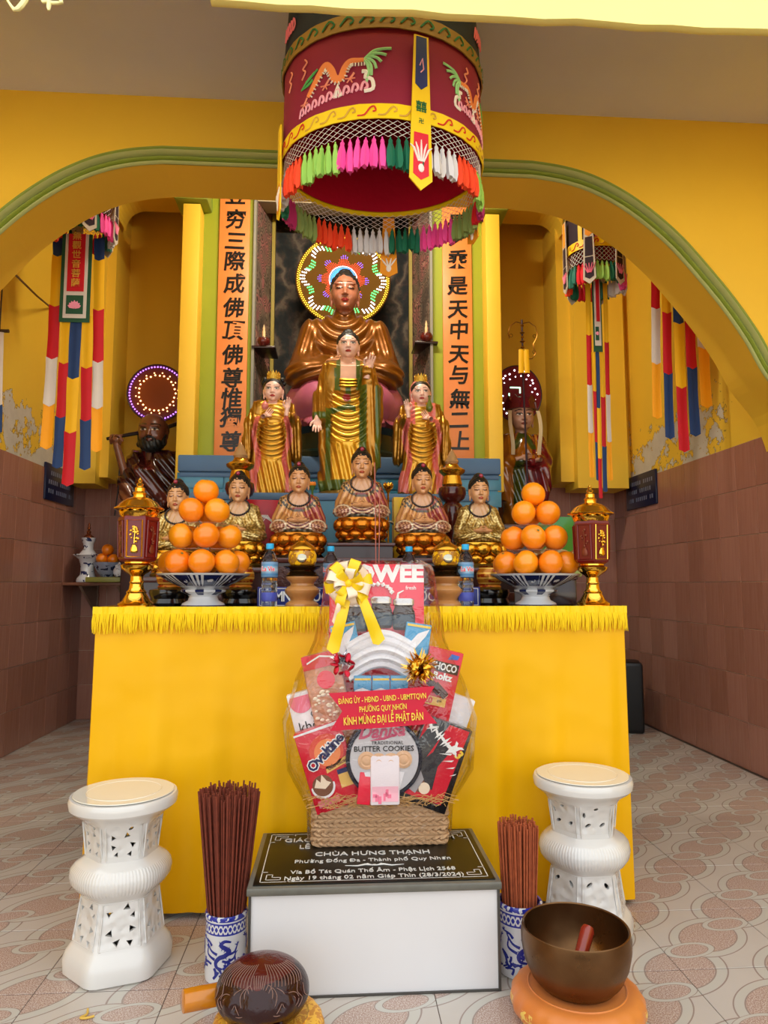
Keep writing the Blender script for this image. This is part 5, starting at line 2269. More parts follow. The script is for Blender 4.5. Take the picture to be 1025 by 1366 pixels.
mb.tube([st_[0], st_[1], (st_[2][0], st_[2][1], .0)], .009, 8)
mb.build('staff', pm('dark_staff', '33202a', .35, .4), ks)
M_cop = pm('copper_ring', '8a5a1a', .3, .8)
mb = MB()
for k, (dz, rr_) in enumerate(((436, .016), (446, .022), (452, .014), (458, .024), (466, .018), (471, .028))):
    c_ = q2(691.3, dz, -.27)
    mb.lathe([(.008, -.012), (rr_, 0), (.008, .012)], 12, c_)
mb.build('finial', M_cop, ks)
for s_ in (-1, 1):
    mb = MB()
    pts = [q2(692 + s_ * x_, y_, -.27) for x_, y_ in ((0, 433), (9, 431), (17, 437), (20, 447), (18, 454), (14, 461), (15, 469), (17, 474), (12, 481), (6, 482))]
    if s_ < 0:
        pts = pts[:5]
    mb.tube(pts, .0045, 6)
    mb.build('wire_loop', M_cop, ks)
    mb = MB()
    for px_, py_ in ((16, 450), (15, 472))[:2 if s_ > 0 else 1]:
        c_ = q2(692 + s_ * px_, py_, -.27)
        mb.tube([(c_[0] + .014 * math.cos(a), c_[1], c_[2] + .014 * math.sin(a)) for a in [k * PI / 6 for k in range(13)]], .003, 5)
    o = mb.build('loose_rings', M_cop, ks)
    o['kind'] = 'stuff'
for s_ in (-1, 1):
    mb = MB()
    mb.grid(lambda u, v: (q2(692, 470)[0] + s_ * (.022 + .004 * v) + (u - .5) * .04, -.285 - .01 * math.sin(u * 3), q2(0, 470)[2] - v * .21), 3, 8, .006)
    mb.build('yellow_ribbon', pm('yellow_cloth', 'f2b90c', .6), ks, fixn=True)

# ================================================================== couplet boards
M_cboard = None
m, b = newmat('orange_couplet_board')
b.l(b.mix(b.noise(3, 6, None, .65), lin('e0762f'), lin('f49a52')), b.bsdf.inputs['Base Color'])
b.bsdf.inputs['Roughness'].default_value = .45
M_cboard = m
M_ink = pm('black_ink_paint', '16130f', .35)
for nm, px, x0, x1, ytop, ybot, chars, ys, lab in (
        ('couplet_board', 306, 285, 327, 250, 613, '竪穷三際成佛頂佛尊惟獨尊', [262, 294, 323, 350, 380, 412, 442, 475, 506, 533, 559, 591], 'left orange couplet board with twelve black brush characters'),
        ('couplet_board', 612, 593, 633, 250, 612, '是一乘是天中天与無二上', [300, 321, 348, 383, 414, 442, 474, 502, 534, 562, 590], 'right orange couplet board with black brush characters, partly behind the canopy')):
    Yb_ = YP - .018
    a, b_ = at(x0, ybot, Yb_), at(x1, ybot, Yb_)
    tz = at(px, ytop, Yb_).z
    c = ((a.x + b_.x) / 2, Yb_, a.z)
    t = thing(nm, lab, 'couplet', c)
    mb = MB()
    mb.rbox((0, .012, (tz - a.z) / 2), (b_.x - a.x, .024, tz - a.z), .004)
    mb.build('board', M_cboard, t)
    for ch, yy in zip(chars, ys):
        sz = 29 * Yb_ / FPX
        if ch in '一':
            mb = MB()
            z_ = at(px, yy, Yb_).z - a.z
            mb.prism([(-.075, -.045), (-.055, -.055), (.02, .0), (.08, .03), (.075, .065), (.04, .06), (-.01, .03)], -.006, .001)
            mb.M = T(0, 0, z_)
            mb.v = [tuple(Vector(v) + Vector((0, 0, z_))) for v in mb.v]
            mb.build('character', M_ink, t)
            continue
        text(ch, sz, M_ink, t, ((RND.uniform(-.006, .006)), -.003, at(px, yy, Yb_).z - a.z), (PI / 2, RND.uniform(-.06, .02), 0), bold=.021, name='character', shear=.12)

# ================================================================== the altar table
TY, TZ, TX0, TX1 = 2.785, 1.125, -.905, 1.135
TCX = (TX0 + TX1) / 2
table = thing('altar_table', 'long dark altar table under the yellow cloth', 'table', (TCX, TY, 0))
W = TX1 - TX0
mb = MB()
mb.rbox((0, .44, TZ - .02), (W, .86, .04), .006)
mb.build('table_top', pm('black_glossy_top', '1a0f0d', .12, coat=.5), table)
mb = MB()
mb.box((0, .46, TZ - .11), (W - .1, .76, .14))
mb.build('apron', M_rosewood, table)
for sx in (-1, 1):
    for yy in (.1, .82):
        mb = MB()
        mb.loft([[(sx * (W / 2 - .08) + a * w, yy + b_ * w, z) for a, b_ in ((-1, -1), (1, -1), (1, 1), (-1, 1))] for z, w in ((0, .035), (.1, .03), (.6, .035), (TZ - .04, .05))])
        mb.build('leg', M_rosewood, table)

m, b = newmat('yellow_satin_cloth')
v = b.coord()
b.l(b.mix(b.noise(2.5, 3), lin('eaac00'), lin('f6bc02')), b.bsdf.inputs['Base Color'])
b.bsdf.inputs['Roughness'].default_value = .42
b.bsdf.inputs['Specular IOR Level'].default_value = .25
b.bsdf.inputs['Sheen Tint'].default_value = (1, .85, .3, 1)
b.bsdf.inputs['Subsurface Weight'].default_value = 0
b.bump(b.noise(3.5, 2), .35, .05)
M_cloth = m
cloth = thing('altar_cloth', 'bright yellow satin cloth with fringe hanging over the altar table front', 'tablecloth', (TCX, TY, TZ))


def cloth_pt(u, v):
    # u along left side, front, right side; v down
    Ls = .42
    tot = W + .02 + 2 * Ls
    s_ = u * tot
    hang = TZ - .012
    z = -v * hang
    fl = v ** 1.3 * .012
    fold = (.013 * math.sin(s_ * 11 + .6) + .010 * math.sin(s_ * 29 + 1.3 + v) + .009 * math.sin(s_ * 5.1)) * (.25 + 1.1 * v) + .006 * math.sin(s_ * 58 + 2 * v) * v
    rr = .03
    if s_ < Ls:
        return (-W / 2 - .01 - fl - abs(fold) * .6, (Ls - s_) - .015, z + .01)
    if s_ > tot - Ls:
        return (W / 2 + .01 + fl * .6 + abs(fold) * .6, (s_ - (tot - Ls)) - .015, z + .01)
    x = -W / 2 - .01 + (s_ - Ls)
    ed = min(x + W / 2 + .01, W / 2 + .01 - x)
    k = min(1, ed / .06)
    return (x + (-fl if x < 0 else fl * .6) * (1 - k), -.015 - fold * k - fl * k * .6, z + .01)


mb = MB()
mb.grid(lambda u, v: cloth_pt(u, v), 150, 24, .003)
mb.build('drape', M_cloth, cloth, fixn=True)
for zz, nm in ((.012, 'heading'),):
    mb = MB()

    def hd(u, v):
        p = cloth_pt(.13 + u * .74, 0)
        a = v * PI * .5
        return (p[0] * 1.003, p[1] - .010 - .003 * math.sin(u * 700), .012 - v * .028)
    mb.grid(hd, 260, 3, .004)
    mb.build('fringe_heading', fabric('fringe_yellow', 'f7d210', .6), cloth, fixn=True)
mb = MB()
rr = random.Random(5)
nF = 560
for k in range(nF):
    u = .13 + .74 * (k + rr.uniform(-.3, .3)) / nF
    p = cloth_pt(u, 0)
    x, y = p[0] * 1.003, p[1] - .013
    if y > .2:
        continue
    L = .072 + rr.uniform(-.012, .008)
    dx = rr.uniform(-.008, .008)
    w_ = .0022
    mb.tube([(x, y, -.012), (x + dx * .4, y - .005 - rr.uniform(0, .006), -.012 - L * .5), (x + dx, y - .003, -.012 - L)], [w_, w_ * 1.15, w_ * .6], 4, True, False)
o = mb.build('fringe', fabric('fringe_yellow', 'f7d210', .6), cloth)
o['kind'] = 'stuff'

# ---- blue and white porcelain paint
def porcelain(name, kind, blue='1d2c6e', white='dcdde0'):
    m, b = newmat(name)
    x, y, z = b.sep(b.coord())
    ang = b.math('ARCTAN2', y, x)
    w1 = lin(white)
    col = w1
    if kind == 'dish':
        pet = b.math('SINE', b.math('MULTIPLY', ang, 9))
        ray = b.math('SINE', b.math('MULTIPLY', ang, 54))
        zc = b.math('ABSOLUTE', b.math('SUBTRACT', z, .112))
        inb = b.math('LESS_THAN', zc, .022)
        k1 = b.math('MULTIPLY', b.math('GREATER_THAN', b.math('ADD', pet, b.math('MULTIPLY', b.noise(26, 2), .3)), .2), inb)
        k2 = b.math('MULTIPLY', b.math('MULTIPLY', b.math('LESS_THAN', pet, .1), b.math('GREATER_THAN', ray, .1)), inb)
        hol = b.math('LESS_THAN', b.math('ADD', pet, b.math('MULTIPLY', zc, -30)), .72)
        k1 = b.math('MULTIPLY', k1, b.math('MAXIMUM', hol, b.math('GREATER_THAN', b.noise(40, 2), .52)))
        st = b.math('MULTIPLY', b.math('LESS_THAN', b.math('ABSOLUTE', b.math('SUBTRACT', z, .066)), .013), b.math('GREATER_THAN', b.math('SINE', b.math('MULTIPLY', ang, 7)), .25))
        st2 = b.math('LESS_THAN', b.math('ABSOLUTE', b.math('SUBTRACT', z, .008)), .0035)
        k = b.math('MAXIMUM', b.math('MAXIMUM', k1, k2), b.math('MAXIMUM', st, st2))
    elif kind == 'vase':
        # ring of diamonds under the lip
        d = b.math('SINE', b.math('MULTIPLY', ang, 14))
        band_ = b.math('LESS_THAN', b.math('ABSOLUTE', b.math('SUBTRACT', z, .166)), .0135)
        dia = b.math('GREATER_THAN', b.math('ABSOLUTE', b.math('SUBTRACT', b.math('MULTIPLY', b.math('ABSOLUTE', d), .012), b.math('ABSOLUTE', b.math('SUBTRACT', z, .166)))), .0045)
        lines = b.math('LESS_THAN', b.math('ABSOLUTE', b.math('SUBTRACT', b.math('ABSOLUTE', b.math('SUBTRACT', z, .166)), .0155)), .0025)
        lip = b.math('MULTIPLY', b.math('GREATER_THAN', z, .189), b.math('GREATER_THAN', b.noise(45, 2), .46))
        k = b.math('MAXIMUM', b.math('MAXIMUM', b.math('MULTIPLY', band_, dia), lines), lip)
    else:
        k = b.math('GREATER_THAN', b.noise(22, 3, None, .5, .8), .56)
        k = b.math('MULTIPLY', k, b.math('LESS_THAN', b.math('ABSOLUTE', b.math('SINE', b.math('MULTIPLY', z, 42))), .75))
    b.l(b.mix(k, w1, lin(blue)), b.bsdf.inputs['Base Color'])
    b.bsdf.inputs['Roughness'].default_value = .12
    b.bsdf.inputs['Coat Weight'].default_value = .4
    return m


M_dish = porcelain('porcelain_dish', 'dish', '1a2350')
M_vase = porcelain('porcelain_vase', 'vase', '27319a')
M_porc = porcelain('porcelain_scroll', 'scroll', '232c5a')

# ---- oranges
m, b = newmat('orange_peel')
oi = b.n('ObjectInfo').outputs['Random']
b.l(b.mix(b.noise(5, 2), b.mix(oi, lin('f47404'), lin('fc9208')), b.mix(oi, lin('fa8406'), lin('ffa810'))), b.bsdf.inputs['Base Color'])
b.bsdf.inputs['Roughness'].default_value = .3
b.bsdf.inputs['Coat Weight'].default_value = .35
b.bsdf.inputs['Coat Roughness'].default_value = .12
vo = b.n('TexVoronoi')
vo.inputs['Scale'].default_value = 170
b.l(b.coord(), vo.inputs['Vector'])
b.bump(vo.outputs['Distance'], .22, .0012)
M_orange = m
RO = .054
mb = MB()
prof = []
for i in range(15):
    a = -PI / 2 + PI * i / 14
    r_, z_ = RO * math.cos(a), RO * .95 * math.sin(a)
    if i >= 13:
        z_ -= .003 * (i - 12)
    prof.append((r_, z_))
mb.lathe(prof, 22)
orange_me = mb.mesh('peel')
orange_me.materials.append(M_orange)
mb = MB()
mb.lathe([(.004, RO * .88), (.006, RO * .9), (.003, RO * .925)], 6)
stem_me = mb.mesh('stem')
stem_me.materials.append(pm('orange_stem', '6b6a2a', .7))


def orange(label, loc, group, tilt=None, s=1.0):
    t = thing('orange', label, 'fruit', loc, Euler((RND.uniform(-1, 1.2), RND.uniform(-.8, .8), RND.uniform(0, 6))) if tilt is None else tilt, group, s)
    obj('peel', orange_me, t)
    obj('stem', stem_me, t)
    return t


def fruit_stand(side, px, Y, ph0, ph1, n1, flipname):
    c = at(px, 816 if side == 'left' else 806, Y)
    c.z = TZ
    t = thing('fruit_stand', 'blue and white footed porcelain dish under the %s orange pyramid' % side, 'dish', c)
    mb = MB()
    mb.lathe([(.088, 0), (.092, .006), (.086, .018), (.064, .03), (.058, .045), (.064, .054), (.092, .066), (.094, .074), (.075, .08), (.10, .088), (.15, .112), (.19, .136), (.194, .142), (.188, .142), (.14, .118), (.05, .104), (.001, .102)], 56)
    mb.build('dish', M_dish, t)
    M_clear = pm('clear_tray', 'e8dcd0', .12, trans=.0, alpha=.32)
    tiers = [(8, .137, .142 + RO * .84, ph0), (n1, .103, .142 + RO * .84 + .110, ph1), (3, .0625, .142 + RO * .84 + .220, 60), (1, 0, .142 + RO * .84 + .306, 0)]
    for k, (n, R_, z, ph) in enumerate(tiers):
        if k:
            mb = MB()
            rr_ = R_ + RO * .62
            mb.lathe([(rr_, -.001), (rr_ + .002, 0), (rr_, .001)], 36, (0, 0, z - RO * 1.02))
            if k < 3:
                mb.build('tray_disc', M_clear, t)
        for i in range(n):
            deg = (ph + 360 * i / n + 180) % 360 - 180
            a = math.radians(deg)
            s_ = 1.0 if k else 1.0
            if k == 3:
                lab = 'orange on the very top of the %s pyramid' % side
            elif abs(deg) > 100:
                lab = 'orange at the back of the %s pyramid, hidden behind the front ones' % side
            else:
                order = sorted([(ph + 360 * j / n + 180) % 360 - 180 for j in range(n) if abs((ph + 360 * j / n + 180) % 360 - 180) <= 100])
                pos = order.index(deg)
                nm = {2: ['leftmost', 'rightmost'], 3: ['leftmost', 'middle', 'rightmost'], 4: ['leftmost', 'second from left', 'third from left', 'rightmost'], 5: ['leftmost', 'second from left', 'middle', 'second from right', 'rightmost']}[len(order)][pos]
                lab = '%s orange in the %s row of the %s pyramid' % (nm, ['bottom', 'second', 'third'][k], side)
            orange(lab, (c.x + R_ * math.sin(a), c.y - R_ * math.cos(a), c.z + z), 'oranges of the %s pyramid' % side)


fruit_stand('left', 271, 3.03, 6, 13, 5, 0)
fruit_stand('right', 715, 3.04, 13, -18, 6, 1)

# ---- brass lanterns
M_lac = pm('maroon_lacquer', '6e0b0f', .3, coat=.2, var=.12)
M_brass = pm('polished_brass', 'f3c14e', .13, 1.0, var=.06)


def lantern(label, px, Y, rz, H=.535, char=None):
    c = at(px, 815, Y)
    c.z = TZ
    t = thing('altar_lantern', label, 'lantern', c, rz, None, H / .535)
    mb = MB()
    mb.lathe([(.083, 0), (.084, .008), (.07, .014), (.071, .022), (.056, .032), (.045, .05), (.038, .062), (.04, .068), (.03, .078), (.026, .10), (.029, .106), (.025, .112), (.025, .13), (.032, .138), (.05, .15), (.062, .162), (.066, .174), (.05, .182), (.05, .19)], 36)
    mb.build('base', M_brass, t)
    mb = MB()
    mb.lathe([(.058, .188), (.07, .194), (.075, .2), (.082, .36), (.078, .37), (.06, .374)], 6, smooth=False, ph=PI / 6 + PI / 6)
    mb.build('body', M_lac, t)
    for k in range(6):
        a = k * PI / 3
        M0 = T(0, 0, 0, 0, 0, a)
        fr = MB()
        mb = MB()
        yy = -.0725
        if k == 0 or True:
            fr.M = M0 @ T(0, yy + .001, .28, .038, 0, 0)
            fr.tube([(-.029, 0, -.073), (-.029, 0, .073), (.029, 0, .073), (.029, 0, -.073), (-.029, 0, -.073)], .0026, 4)
            fr.build('panel_frame', M_gold2 if k == 0 else M_lac, t)
            if k in (0, 1, 5):
                mb.M = M0 @ T(0, yy + .0005, .28, .038, 0, 0)
                rr = random.Random(k)
                mb.lathe([(.009, 0), (.014, .006), (.012, .02), (.007, .028), (.011, .034)], 10, (0, -.001, -.058), sy=.25)
                for q_ in range(26 if k == 0 else 10):
                    zz = rr.uniform(-.02, .056)
                    ww = .02 * (1 - abs(zz - .01) / .06)
                    mb.ball((rr.uniform(-ww, ww), -.001, zz), rr.uniform(.003, .006), 6, 4, (1, .5, 1))
                mb.tube([(0, -.001, -.02), (.002, -.002, .02), (0, -.001, .05)], .0022, 5)
                o = mb.build('gilt_flowers', M_gold2 if k == 0 else pm('dull_gilt', '7c3a20', .4, .3), t)
                o['kind'] = 'stuff'
    me = petal_mesh(.05, .034, .008, .012, 4, 4).mesh('petal')
    fix_normals(me)
    me.materials.append(M_brass)
    for k in range(12):
        a = 2 * PI * k / 12
        o = obj('petal', me, t)
        o.location = (.066 * math.sin(a), -.066 * math.cos(a), .366)
        o.rotation_euler = (0, 0, a)
    mb = MB()
    mb.lathe([(.06, .372), (.07, .392), (.098, .402), (.099, .406), (.088, .412), (.07, .432), (.045, .446), (.026, .452), (.024, .462), (.029, .468), (.02, .476), (.02, .49), (.012, .498), (.015, .506), (.007, .515), (.009, .523), (.001, .535)], 36)
    mb.build('roof', M_brass, t)
    return t


lantern('brass lantern with maroon body and gold flower panel left of the left fruit', 181, 2.9, .06, .53)
lantern('brass lantern with maroon body standing right of the right fruit dish', 792, 2.87, .28, .515)

# ---- water bottles
M_pet = pm('clear_plastic', 'f2f6fa', .05, trans=1.0, ior=1.25)
M_water = pm('drinking_water', 'eef6ff', .0, trans=1.0, ior=1.33)
M_bcap = pm('light_blue_cap', '1fa6dc', .35)
m, b = newmat('bottle_label')
x, y, z = b.sep(b.coord())
b.l(b.ramp(b.math('MULTIPLY', b.math('SUBTRACT', z, .125), 17), [(.0, lin('6f8fb4')), (.2, lin('3f7fae')), (.5, lin('b8d4e4')), (.8, lin('4a86b0')), (1, lin('7898b8'))]), b.bsdf.inputs['Base Color'])
b.bsdf.inputs['Roughness'].default_value = .25
M_blabel = m
M_red = pm('red_print', 'd42340', .4)
M_white = pm('white_print', 'f4f2ee', .45)
M_bgrad = pm('violet_print', '4656b0', .4)


def bottle(label, px, py, Y):
    c = at(px, py, Y)
    c.z = TZ
    t = thing('water_bottle', label, 'bottle', c, RND.uniform(-.2, .2), 'water bottles on the altar table')
    prof = [(.027, 0), (.031, .004), (.0315, .03)]
    z = .03
    for k in range(4):
        prof += [(.0315, z), (.0295, z + .008), (.0315, z + .016)]
        z += .022
    prof += [(.0315, .12), (.0325, .124), (.0325, .186), (.031, .192), (.026, .21), (.016, .226), (.0125, .232), (.0125, .245)]
    mb = MB()
    mb.lathe(prof, 28)
    mb.build('bottle', M_pet, t)
    mb = MB()
    mb.lathe([(r * .94, z_ + .002) for r, z_ in prof if z_ < .2], 24)
    mb.build('water', M_water, t)
    mb = MB()
    mb.lathe([(.0328, .126), (.0332, .127), (.0332, .184), (.0328, .185)], 28, caps=False)
    mb.build('label', M_blabel, t)
    mb = MB()
    mb.lathe([(.0318, .03), (.0322, .031), (.0322, .064), (.0318, .065)], 28, caps=False)
    mb.build('lower_print', pm('violet_film', '4a55b8', .3, alpha=.75), t)
    mb = MB()
    mb.lathe([(.0135, .236), (.0155, .238), (.0155, .256), (.014, .259), (.001, .2595)], 20)
    mb.build('cap', M_bcap, t)
    text('La Vie', .026, M_white, t, (0, -.0338, .157), bold=.05, sx=.8)
    text('La Vie', .026, M_red, t, (0, -.0343, .157), bold=.02, sx=.8)
    return t


bottle('water bottle left of the left turned wooden stand, nearest the left fruit dish', 359, 816, 2.84)
bottle('water bottle right of the right turned wooden stand, nearest the right fruit dish', 622, 810, 2.84)
bottle('water bottle behind the yellow ribbon bow, only its upper part shows', 441, 800, 3.02)
bottle('water bottle behind the red gift box, between box and right wooden stand', 546, 800, 3.02)

# ---- turned wooden stands with brass incense pots
M_lwood = pm('turned_light_wood', 'b57f48', .3, coat=.4, var=.2, vs=5)
M_dbrass = pm('dark_bronze', '4a3318', .25, .85, var=.2)
m, b = newmat('yellow_enamel_band')
b.l(b.mix(b.math('GREATER_THAN', b.noise(38, 2), .5), lin('f2b818'), lin('a8701a')), b.bsdf.inputs['Base Color'])
b.bsdf.inputs['Roughness'].default_value = .25
M_yenam = m


def incense_pot(label, px, Y):
    c = at(px, 813, Y)
    c.z = TZ
    t = thing('incense_pot', label, 'incense pot', c)
    mb = MB()
    mb.lathe([(.066, 0), (.068, .006), (.066, .02), (.058, .026), (.046, .034), (.05, .044), (.068, .062), (.07, .074), (.06, .086), (.048, .092), (.046, .1), (.058, .112), (.066, .122), (.066, .128)], 36)
    mb.build('wooden_stand', M_lwood, t)
    mb = MB()
    mb.lathe([(.05, .126), (.062, .128), (.066, .134), (.058, .142), (.05, .148), (.052, .154), (.074, .166), (.075, .17), (.06, .171), (.02, .171)], 36)
    mb.build('saucer', M_dbrass, t)
    mb = MB()
    mb.lathe([(.04, .17), (.05, .175), (.056, .19), (.056, .215), (.05, .23), (.044, .233)], 32)
    mb.build('pot', M_yenam, t)
    mb = MB()
    mb.lathe([(.05, .232), (.056, .236), (.054, .242), (.044, .252), (.028, .262), (.018, .27), (.02, .278), (.01, .288), (.001, .296)], 28)
    mb.build('lid', M_gold, t)
    mb = MB()
    mb.ball((0, -.055, .2), .02, 12, 8, (1, .2, .9))
    mb.build('medallion', pm('silver_medal', 'b8b4a0', .2, .9), t)


incense_pot('brass incense pot on turned wooden stand, left of the gift basket', 403, 2.86)
incense_pot('brass incense pot on turned wooden stand, right of the gift basket', 596, 2.86)

# ---- blue sign
Ysg = 3.09
a, b_ = at(343, 812, Ysg), at(641, 808, Ysg)
sg = thing('blue_sign', 'long blue sign with white lettering standing on the altar behind the bottles', 'sign', ((a.x + b_.x) / 2, Ysg, TZ))
w_ = b_.x - a.x
mb = MB()
mb.rbox((0, .006, .043), (w_, .012, .086), .003)
mb.build('board', pm('blue_sign_paint', '1c2878', .4), sg)
mb = MB()
for z_ in (.007, .079):
    mb.box((0, -.0006, z_), (w_ - .02, .002, .0022))
for s_ in (-1, 1):
    mb.box((s_ * (w_ / 2 - .01), -.0006, .043), (.0022, .002, .074))
mb.build('border_line', M_white, sg)
mb = MB()
for s_ in (-1, 1):
    mb.box((s_ * w_ * .4, .03, .02), (.03, .05, .04))
mb.build('foot', M_blackbase, sg)
for s__, px_ in (('M', 372), ('N', 383), ('ỢC', 428), ('ỚC', 570)):
    text(s__, .062, M_white, sg, (at(px_, 800, Ysg).x - sg.location.x, -.001, .043), bold=.012, sx=.82)

# ---- glazed vases on black stands behind the fruit dishes
m, b = newmat('amber_enamel')
x, y, z = b.sep(b.coord())
b.l(b.mix(b.math('GREATER_THAN', b.math('SINE', b.math('MULTIPLY', z, 260)), .55), b.mix(b.math('GREATER_THAN', b.noise(40, 2), .53), lin('b5701c'), lin('8c2a12')), lin('e0b04a')), b.bsdf.inputs['Base Color'])
b.bsdf.inputs['Roughness'].default_value = .22
b.bsdf.inputs['Metallic'].default_value = .4
M_amber = m


def amber_vase(label, px, Y):
    c = at(px, 800, Y)
    c.z = TZ
    t = thing('amber_vase', label, 'vase', c)
    mb = MB()
    mb.lathe([(.09, 0), (.095, .01), (.085, .03), (.095, .055), (.092, .072), (.06, .078)], 32)
    mb.build('black_stand', M_blackbase, t)
    mb = MB()
    mb.lathe([(.05, .077), (.058, .084), (.05, .094), (.06, .11), (.066, .14), (.058, .165), (.05, .178), (.056, .186), (.045, .187)], 32)
    mb.build('vase', M_amber, t)


amber_vase('amber banded vase on black stand beside the right fruit dish', 654, 3.42)
amber_vase('amber banded vase on black stand, right behind the left fruit dish', 321, 3.42)
amber_vase('amber banded vase on black stand, between left lantern and fruit dish', 226, 3.42)

# ---- candle stands of turned red wood with brass lamp tops
M_redwood = pm('turned_redwood', '4f1712', .22, coat=.5, var=.2)


def candle_stand(label, c, H):
    t = thing('candle_stand', label, 'candle stand', c, 0, None, H)
    mb = MB()
    mb.lathe([(.07, 0), (.075, .03), (.07, .05), (.06, .08), (.05, .11), (.085, .15), (.09, .18), (.05, .22), (.045, .26), (.075, .33), (.09, .45), (.085, .52), (.06, .55), (.1, .58), (.115, .62), (.11, .67), (.08, .69)], 28)
    mb.build('stand', M_redwood, t)
    mb = MB()
    mb.lathe([(.075, .685), (.085, .70), (.07, .77), (.08, .78), (.105, .80), (.11, .82), (.06, .85), (.05, .87)], 24)
    mb.build('lamp_cup', M_gold, t)
    mb = MB()
    mb.lathe([(.045, .865), (.058, .89), (.04, .93), (.022, .97), (.001, 1.0)], 18)
    mb.build('flame_bulb', pm('pale_gold_bulb', 'c9a070', .15, .5), t)


c = at(602, 690, 4.17)
candle_stand('turned redwood candle stand with brass lamp beside the pink-hooded bodhisattva', (.13 + .565, 4.21, 1.128 + .183), .735)
c = at(318, 690, 4.17)
candle_stand('turned redwood candle stand with brass lamp behind the left gilded Buddha', (c.x, 4.21, 1.128 + .183), .76)

# ---- lotus lamps on stems and other small offerings on the stand
def lotus_flower(parent, z, r, mat, n=8, sc_=1.0):
    for rr_, ph, hh in ((r * .5, 0, r * 1.1), (r * .7, .5, r * .85)):
        me = petal_mesh(r * .9, hh, r * .3, r * .25, 4, 4).mesh('petal')
        fix_normals(me)
        me.materials.append(mat)
        for k in range(n):
            a = 2 * PI * (k + ph) / n
            o = obj('petal', me, parent)
            o.location = (rr_ * .6 * math.sin(a), -rr_ * .6 * math.cos(a), z)
            o.rotation_euler = (0, 0, a)


M_oflow = pm('orange_petal', 'f58a1e', .4)
zst = 1.128 + .230
for px, py, mat, lab, r_ in ((417, 648, M_oflow, 'orange lotus flower on a thin stem beside the left painted Buddha', .028), (518, 652, M_gold, 'gold lotus lamp on a stem beside the middle painted Buddha', .04)):
    c = at(px, py, 4.2)
    c = Vector((c.x, c.y, zst))
    hz_ = at(px, py, 4.2).z - zst
    t = thing('lotus_lamp', lab, 'lamp', c)
    mb = MB()
    mb.lathe([(.03, 0), (.03, .01), (.008, .02), (.006, .04), (.006, hz_ - .03), (.018, hz_ - .008), (.02, hz_)], 14)
    mb.build('stem', M_gold if mat is M_gold else pm('green_stem', '4b6a2a', .5), t)
    lotus_flower(t, hz_ - .005, r_, mat)
c = at(540, 690, 4.2)
t = thing('swan_ornament', 'silver ornament with arched neck right of the middle painted Buddha', 'ornament', (c.x, 4.2, zst))
mb = MB()
pts = [(x_ * .0045, 0, z_ * .0045) for x_, z_ in ((-8, 6), (2, 2), (8, 14), (6, 26), (2, 38), (-5, 46), (-14, 50), (-20, 53), (-24, 50))]
mb.tube(curve([(p[0], p[2]) for p in pts], 3) and [(x_, 0, z_) for x_, z_ in curve([(p[0], p[2]) for p in pts], 3)], .009, 8)
mb.ball((0, 0, .03), .032, 12, 8, (1.3, .8, .8))
mb.build('swan', pm('silver', 'c9ccd2', .18, .9), t)
for px, py, w2, h2, d2, colr, lab, yy in ((352, 700, .20, .145, .10, 'b3121f', 'red gift box between gilded Buddha and painted Buddha', 4.16), (528, 700, .075, .17, .06, 'f0c416', 'yellow paper packet right of the middle painted Buddha', 4.22)):
    c = at(px, py, yy)
    zb_ = 1.128 + .235
    t = thing('gift_box' if px < 400 else 'paper_packet', lab, 'box', (c.x + (0 if px < 400 else .02), yy, zb_), .1)
    mb = MB()
    hh = at(px, 668 if px < 400 else 664, yy).z - zb_
    mb.rbox((0, 0, hh / 2), (w2, d2, hh), .004)
    mb.build('carton', pm('carton_' + colr, colr, .35), t)
    if px < 400:
        mb = MB()
        for k in range(6):
            mb.tube([(-.08 + .012 * k, -d2 / 2 - .001, hh - .14 + .01 * math.sin(k)), (-.03 + .01 * k, -d2 / 2 - .002, hh - .09), (.05 + .004 * k, -d2 / 2 - .001, hh - .12 - .008 * k)], .0035, 5)
        mb.build('white_print', M_white, t)
t = thing('incense_sticks_lit', 'two thin pink incense sticks standing upright before the middle Buddha', 'incense', (at(504, 800, 3.3).x, 3.3, TZ))
mb = MB()
mb.lathe([(.03, 0), (.034, .01), (.03, .05), (.035, .06), (.028, .06), (.02, .05)], 16)
mb.build('ash_cup', M_porc, t)
for px_, y0_, dx_ in ((500, 617, -.006), (507, 650, .004)):
    mb = MB()
    z1_ = at(px_, y0_, 3.3).z - TZ
    mb.tube([(dx_, 0, .03), (at(px_, y0_, 3.3).x - t.location.x, .0, z1_)], .0026, 5)
    mb.build('stick', pm('pink_incense', 'b8685a', .7), t)
# candle lotuses on the dragon strips beside the big Buddha
for px, py in ((352, 458), (569, 452)):
    c = at(px, py, 5.86)
    t = thing('lotus_candle', 'dark red lotus candle lamp on the %s painted strip beside the large Buddha' % ('left' if px < 400 else 'right'), 'lamp', c)
    mb = MB()
    mb.rbox((0, .13, -.035), (.20, .30, .018), .004)
    mb.build('shelf', M_rosewood, t)
    lotus_flower(t, -.025, .07, pm('dark_red_petal', '5d1a14', .3, coat=.3))
    mb = MB()
    mb.lathe([(.014, -.02), (.014, .10), (.009, .115), (.012, .13), (.001, .165)], 10)
    mb.build('candle', pm('candle_wax', 'e2b884', .5), t)
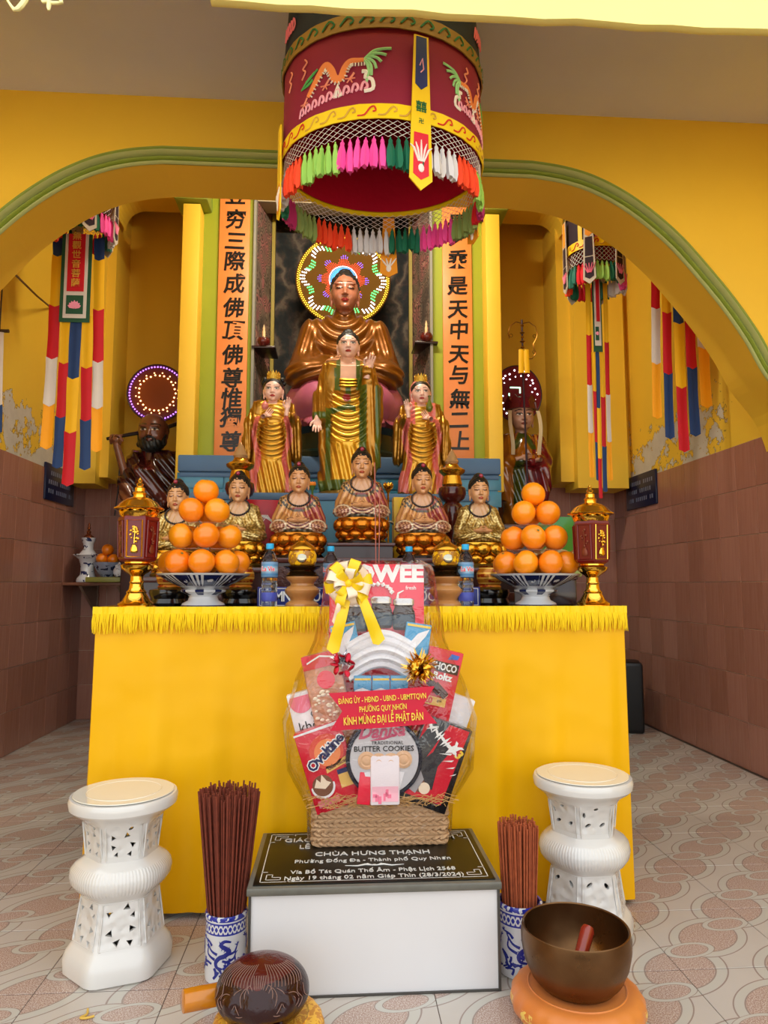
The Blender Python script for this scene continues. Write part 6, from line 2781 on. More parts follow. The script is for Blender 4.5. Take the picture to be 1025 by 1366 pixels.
# violet tube lamps beside the mural
for px, s_ in ((357, 1), (568, -1)):
    c = at(px, 345, 6.3)
    t = thing('violet_tube_lamp', 'violet glowing tube lamp upright at the %s edge of the mural' % ('left' if s_ > 0 else 'right'), 'lamp', (c.x, 6.34, c.z))
    mb = MB()
    mb.tube([(0, 0, -.35), (0, 0, .5)], .012, 10)
    mb.build('tube', pm('violet_tube', 'b08cff', .3, emit='8a5cff', es=1.6), t)
    mb = MB()
    for z_ in (-.37, .52):
        mb.lathe([(.016, -.02), (.018, 0), (.016, .02)], 10, (0, 0, z_))
    o = mb.build('end_caps', pm('white_metal', 'e8e8e6', .4), t)

# ---- parcels at the right end of the table
c = at(752, 806, 3.3)
t = thing('lacquer_box', 'dark maroon lacquer box behind the right fruit dish', 'box', (1.045, 3.36, TZ))
mb = MB()
mb.rbox((0, 0, .06), (.16, .2, .12), .006)
mb.build('carton', pm('maroon_box', '2b1012', .25, coat=.3), t)
mb = MB()
mb.rbox((0, 0, .126), (.17, .21, .014), .005)
mb.build('lid', M_rose2, t)
t = thing('offering_tray', 'pale green tray on the dark lacquer box behind the right fruit', 'tray', (1.05, 3.36, TZ + .133))
mb = MB()
mb.rbox((0, 0, .02), (.19, .24, .04), .006)
mb.build('tray', pm('pale_green_plastic', '97a552', .35), t)
t = thing('snack_bag', 'green snack bag with a brown picture, behind the right fruit and lantern', 'bag', (1.05, 3.37, TZ + .175))
mb = MB()
mb.grid(lambda u, v: ((u - .5) * .21 * (1 - .1 * math.sin(v * PI)), -.035 * math.sin(u * PI) * math.sin(v * PI) ** .6 - .01, v * .25), 8, 8, .002)
mb.grid(lambda u, v: ((.5 - u) * .21 * (1 - .1 * math.sin(v * PI)), .035 * math.sin(u * PI) * math.sin(v * PI) ** .6 - .006, v * .25), 8, 8, .002)
m, b = newmat('green_foil')
x, y, z = b.sep(b.coord())
b.l(b.mix(b.math('GREATER_THAN', b.math('ADD', z, b.math('MULTIPLY', b.noise(12, 2), .08)), .13), b.mix(b.math('GREATER_THAN', b.noise(22, 2), .5), lin('c9b88a'), lin('8a5a2a')), lin('2f7a2c')), b.bsdf.inputs['Base Color'])
b.bsdf.inputs['Roughness'].default_value = .3
mb.build('bag', m, t, fixn=True)

# ---- corner shelf on the left wall with porcelain
c = at(105, 777, 6.3)
x0s = XL + .012
t = thing('corner_shelf', 'wooden corner shelf on two brackets by the left wall', 'shelf', (x0s, 6.30, c.z))
mb = MB()
mb.rbox((.27, .18, -.012), (.54, .46, .026), .004)
mb.build('plank', pm('shelf_wood', '8a5a44', .4, var=.15), t)
for x_ in (.14, .46):
    mb = MB()
    mb.rbox((x_, .405, -.24), (.04, .02, .44), .003)
    mb.loft([[(x_ - .012, -.02, -.03), (x_ + .012, -.02, -.03), (x_ + .012, .40, -.03), (x_ - .012, .40, -.03)], [(x_ - .012, .36, -.25), (x_ + .012, .36, -.25), (x_ + .012, .40, -.25), (x_ - .012, .40, -.25)]])
    mb.build('bracket', pm('bracket_steel', '8f7a6a', .5), t)
zsh = c.z + .002
c = at(116, 775, 6.32)
t = thing('porcelain_candlestick', 'two-tier blue and white porcelain candlestick at the end of the corner shelf', 'candlestick', (c.x, c.y, zsh))
mb = MB()
mb.lathe([(.085, 0), (.09, .01), (.085, .035), (.062, .06), (.056, .1), (.06, .15), (.075, .2), (.11, .225), (.125, .235), (.12, .242), (.07, .244), (.068, .25), (.058, .265), (.042, .285), (.042, .33), (.055, .36), (.06, .385), (.05, .388)], 32)
mb.build('stick', M_porc, t)
mb = MB()
mb.lathe([(.045, .386), (.04, .40), (.015, .42), (.02, .44), (.008, .455), (.015, .47), (.008, .485), (.011, .50), (.001, .525)], 16)
mb.build('finial', pm('copper_finial', '8a4a2a', .25, .7), t)
c = at(168, 775, 6.3)
t = thing('offering_tray', 'flat yellow-green tray on the corner shelf under the orange bowl', 'tray', (-1.985, 6.3, zsh))
mb = MB()
mb.rbox((0, 0, .022), (.29, .3, .044), .006)
mb.build('tray', pm('olive_tray', '8d8a3c', .4), t)
zt_ = zsh + .046
cb = at(143, 765, 6.28)
t = thing('porcelain_bowl', 'dark blue porcelain bowl of oranges on the corner shelf', 'bowl', (cb.x, 6.28, zt_))
mb = MB()
mb.lathe([(.05, 0), (.055, .012), (.08, .04), (.11, .1), (.115, .125), (.105, .125), (.07, .06), (.01, .03)], 28)
mb.build('bowl', porcelain('porcelain_dark', 'scroll', '16203f', '8d94a8'), t)
for dx_, dz_, lab in ((-.045, .155, 'left orange in the dark bowl on the corner shelf'), (.05, .15, 'right orange in the dark bowl on the corner shelf'), (0, .235, 'top orange in the dark bowl on the corner shelf')):
    orange(lab, (cb.x + dx_, 6.27, zt_ + dz_), 'oranges in the shelf bowl', None, .93)
cb = at(158, 765, 6.22)
t = thing('porcelain_jar', 'small lidded blue and white jar beside the orange bowl on the shelf', 'jar', (cb.x + .01, 6.21, zt_))
mb = MB()
mb.lathe([(.03, 0), (.05, .03), (.05, .06), (.035, .085)], 20)
mb.build('jar', M_porc, t)
mb = MB()
mb.lathe([(.04, .084), (.036, .1), (.012, .112), (.012, .122), (.001, .128)], 18)
mb.build('lid', M_porc, t)

# ---- small navy plaques high on the tiles
for px0, px1, py0, py1, X_, lab in ((73, 108, 628, 662, XL, 'navy plaque with pale lettering on the left wall behind the banner'), (811, 831, 628, 658, XR, 'navy plaque with pale lettering on the right wall under the banner')):
    Y0 = None
    # wall-plane intersection
    def on_wall(px, py):
        d = CROT @ Vector(((px - 512.5) / FPX, -(py - 683) / FPX, -1))
        return CAM + d * (X_ / d.x)
    a, b_ = on_wall(px0, py0), on_wall(px1, py1)
    ym, zm = (a.y + b_.y) / 2, 2.06
    s_ = 1 if X_ < 0 else -1
    t = thing('wall_plaque', lab, 'plaque', (X_ + s_ * .012, min(ym, 6.1), zm), s_ * PI / 2)
    mb = MB()
    mb.rbox((0, 0, 0), (.62, .02, .3), .004)
    mb.build('board', pm('navy_plaque', '141c3c', .35), t)
    mb = MB()
    for r_ in range(3):
        for k_ in range(13):
            if (k_ * 5 + r_ * 3) % 7:
                mb.box((-.24 + .04 * k_, -.0105, .075 - .075 * r_), (.022 - .006 * ((k_ + r_) % 2), .002, .035))
    o = mb.build('worn_lettering', pm('pale_letter', '6d7590', .5), t)
    o['kind'] = 'stuff'
# loudspeaker on the floor behind the cloth
c = at(838, 930, 5.6)
t = thing('loudspeaker', 'black loudspeaker on the floor behind the altar, by the right wall', 'loudspeaker', (at(836, 950, 5.9).x, 5.95, 0), -.3)
mb = MB()
mb.rbox((0, 0, .29), (.30, .28, .58), .03)
mb.build('cabinet', pm('black_cabinet', '0f0f10', .4), t)
mb = MB()
mb.rbox((0, -.141, .29), (.26, .006, .52), .002)
mb.build('grille', pm('black_grille', '191919', .6, bump=.4, bs=300), t)
# ================================================================== things on the floor in front
# ---- plinth box with the engraved black plaque
BX0, BX1, BY0, BY1, BH = -.258, .504, 2.235, 2.705, .318
t = thing('inscribed_plinth', 'white box with an engraved black stone top, in front of the altar', 'plinth', ((BX0 + BX1) / 2, (BY0 + BY1) / 2, 0))
bw_, bd_ = BX1 - BX0, BY1 - BY0
mb = MB()
mb.box((0, 0, (BH - .026) / 2), (bw_ - .012, bd_ - .012, BH - .026))
mb.build('body', pm('white_panel', 'dedcdc', .3, var=.02), t)
for sx in (-1, 1):
    for sy in (-1, 1):
        mb = MB()
        mb.M = T(sx * (bw_ / 2 - .004), sy * (bd_ / 2 - .004), (BH - .026) / 2)
        mb.box((0, 0, 0), (.008, .008, BH - .026))
        mb.build('metal_edge', pm('dark_metal_edge', '55524e', .4, .5), t)
for sy in (-1, 1):
    mb = MB()
    mb.box((0, sy * (bd_ / 2 - .004), .003), (bw_ - .012, .008, .006))
    mb.build('metal_edge', pm('dark_metal_edge', '55524e', .4, .5), t)
mb = MB()
mb.rbox((0, 0, BH - .013), (bw_ + .012, bd_ + .012, .024), .005)
mb.build('stone_slab', pm('grey_stone_edge', '6a685f', .3, var=.2, vs=30), t)
mb = MB()
mb.rbox((0, .0, BH + .0005), (bw_ - .022, bd_ - .022, .004), .001)
mb.build('black_plaque', pm('polished_black_stone', '14120c', .32, spec=.25), t)
M_letter = pm('silver_letters', 'd9d8d2', .4)
zt_ = BH + .0028
flatrot = (0, 0, 0)


def plq(s_, py, sz, px0, px1, bold=.01):
    d0 = at(px0, py, 1)
    def onz(px, py):
        d = CROT @ Vector(((px - 512.5) / FPX, -(py - 683) / FPX, -1))
        return CAM + d * ((zt_ - CAM.z) / d.z)
    a, b_ = onz(px0, py), onz(px1, py)
    o = text(s_, sz, M_letter, t, ((a.x + b_.x) / 2 - t.location.x, (a.y + b_.y) / 2 - t.location.y, zt_), flatrot, bold=bold, width=b_.x - a.x)
    return o


plq('GIÁO HỘI PHẬT GIÁO VIỆT NAM', 1119, .047, 381, 607, .006)
plq('LỄ', 1130, .046, 400, 414, .005)
plq('CHÙA HƯNG THẠNH', 1138, .045, 421, 574, .008)
plq('Phường Đống Đa - Thành phố Quy Nhơn', 1147, .036, 394, 602, .0)
plq('Vía Bồ Tát Quán Thế Âm - Phật Lịch 2568', 1161, .036, 388, 609, .004)
plq('Ngày 19 tháng 02 năm Giáp Thìn (28/3/2024)', 1169, .037, 380, 620, .004)
mb = MB()
x1, y1 = bw_ / 2 - .03, bd_ / 2 - .03
zz = zt_ - .0008
for sx in (-1, 1):
    mb.box((sx * x1, 0, zz), (.003, 2 * y1 - .14, .0016))
for sy in (-1, 1):
    mb.box((0, sy * y1, zz), (2 * x1 - .16, .003, .0016))
for sx in (-1, 1):
    for sy in (-1, 1):
        cx, cy = sx * x1, sy * y1
        for (ax, ay, bx_, by_) in ((0, .075, 0, .0), (0, 0, .085, 0), (.016, .016, .016, .055), (.016, .016, .06, .016), (.016, .055, .034, .055), (.06, .016, .06, .034), (.034, .055, .034, .034), (.034, .034, .06, .034), (0, .075, .016, .075), (.085, 0, .085, .016)):
            mb.box((cx - sx * (ax + bx_) / 2, cy - sy * (ay + by_) / 2, zz), (abs(ax - bx_) + .003, abs(ay - by_) + .003, .0016))
o = mb.build('fret_border', M_letter, t)
mb = MB()
yo = -.03
for s_ in (-1, 1):
    mb.tube([(s_ * .004, 0, 0), (s_ * .03, .006, 0), (s_ * .055, -.004, 0), (s_ * .095, .002, 0)], [.002, .0035, .0025, .001], 5)
    mb.tube([(s_ * .012, .003, 0), (s_ * .022, .014, 0), (s_ * .03, .008, 0)], .002, 5)
mb.ball((0, .004, 0), .007, 8, 4, (1, 1, .2))
o = mb.build('scroll_ornament', M_letter, t)
_d = CROT @ Vector(((500 - 512.5) / FPX, -(1154 - 683) / FPX, -1))
_p = CAM + _d * ((zt_ - CAM.z) / _d.z)
o.location = (_p.x - t.location.x, _p.y - t.location.y, zt_)

# ---- ceramic drum stools
m, b = newmat('white_glaze')
b.bsdf.inputs['Base Color'].default_value = (*lin('dcd9d4'), 1)
b.bsdf.inputs['Roughness'].default_value = .1
b.bsdf.inputs['Coat Weight'].default_value = .5
x, y, z = b.sep(b.coord())
mask = b.math('MAXIMUM', b.math('LESS_THAN', b.math('ABSOLUTE', b.math('SUBTRACT', z, .165)), .062), b.math('LESS_THAN', b.math('ABSOLUTE', b.math('SUBTRACT', z, .415)), .05))
vo = b.n('TexVoronoi')
vo.feature = 'SMOOTH_F1'
vo.inputs['Scale'].default_value = 34
b.l(b.coord(), vo.inputs['Vector'])
ribs = b.math('MULTIPLY', b.math('SINE', b.math('MULTIPLY', b.math('ARCTAN2', y, x), 90)), b.math('LESS_THAN', b.math('ABSOLUTE', b.math('SUBTRACT', z, .295)), .035))
b.bump(b.math('ADD', b.math('MULTIPLY', b.math('MULTIPLY', vo.outputs['Distance'], mask), 1.6), b.math('MULTIPLY', ribs, .08)), .55, .012)
M_glaze = m


def stool(label, c, rz, s_, holes):
    t = thing('ceramic_stool', label, 'stool', c, rz, None, s_)
    N = 48
    prof = [(0, .160, 1), (.006, .168, 1), (.045, .170, 1), (.07, .160, 1), (.088, .146, 1), (.094, .142, 1), (.13, .135, 1), (.18, .126, 1), (.232, .120, .9), (.242, .126, .6), (.258, .146, .45), (.275, .157, .35), (.295, .160, .3), (.315, .156, .35), (.332, .142, .5), (.343, .124, .8), (.35, .115, 1), (.38, .112, 1), (.42, .115, .9), (.455, .124, .7), (.48, .142, .3), (.492, .160, 0), (.502, .170, 0), (.525, .173, 0), (.535, .168, 0), (.540, .15, 0)]

    def ringr(z, r, hx, ins=0.0):
        out = []
        for j in range(N):
            a = 2 * PI * j / N
            k = (a + PI / 6) % (PI / 3) - PI / 6
            hexr = math.cos(PI / 6) / math.cos(k) * 1.04
            hexr = min(hexr, 1.0)
            rr_ = r * (1 * (1 - hx) + hexr * hx) - ins
            out.append((rr_ * math.sin(a), -rr_ * math.cos(a), z))
        return out
    mb = MB()
    outer = [ringr(z, r, hx) for z, r, hx in prof]
    inner = [ringr(min(z, .525), r, hx, .013) for z, r, hx in prof[:-3]][::-1]
    mb.loft(outer[:-1] + [ringr(.5405, .1, 0), ringr(.5405, .01, 0)], False, True, True)
    mb.loft([ringr(.51, .01, 0)] + inner, False, True, True)
    # close: bottom rim, top cap, inner cap
    nb = len(outer) + 1
    tot = len(mb.v)
    base_in = tot - N
    for j in range(N):
        k = (j + 1) % N
        mb.f.append([j, base_in + j, base_in + k, k])
        mb.mi.append(0)
        mb.sm.append(False)
    topc = (len(outer) - 1 + 1) * N
    mb.f.append(list(range(topc, topc + N)))
    mb.mi.append(0)
    mb.sm.append(True)
    inc = (len(outer) - 1 + 2) * N
    mb.f.append(list(range(inc, inc + N))[::-1])
    mb.mi.append(0)
    mb.sm.append(True)
    me = mb.mesh('body')
    fix_normals(me)
    o = obj('body', me, t, M_glaze)
    cut = MB()
    rr = random.Random(int(s_ * 1000))
    for k in range(6):
        a = k * PI / 3
        for (hx_, hz_, sz, ang) in holes:
            cut.M = T(0, 0, 0, 0, 0, a)
            if sz > 0:
                poly = [(hx_ + sz * math.cos(ang + q * 2 * PI / 3) * (1.25 if q == 0 else .8), hz_ + sz * math.sin(ang + q * 2 * PI / 3)) for q in range(3)]
            else:
                poly = [(hx_ + -sz * (1.4 * math.cos(q * PI / 4) * math.cos(ang) - .7 * math.sin(q * PI / 4) * math.sin(ang)), hz_ - sz * (1.4 * math.cos(q * PI / 4) * math.sin(ang) + .7 * math.sin(q * PI / 4) * math.cos(ang))) for q in range(8)]
            cut.prism(poly, -.3, -.06)
    cm = cut.mesh('cutter', angle=None)
    fix_normals(cm)
    co = bpy.data.objects.new('cutter', cm)
    COL.objects.link(co)
    co.matrix_world = Matrix()
    o.parent = None
    md = o.modifiers.new('holes', 'BOOLEAN')
    md.operation = 'DIFFERENCE'
    md.solver = 'EXACT'
    md.object = co
    dg = bpy.context.evaluated_depsgraph_get()
    new = bpy.data.meshes.new_from_object(o.evaluated_get(dg))
    o.modifiers.clear()
    if len(new.polygons) > 500:
        o.data = new
    o.data.set_sharp_from_angle(angle=math.radians(35))
    bpy.data.objects.remove(co)
    o.parent = t
    # raised frame of each panel
    for k in range(6):
        a = k * PI / 3
        for z0, z1, r0, r1 in ((.10, .228, .142, .122), (.355, .462, .114, .127)):
            mb = MB()
            mb.M = T(0, 0, 0, 0, 0, a)
            f0, f1 = r0 * .866 + .0015, r1 * .866 + .0015
            w0, w1 = r0 * .5 * .86, r1 * .5 * .86
            mb.tube([(-w0, -f0, z0), (w0, -f0, z0), (w1, -f1, z1), (-w1, -f1, z1), (-w0, -f0, z0)], .003, 6)
            mb.build('panel_frame', M_glaze, t)
    # concentric step on the seat
    mb = MB()
    pts = [(.118 * math.cos(2 * PI * q / 40), .118 * math.sin(2 * PI * q / 40), .5405) for q in range(41)]
    mb.tube(pts, .0022, 5)
    mb.build('seat_ring', pm('cream_glaze', 'e2dfd2', .12, coat=.5), t)
    mb = MB()
    mb.lathe([(.16, .539), (.158, .5412), (.02, .5416), (.001, .5416)], 40)
    mb.build('seat', pm('cream_glaze', 'e2dfd2', .12, coat=.5), t)
    return t


TRI = [(-.035, .20, .011, .5), (.02, .214, .012, 3.6), (.036, .19, .011, 1.2), (-.03, .145, .012, 3.3), (.032, .152, .012, 0), (-.012, .118, .013, .8), (.03, .115, .011, 2.6),
       (-.03, .425, .010, 2.0), (.012, .43, .011, 3.9), (-.028, .395, .010, 2.2), (.03, .40, .011, 2.4), (.022, .452, -.006, .5), (-.02, .372, .009, 1.2), (.02, .371, .010, 1.1)]
LEAF = [(-.03, .205, -.009, .6), (.03, .2, -.009, 2.2), (-.025, .395, -.008, .4), (.025, .395, -.008, .6), (-.04, .43, -.007, 1.8), (.0, .45, -.006, .2)]
stool('white ceramic hexagonal stool with triangular piercings, left of the box', (-.70, 2.475, 0), .30, 1.0, TRI)
stool('white ceramic stool with leaf-shaped piercings, partly behind the bronze bowl', (.885, 2.565, 0), .05, 1.01, LEAF)

# ---- incense holders
M_blue_ink = pm('cobalt_paint', '1f2a86', .2, coat=.3)


def brush_dragon(parent, r, z0, sc_, seed, u0=0.0):
    """sinuous painted creature and foliage on the vase wall"""
    rr = random.Random(seed)
    sh = []

    def m(pts):
        return [(u0 + x * sc_ / r, z0 + y * sc_) for x, y in pts]
    body = curve([(.45, .95), (.2, 1.0), (.05, .86), (.22, .74), (.38, .6), (.2, .45), (.0, .38), (-.15, .2), (-.1, .02), (.12, -.04)], 5)
    n = len(body)
    sh.append((m(body), [sc_ * (.03 + .06 * math.sin(PI * i / (n - 1)) ** .7) for i in range(n)]))
    for (x0, y0, x1, y1, x2, y2) in ((-.1, .5, -.38, .62, -.6, .9), (-.2, .3, -.55, .45, -.55, .7), (.35, .5, .6, .55, .72, .8), (.2, .2, .55, .3, .65, .5), (-.35, .8, -.5, .95, -.75, 1.0)):
        c_ = curve([(x0, y0), (x1, y1), (x2, y2)], 4)
        sh.append((m(c_), [sc_ * .035 * (1.6 - i / len(c_)) for i in range(len(c_))]))
        for q in range(4):
            a = rr.uniform(.3, 2.8)
            sh.append((m([(x2, y2), (x2 + .12 * math.cos(a), y2 + .12 * math.sin(a))]), [sc_ * .03, sc_ * .008]))
    for q in range(22):
        x, y = rr.uniform(-.8, .8), rr.uniform(-.38, .22)
        a = rr.uniform(0, PI)
        l = rr.uniform(.08, .2)
        sh.append((m(curve([(x - l * math.cos(a), y - l * math.sin(a)), (x + .03, y + .02), (x + l * math.cos(a), y + l * math.sin(a))], 3)), sc_ * rr.uniform(.03, .055)))
    for q in range(14):
        i = rr.randrange(2, n - 2)
        a = rr.uniform(0, 2 * PI)
        sh.append((m([body[i], (body[i][0] + .16 * math.cos(a), body[i][1] + .16 * math.sin(a))]), [sc_ * .04, sc_ * .006]))
    o = wrap(parent, 'cobalt_dragon', sh, 0, r, r, M_blue_ink, .0012, .001)
    o['kind'] = 'stuff'


def incense_holder(label, ilabel, c, s_, ns, ztop, rtop, seed, stick):
    t = thing('incense_holder', label, 'vase', c, 0, None, s_)
    r = .0655
    mb = MB()
    mb.lathe([(.058, 0), (.064, .004), (.0655, .02), (r, .185), (.067, .19), (.0685, .198), (.066, .204), (.060, .203), (.056, .19), (.054, .06), (.001, .03)], 40)
    mb.build('vase', M_vase, t)
    brush_dragon(t, r, .055, .078, seed, -.15)
    brush_dragon(t, r, .055, .078, seed + 4, 2.1)
    brush_dragon(t, r, .055, .078, seed + 9, 4.2)
    b_ = thing('incense_bundle', ilabel, 'incense', (c[0], c[1], .045 * s_))
    rr = random.Random(seed)
    mb = MB()
    for k in range(ns):
        q = math.sqrt((k + .5) / ns)
        a = k * 2.39996
        r0, r1 = .043 * q * s_, rtop * q
        h = ztop - .045 * s_ + rr.uniform(-.012, .012)
        mb.tube([(r0 * math.cos(a), r0 * math.sin(a), 0), (r1 * math.cos(a) + rr.uniform(-.003, .003), r1 * math.sin(a) + rr.uniform(-.003, .003), h)], .0031, 5, True, True)
    o = mb.build('sticks', stick, b_)
    o['kind'] = 'stuff'
    return t


m, b = newmat('brown_incense')
b.l(b.mix(b.noise(55, 1), lin('5a2415'), lin('8a3a22')), b.bsdf.inputs['Base Color'])
b.bsdf.inputs['Roughness'].default_value = .8
M_inc1 = m
m, b = newmat('orange_incense')
b.l(b.mix(b.noise(60, 1), lin('8e3f22'), lin('bb6034')), b.bsdf.inputs['Base Color'])
b.bsdf.inputs['Roughness'].default_value = .8
M_inc2 = m
incense_holder('blue and white incense vase left of the white box', 'tall bundle of dark brown incense sticks fanning out of the left vase', (-.342, 2.378, 0), .98, 150, .562, .098, 3, M_inc1)
incense_holder('blue and white incense vase between the white box and the bronze bowl', 'shorter bundle of reddish incense sticks in the right vase', (.592, 2.345, 0), 1.06, 120, .452, .064, 7, M_inc2)

# ---- singing bowl on its cushion
m, b = newmat('orange_brocade')
x, y, z = b.sep(b.coord())
ang = b.math('ARCTAN2', y, x)
base = b.mix(b.noise(5, 3), lin('c8641e'), lin('e09040'))
med = b.math('MULTIPLY', b.math('GREATER_THAN', b.math('SINE', b.math('MULTIPLY', ang, 11)), .2), b.math('LESS_THAN', b.math('ABSOLUTE', b.math('SUBTRACT', z, .035)), .022))
fl_ = b.math('GREATER_THAN', b.math('SINE', b.math('MULTIPLY', b.noise(34, 3), 40)), .0)
b.l(b.mix(b.math('MULTIPLY', med, fl_), base, lin('e8c25a')), b.bsdf.inputs['Base Color'])
b.bsdf.inputs['Roughness'].default_value = .42
b.bsdf.inputs['Sheen Weight'].default_value = .1
M_broc = m


def cushion(label, c, r, h, mat, nm='cushion', pleats=True):
    t = thing(nm, label, 'cushion', c)
    mb = MB()
    N = 96
    rings = []
    for i in range(17):
        a = -PI / 2 + PI * i / 16
        k = math.cos(a)
        rad = r * (.72 + .28 * abs(k) ** .8)
        if i in (0, 16):
            rad = r * .55
        z = h / 2 + h / 2 * math.sin(a) * (1 if i < 16 else .92)
        rings.append([(rad * (1 + (.012 * math.sin(j * 2 * PI / N * 24) * (abs(k)) if pleats else 0)) * math.cos(2 * PI * j / N), rad * (1 + (.012 * math.sin(j * 2 * PI / N * 24) * abs(k) if pleats else 0)) * math.sin(2 * PI * j / N), z) for j in range(N)])
    rings.append([(r * .1 * math.cos(2 * PI * j / N), r * .1 * math.sin(2 * PI * j / N), h * .9) for j in range(N)])
    mb.loft(rings, True, True, True)
    mb.build('cover', mat, t)
    mb = MB()
    pts = [(r * .73 * math.cos(2 * PI * q / 48), r * .73 * math.sin(2 * PI * q / 48), h * .985) for q in range(49)]
    mb.tube(pts, .003, 5)
    mb.build('piping', mat, t)
    return t


bc = (.692, 2.10)
cushion('round orange brocade cushion under the bronze bowl', (bc[0], bc[1], 0), .187, .085, M_broc)
m, b = newmat('aged_bronze')
b.l(b.mix(b.noise(7, 5, None, .65), lin('54391f'), lin('866240')), b.bsdf.inputs['Base Color'])
b.bsdf.inputs['Metallic'].default_value = .9
b.l(b.ramp(b.noise(16, 4), [(.3, (.24, .24, .24)), (.7, (.42, .42, .42))]), b.bsdf.inputs['Roughness'])
b.bump(b.noise(60, 3), .08, .002)
M_bronze = m
t = thing('singing_bowl', 'large aged bronze bowl gong on an orange cushion at lower right', 'bowl', (bc[0], bc[1], .078))
mb = MB()
mb.lathe([(.001, .002), (.08, 0), (.105, .01), (.128, .035), (.146, .075), (.154, .115), (.155, .145), (.151, .166), (.1485, .168), (.145, .165), (.147, .142), (.145, .112), (.136, .075), (.118, .042), (.09, .02), (.001, .014)], 64)
mb.build('bowl', M_bronze, t)
st = thing('bowl_mallet', 'red wooden mallet leaning inside the bronze bowl', 'mallet', (bc[0], bc[1], .105))
mb = MB()
mb.tube([(-.02, -.035, .005), (.0, -.01, .03), (.05, .045, .10), (.056, .052, .108)], [.016, .018, .021, .017], 16)
mb.build('handle', pm('red_lacquer_wood', '8e2a18', .25, coat=.5, var=.2), st)
mb = MB()
mb.lathe([(.014, -.001), (.015, .0), (.004, .002)], 12)
o = mb.build('end_ring', pm('dark_red_wood', '5d160e', .3), st)
o.location = (.0565, .0525, .1085)
o.rotation_euler = Vector((.05, .055, .07)).to_track_quat('Z', 'Y').to_euler()

# ---- wooden fish drum on its cushion, with mallet
fc = (-.192, 2.03)
m, b = newmat('yellow_brocade')
b.l(b.mix(b.math('GREATER_THAN', b.math('SINE', b.math('MULTIPLY', b.noise(22, 3), 46)), .1), lin('d28a1c'), lin('f0b83a')), b.bsdf.inputs['Base Color'])
b.bsdf.inputs['Roughness'].default_value = .45
cushion('round yellow brocade cushion under the wooden fish drum', (fc[0] + .015, fc[1] + .01, 0), .15, .075, m)
t = thing('wooden_fish_drum', 'dark glossy carved wooden fish drum at the bottom edge', 'drum', (fc[0], fc[1], .062))
ra, rb_, rc = .125, .12, .082


def fish(P):
    X, Y, Z = P
    d = ell(P, (0, 0, .078), (ra, rb_, rc))
    d = smax(d, -ell(P, (0, -.13, .045), (.085, .06, .006)), .008)
    d = smin(d, ell(P, (0, -.095, .085), (.03, .028, .028)), .03)
    for s_ in (-1, 1):
        d = smin(d, ell(P, (s_ * .062, -.085, .085), (.026, .022, .024)), .015)
        d = smax(d, -ell(P, (s_ * .062, -.113, .09), (.01, .012, .01)), .006)
    return d


V, Fq = sculpt(fish, (-.13, -.15, -.01), (.13, .13, .165), .0042)
m, b = newmat('carved_lacquer')
x, y, z = b.sep(b.coord())
b.l(b.mix(b.math('MULTIPLY', b.math('GREATER_THAN', b.math('ADD', z, b.math('MULTIPLY', b.noise(14, 3), .06)), .165), .8), lin('2c0d0c'), lin('5a1a10')), b.bsdf.inputs['Base Color'])
b.bsdf.inputs['Roughness'].default_value = .22
b.bsdf.inputs['Specular IOR Level'].default_value = .4
b.bump(b.noise(38, 3, None, .6, 1.0), .5, .006)
obj('body', npmesh('body', V, Fq), t, m)
mb = MB()


def onfish(az, el):
    az, el = math.radians(az), math.radians(el)
    e = 1.012
    return (ra * e * math.cos(el) * math.sin(az), -rb_ * e * math.cos(el) * math.cos(az), .078 + rc * e * math.sin(el))


lines = []
for s_ in (-1, 1):
    for k in range(12):
        lines.append([(s_ * (14 + 7 * k), 74 - 1.2 * k), (s_ * (16 + 6 * k), 56 - 1.5 * k), (s_ * (13 + 5.2 * k), 40 - 1.0 * k)])
    lines.append([(s_ * 3, 22), (s_ * 14, 42), (s_ * 19, 30), (s_ * 12, 10), (s_ * 9, -6)])
    lines.append([(s_ * 8, 20), (s_ * 18, 38), (s_ * 24, 26), (s_ * 17, 4)])
    lines.append([(s_ * 26, 36), (s_ * 34, 26), (s_ * 28, 12), (s_ * 22, 0)])
    lines.append([(s_ * (42 + 12 * math.cos(q_ * .55)), 12 + 12 * math.sin(q_ * .55)) for q_ in range(12)])
    lines.append([(s_ * (42 + 6 * math.cos(q_ * .55)), 12 + 6 * math.sin(q_ * .55)) for q_ in range(12)])
    lines.append([(s_ * 62, 32), (s_ * 54, 20), (s_ * 60, 6), (s_ * 52, -4)])
    lines.append([(s_ * 70, 24), (s_ * 66, 10), (s_ * 74, 0)])
    lines.append([(s_ * 4, -2), (s_ * 12, 2), (s_ * 22, -4), (s_ * 34, -2)])
for q_ in range(6):
    lines.append([((q_ - 2.5) * 5, 56), ((q_ - 2.5) * 2.4, 36), ((q_ - 2.5) * 1.2, 24)])
for ln in lines:
    c_ = curve(ln, 4)
    mb.tube([onfish(x, y) for x, y in c_], .0010, 5)
o = mb.build('carved_lines', pm('worn_groove', '8a6a5e', .4), t)
o['kind'] = 'stuff'
a, b_ = at(243, 1336, 2.02), at(330, 1318, 2.09)
st = thing('fish_mallet', 'short amber wooden mallet lying left of the wooden fish drum', 'mallet', (a.x, a.y, a.z))
d = b_ - a
mb = MB()
e = d.normalized()
L = d.length * .62
mb.tube([tuple(e * (L * k)) for k in (0, .02, .5, .98, 1)], [.022, .028, .0285, .028, .023], 24)
mb.build('head', pm('amber_wood', 'c87a12', .22, coat=.5, var=.2, vs=20), st)
mb = MB()
mb.tube([tuple(e * L), tuple(e * (L + .03))], .011, 12)
mb.build('handle', pm('amber_wood', 'c87a12', .22, coat=.5, var=.2, vs=20), st)
st2 = MB()

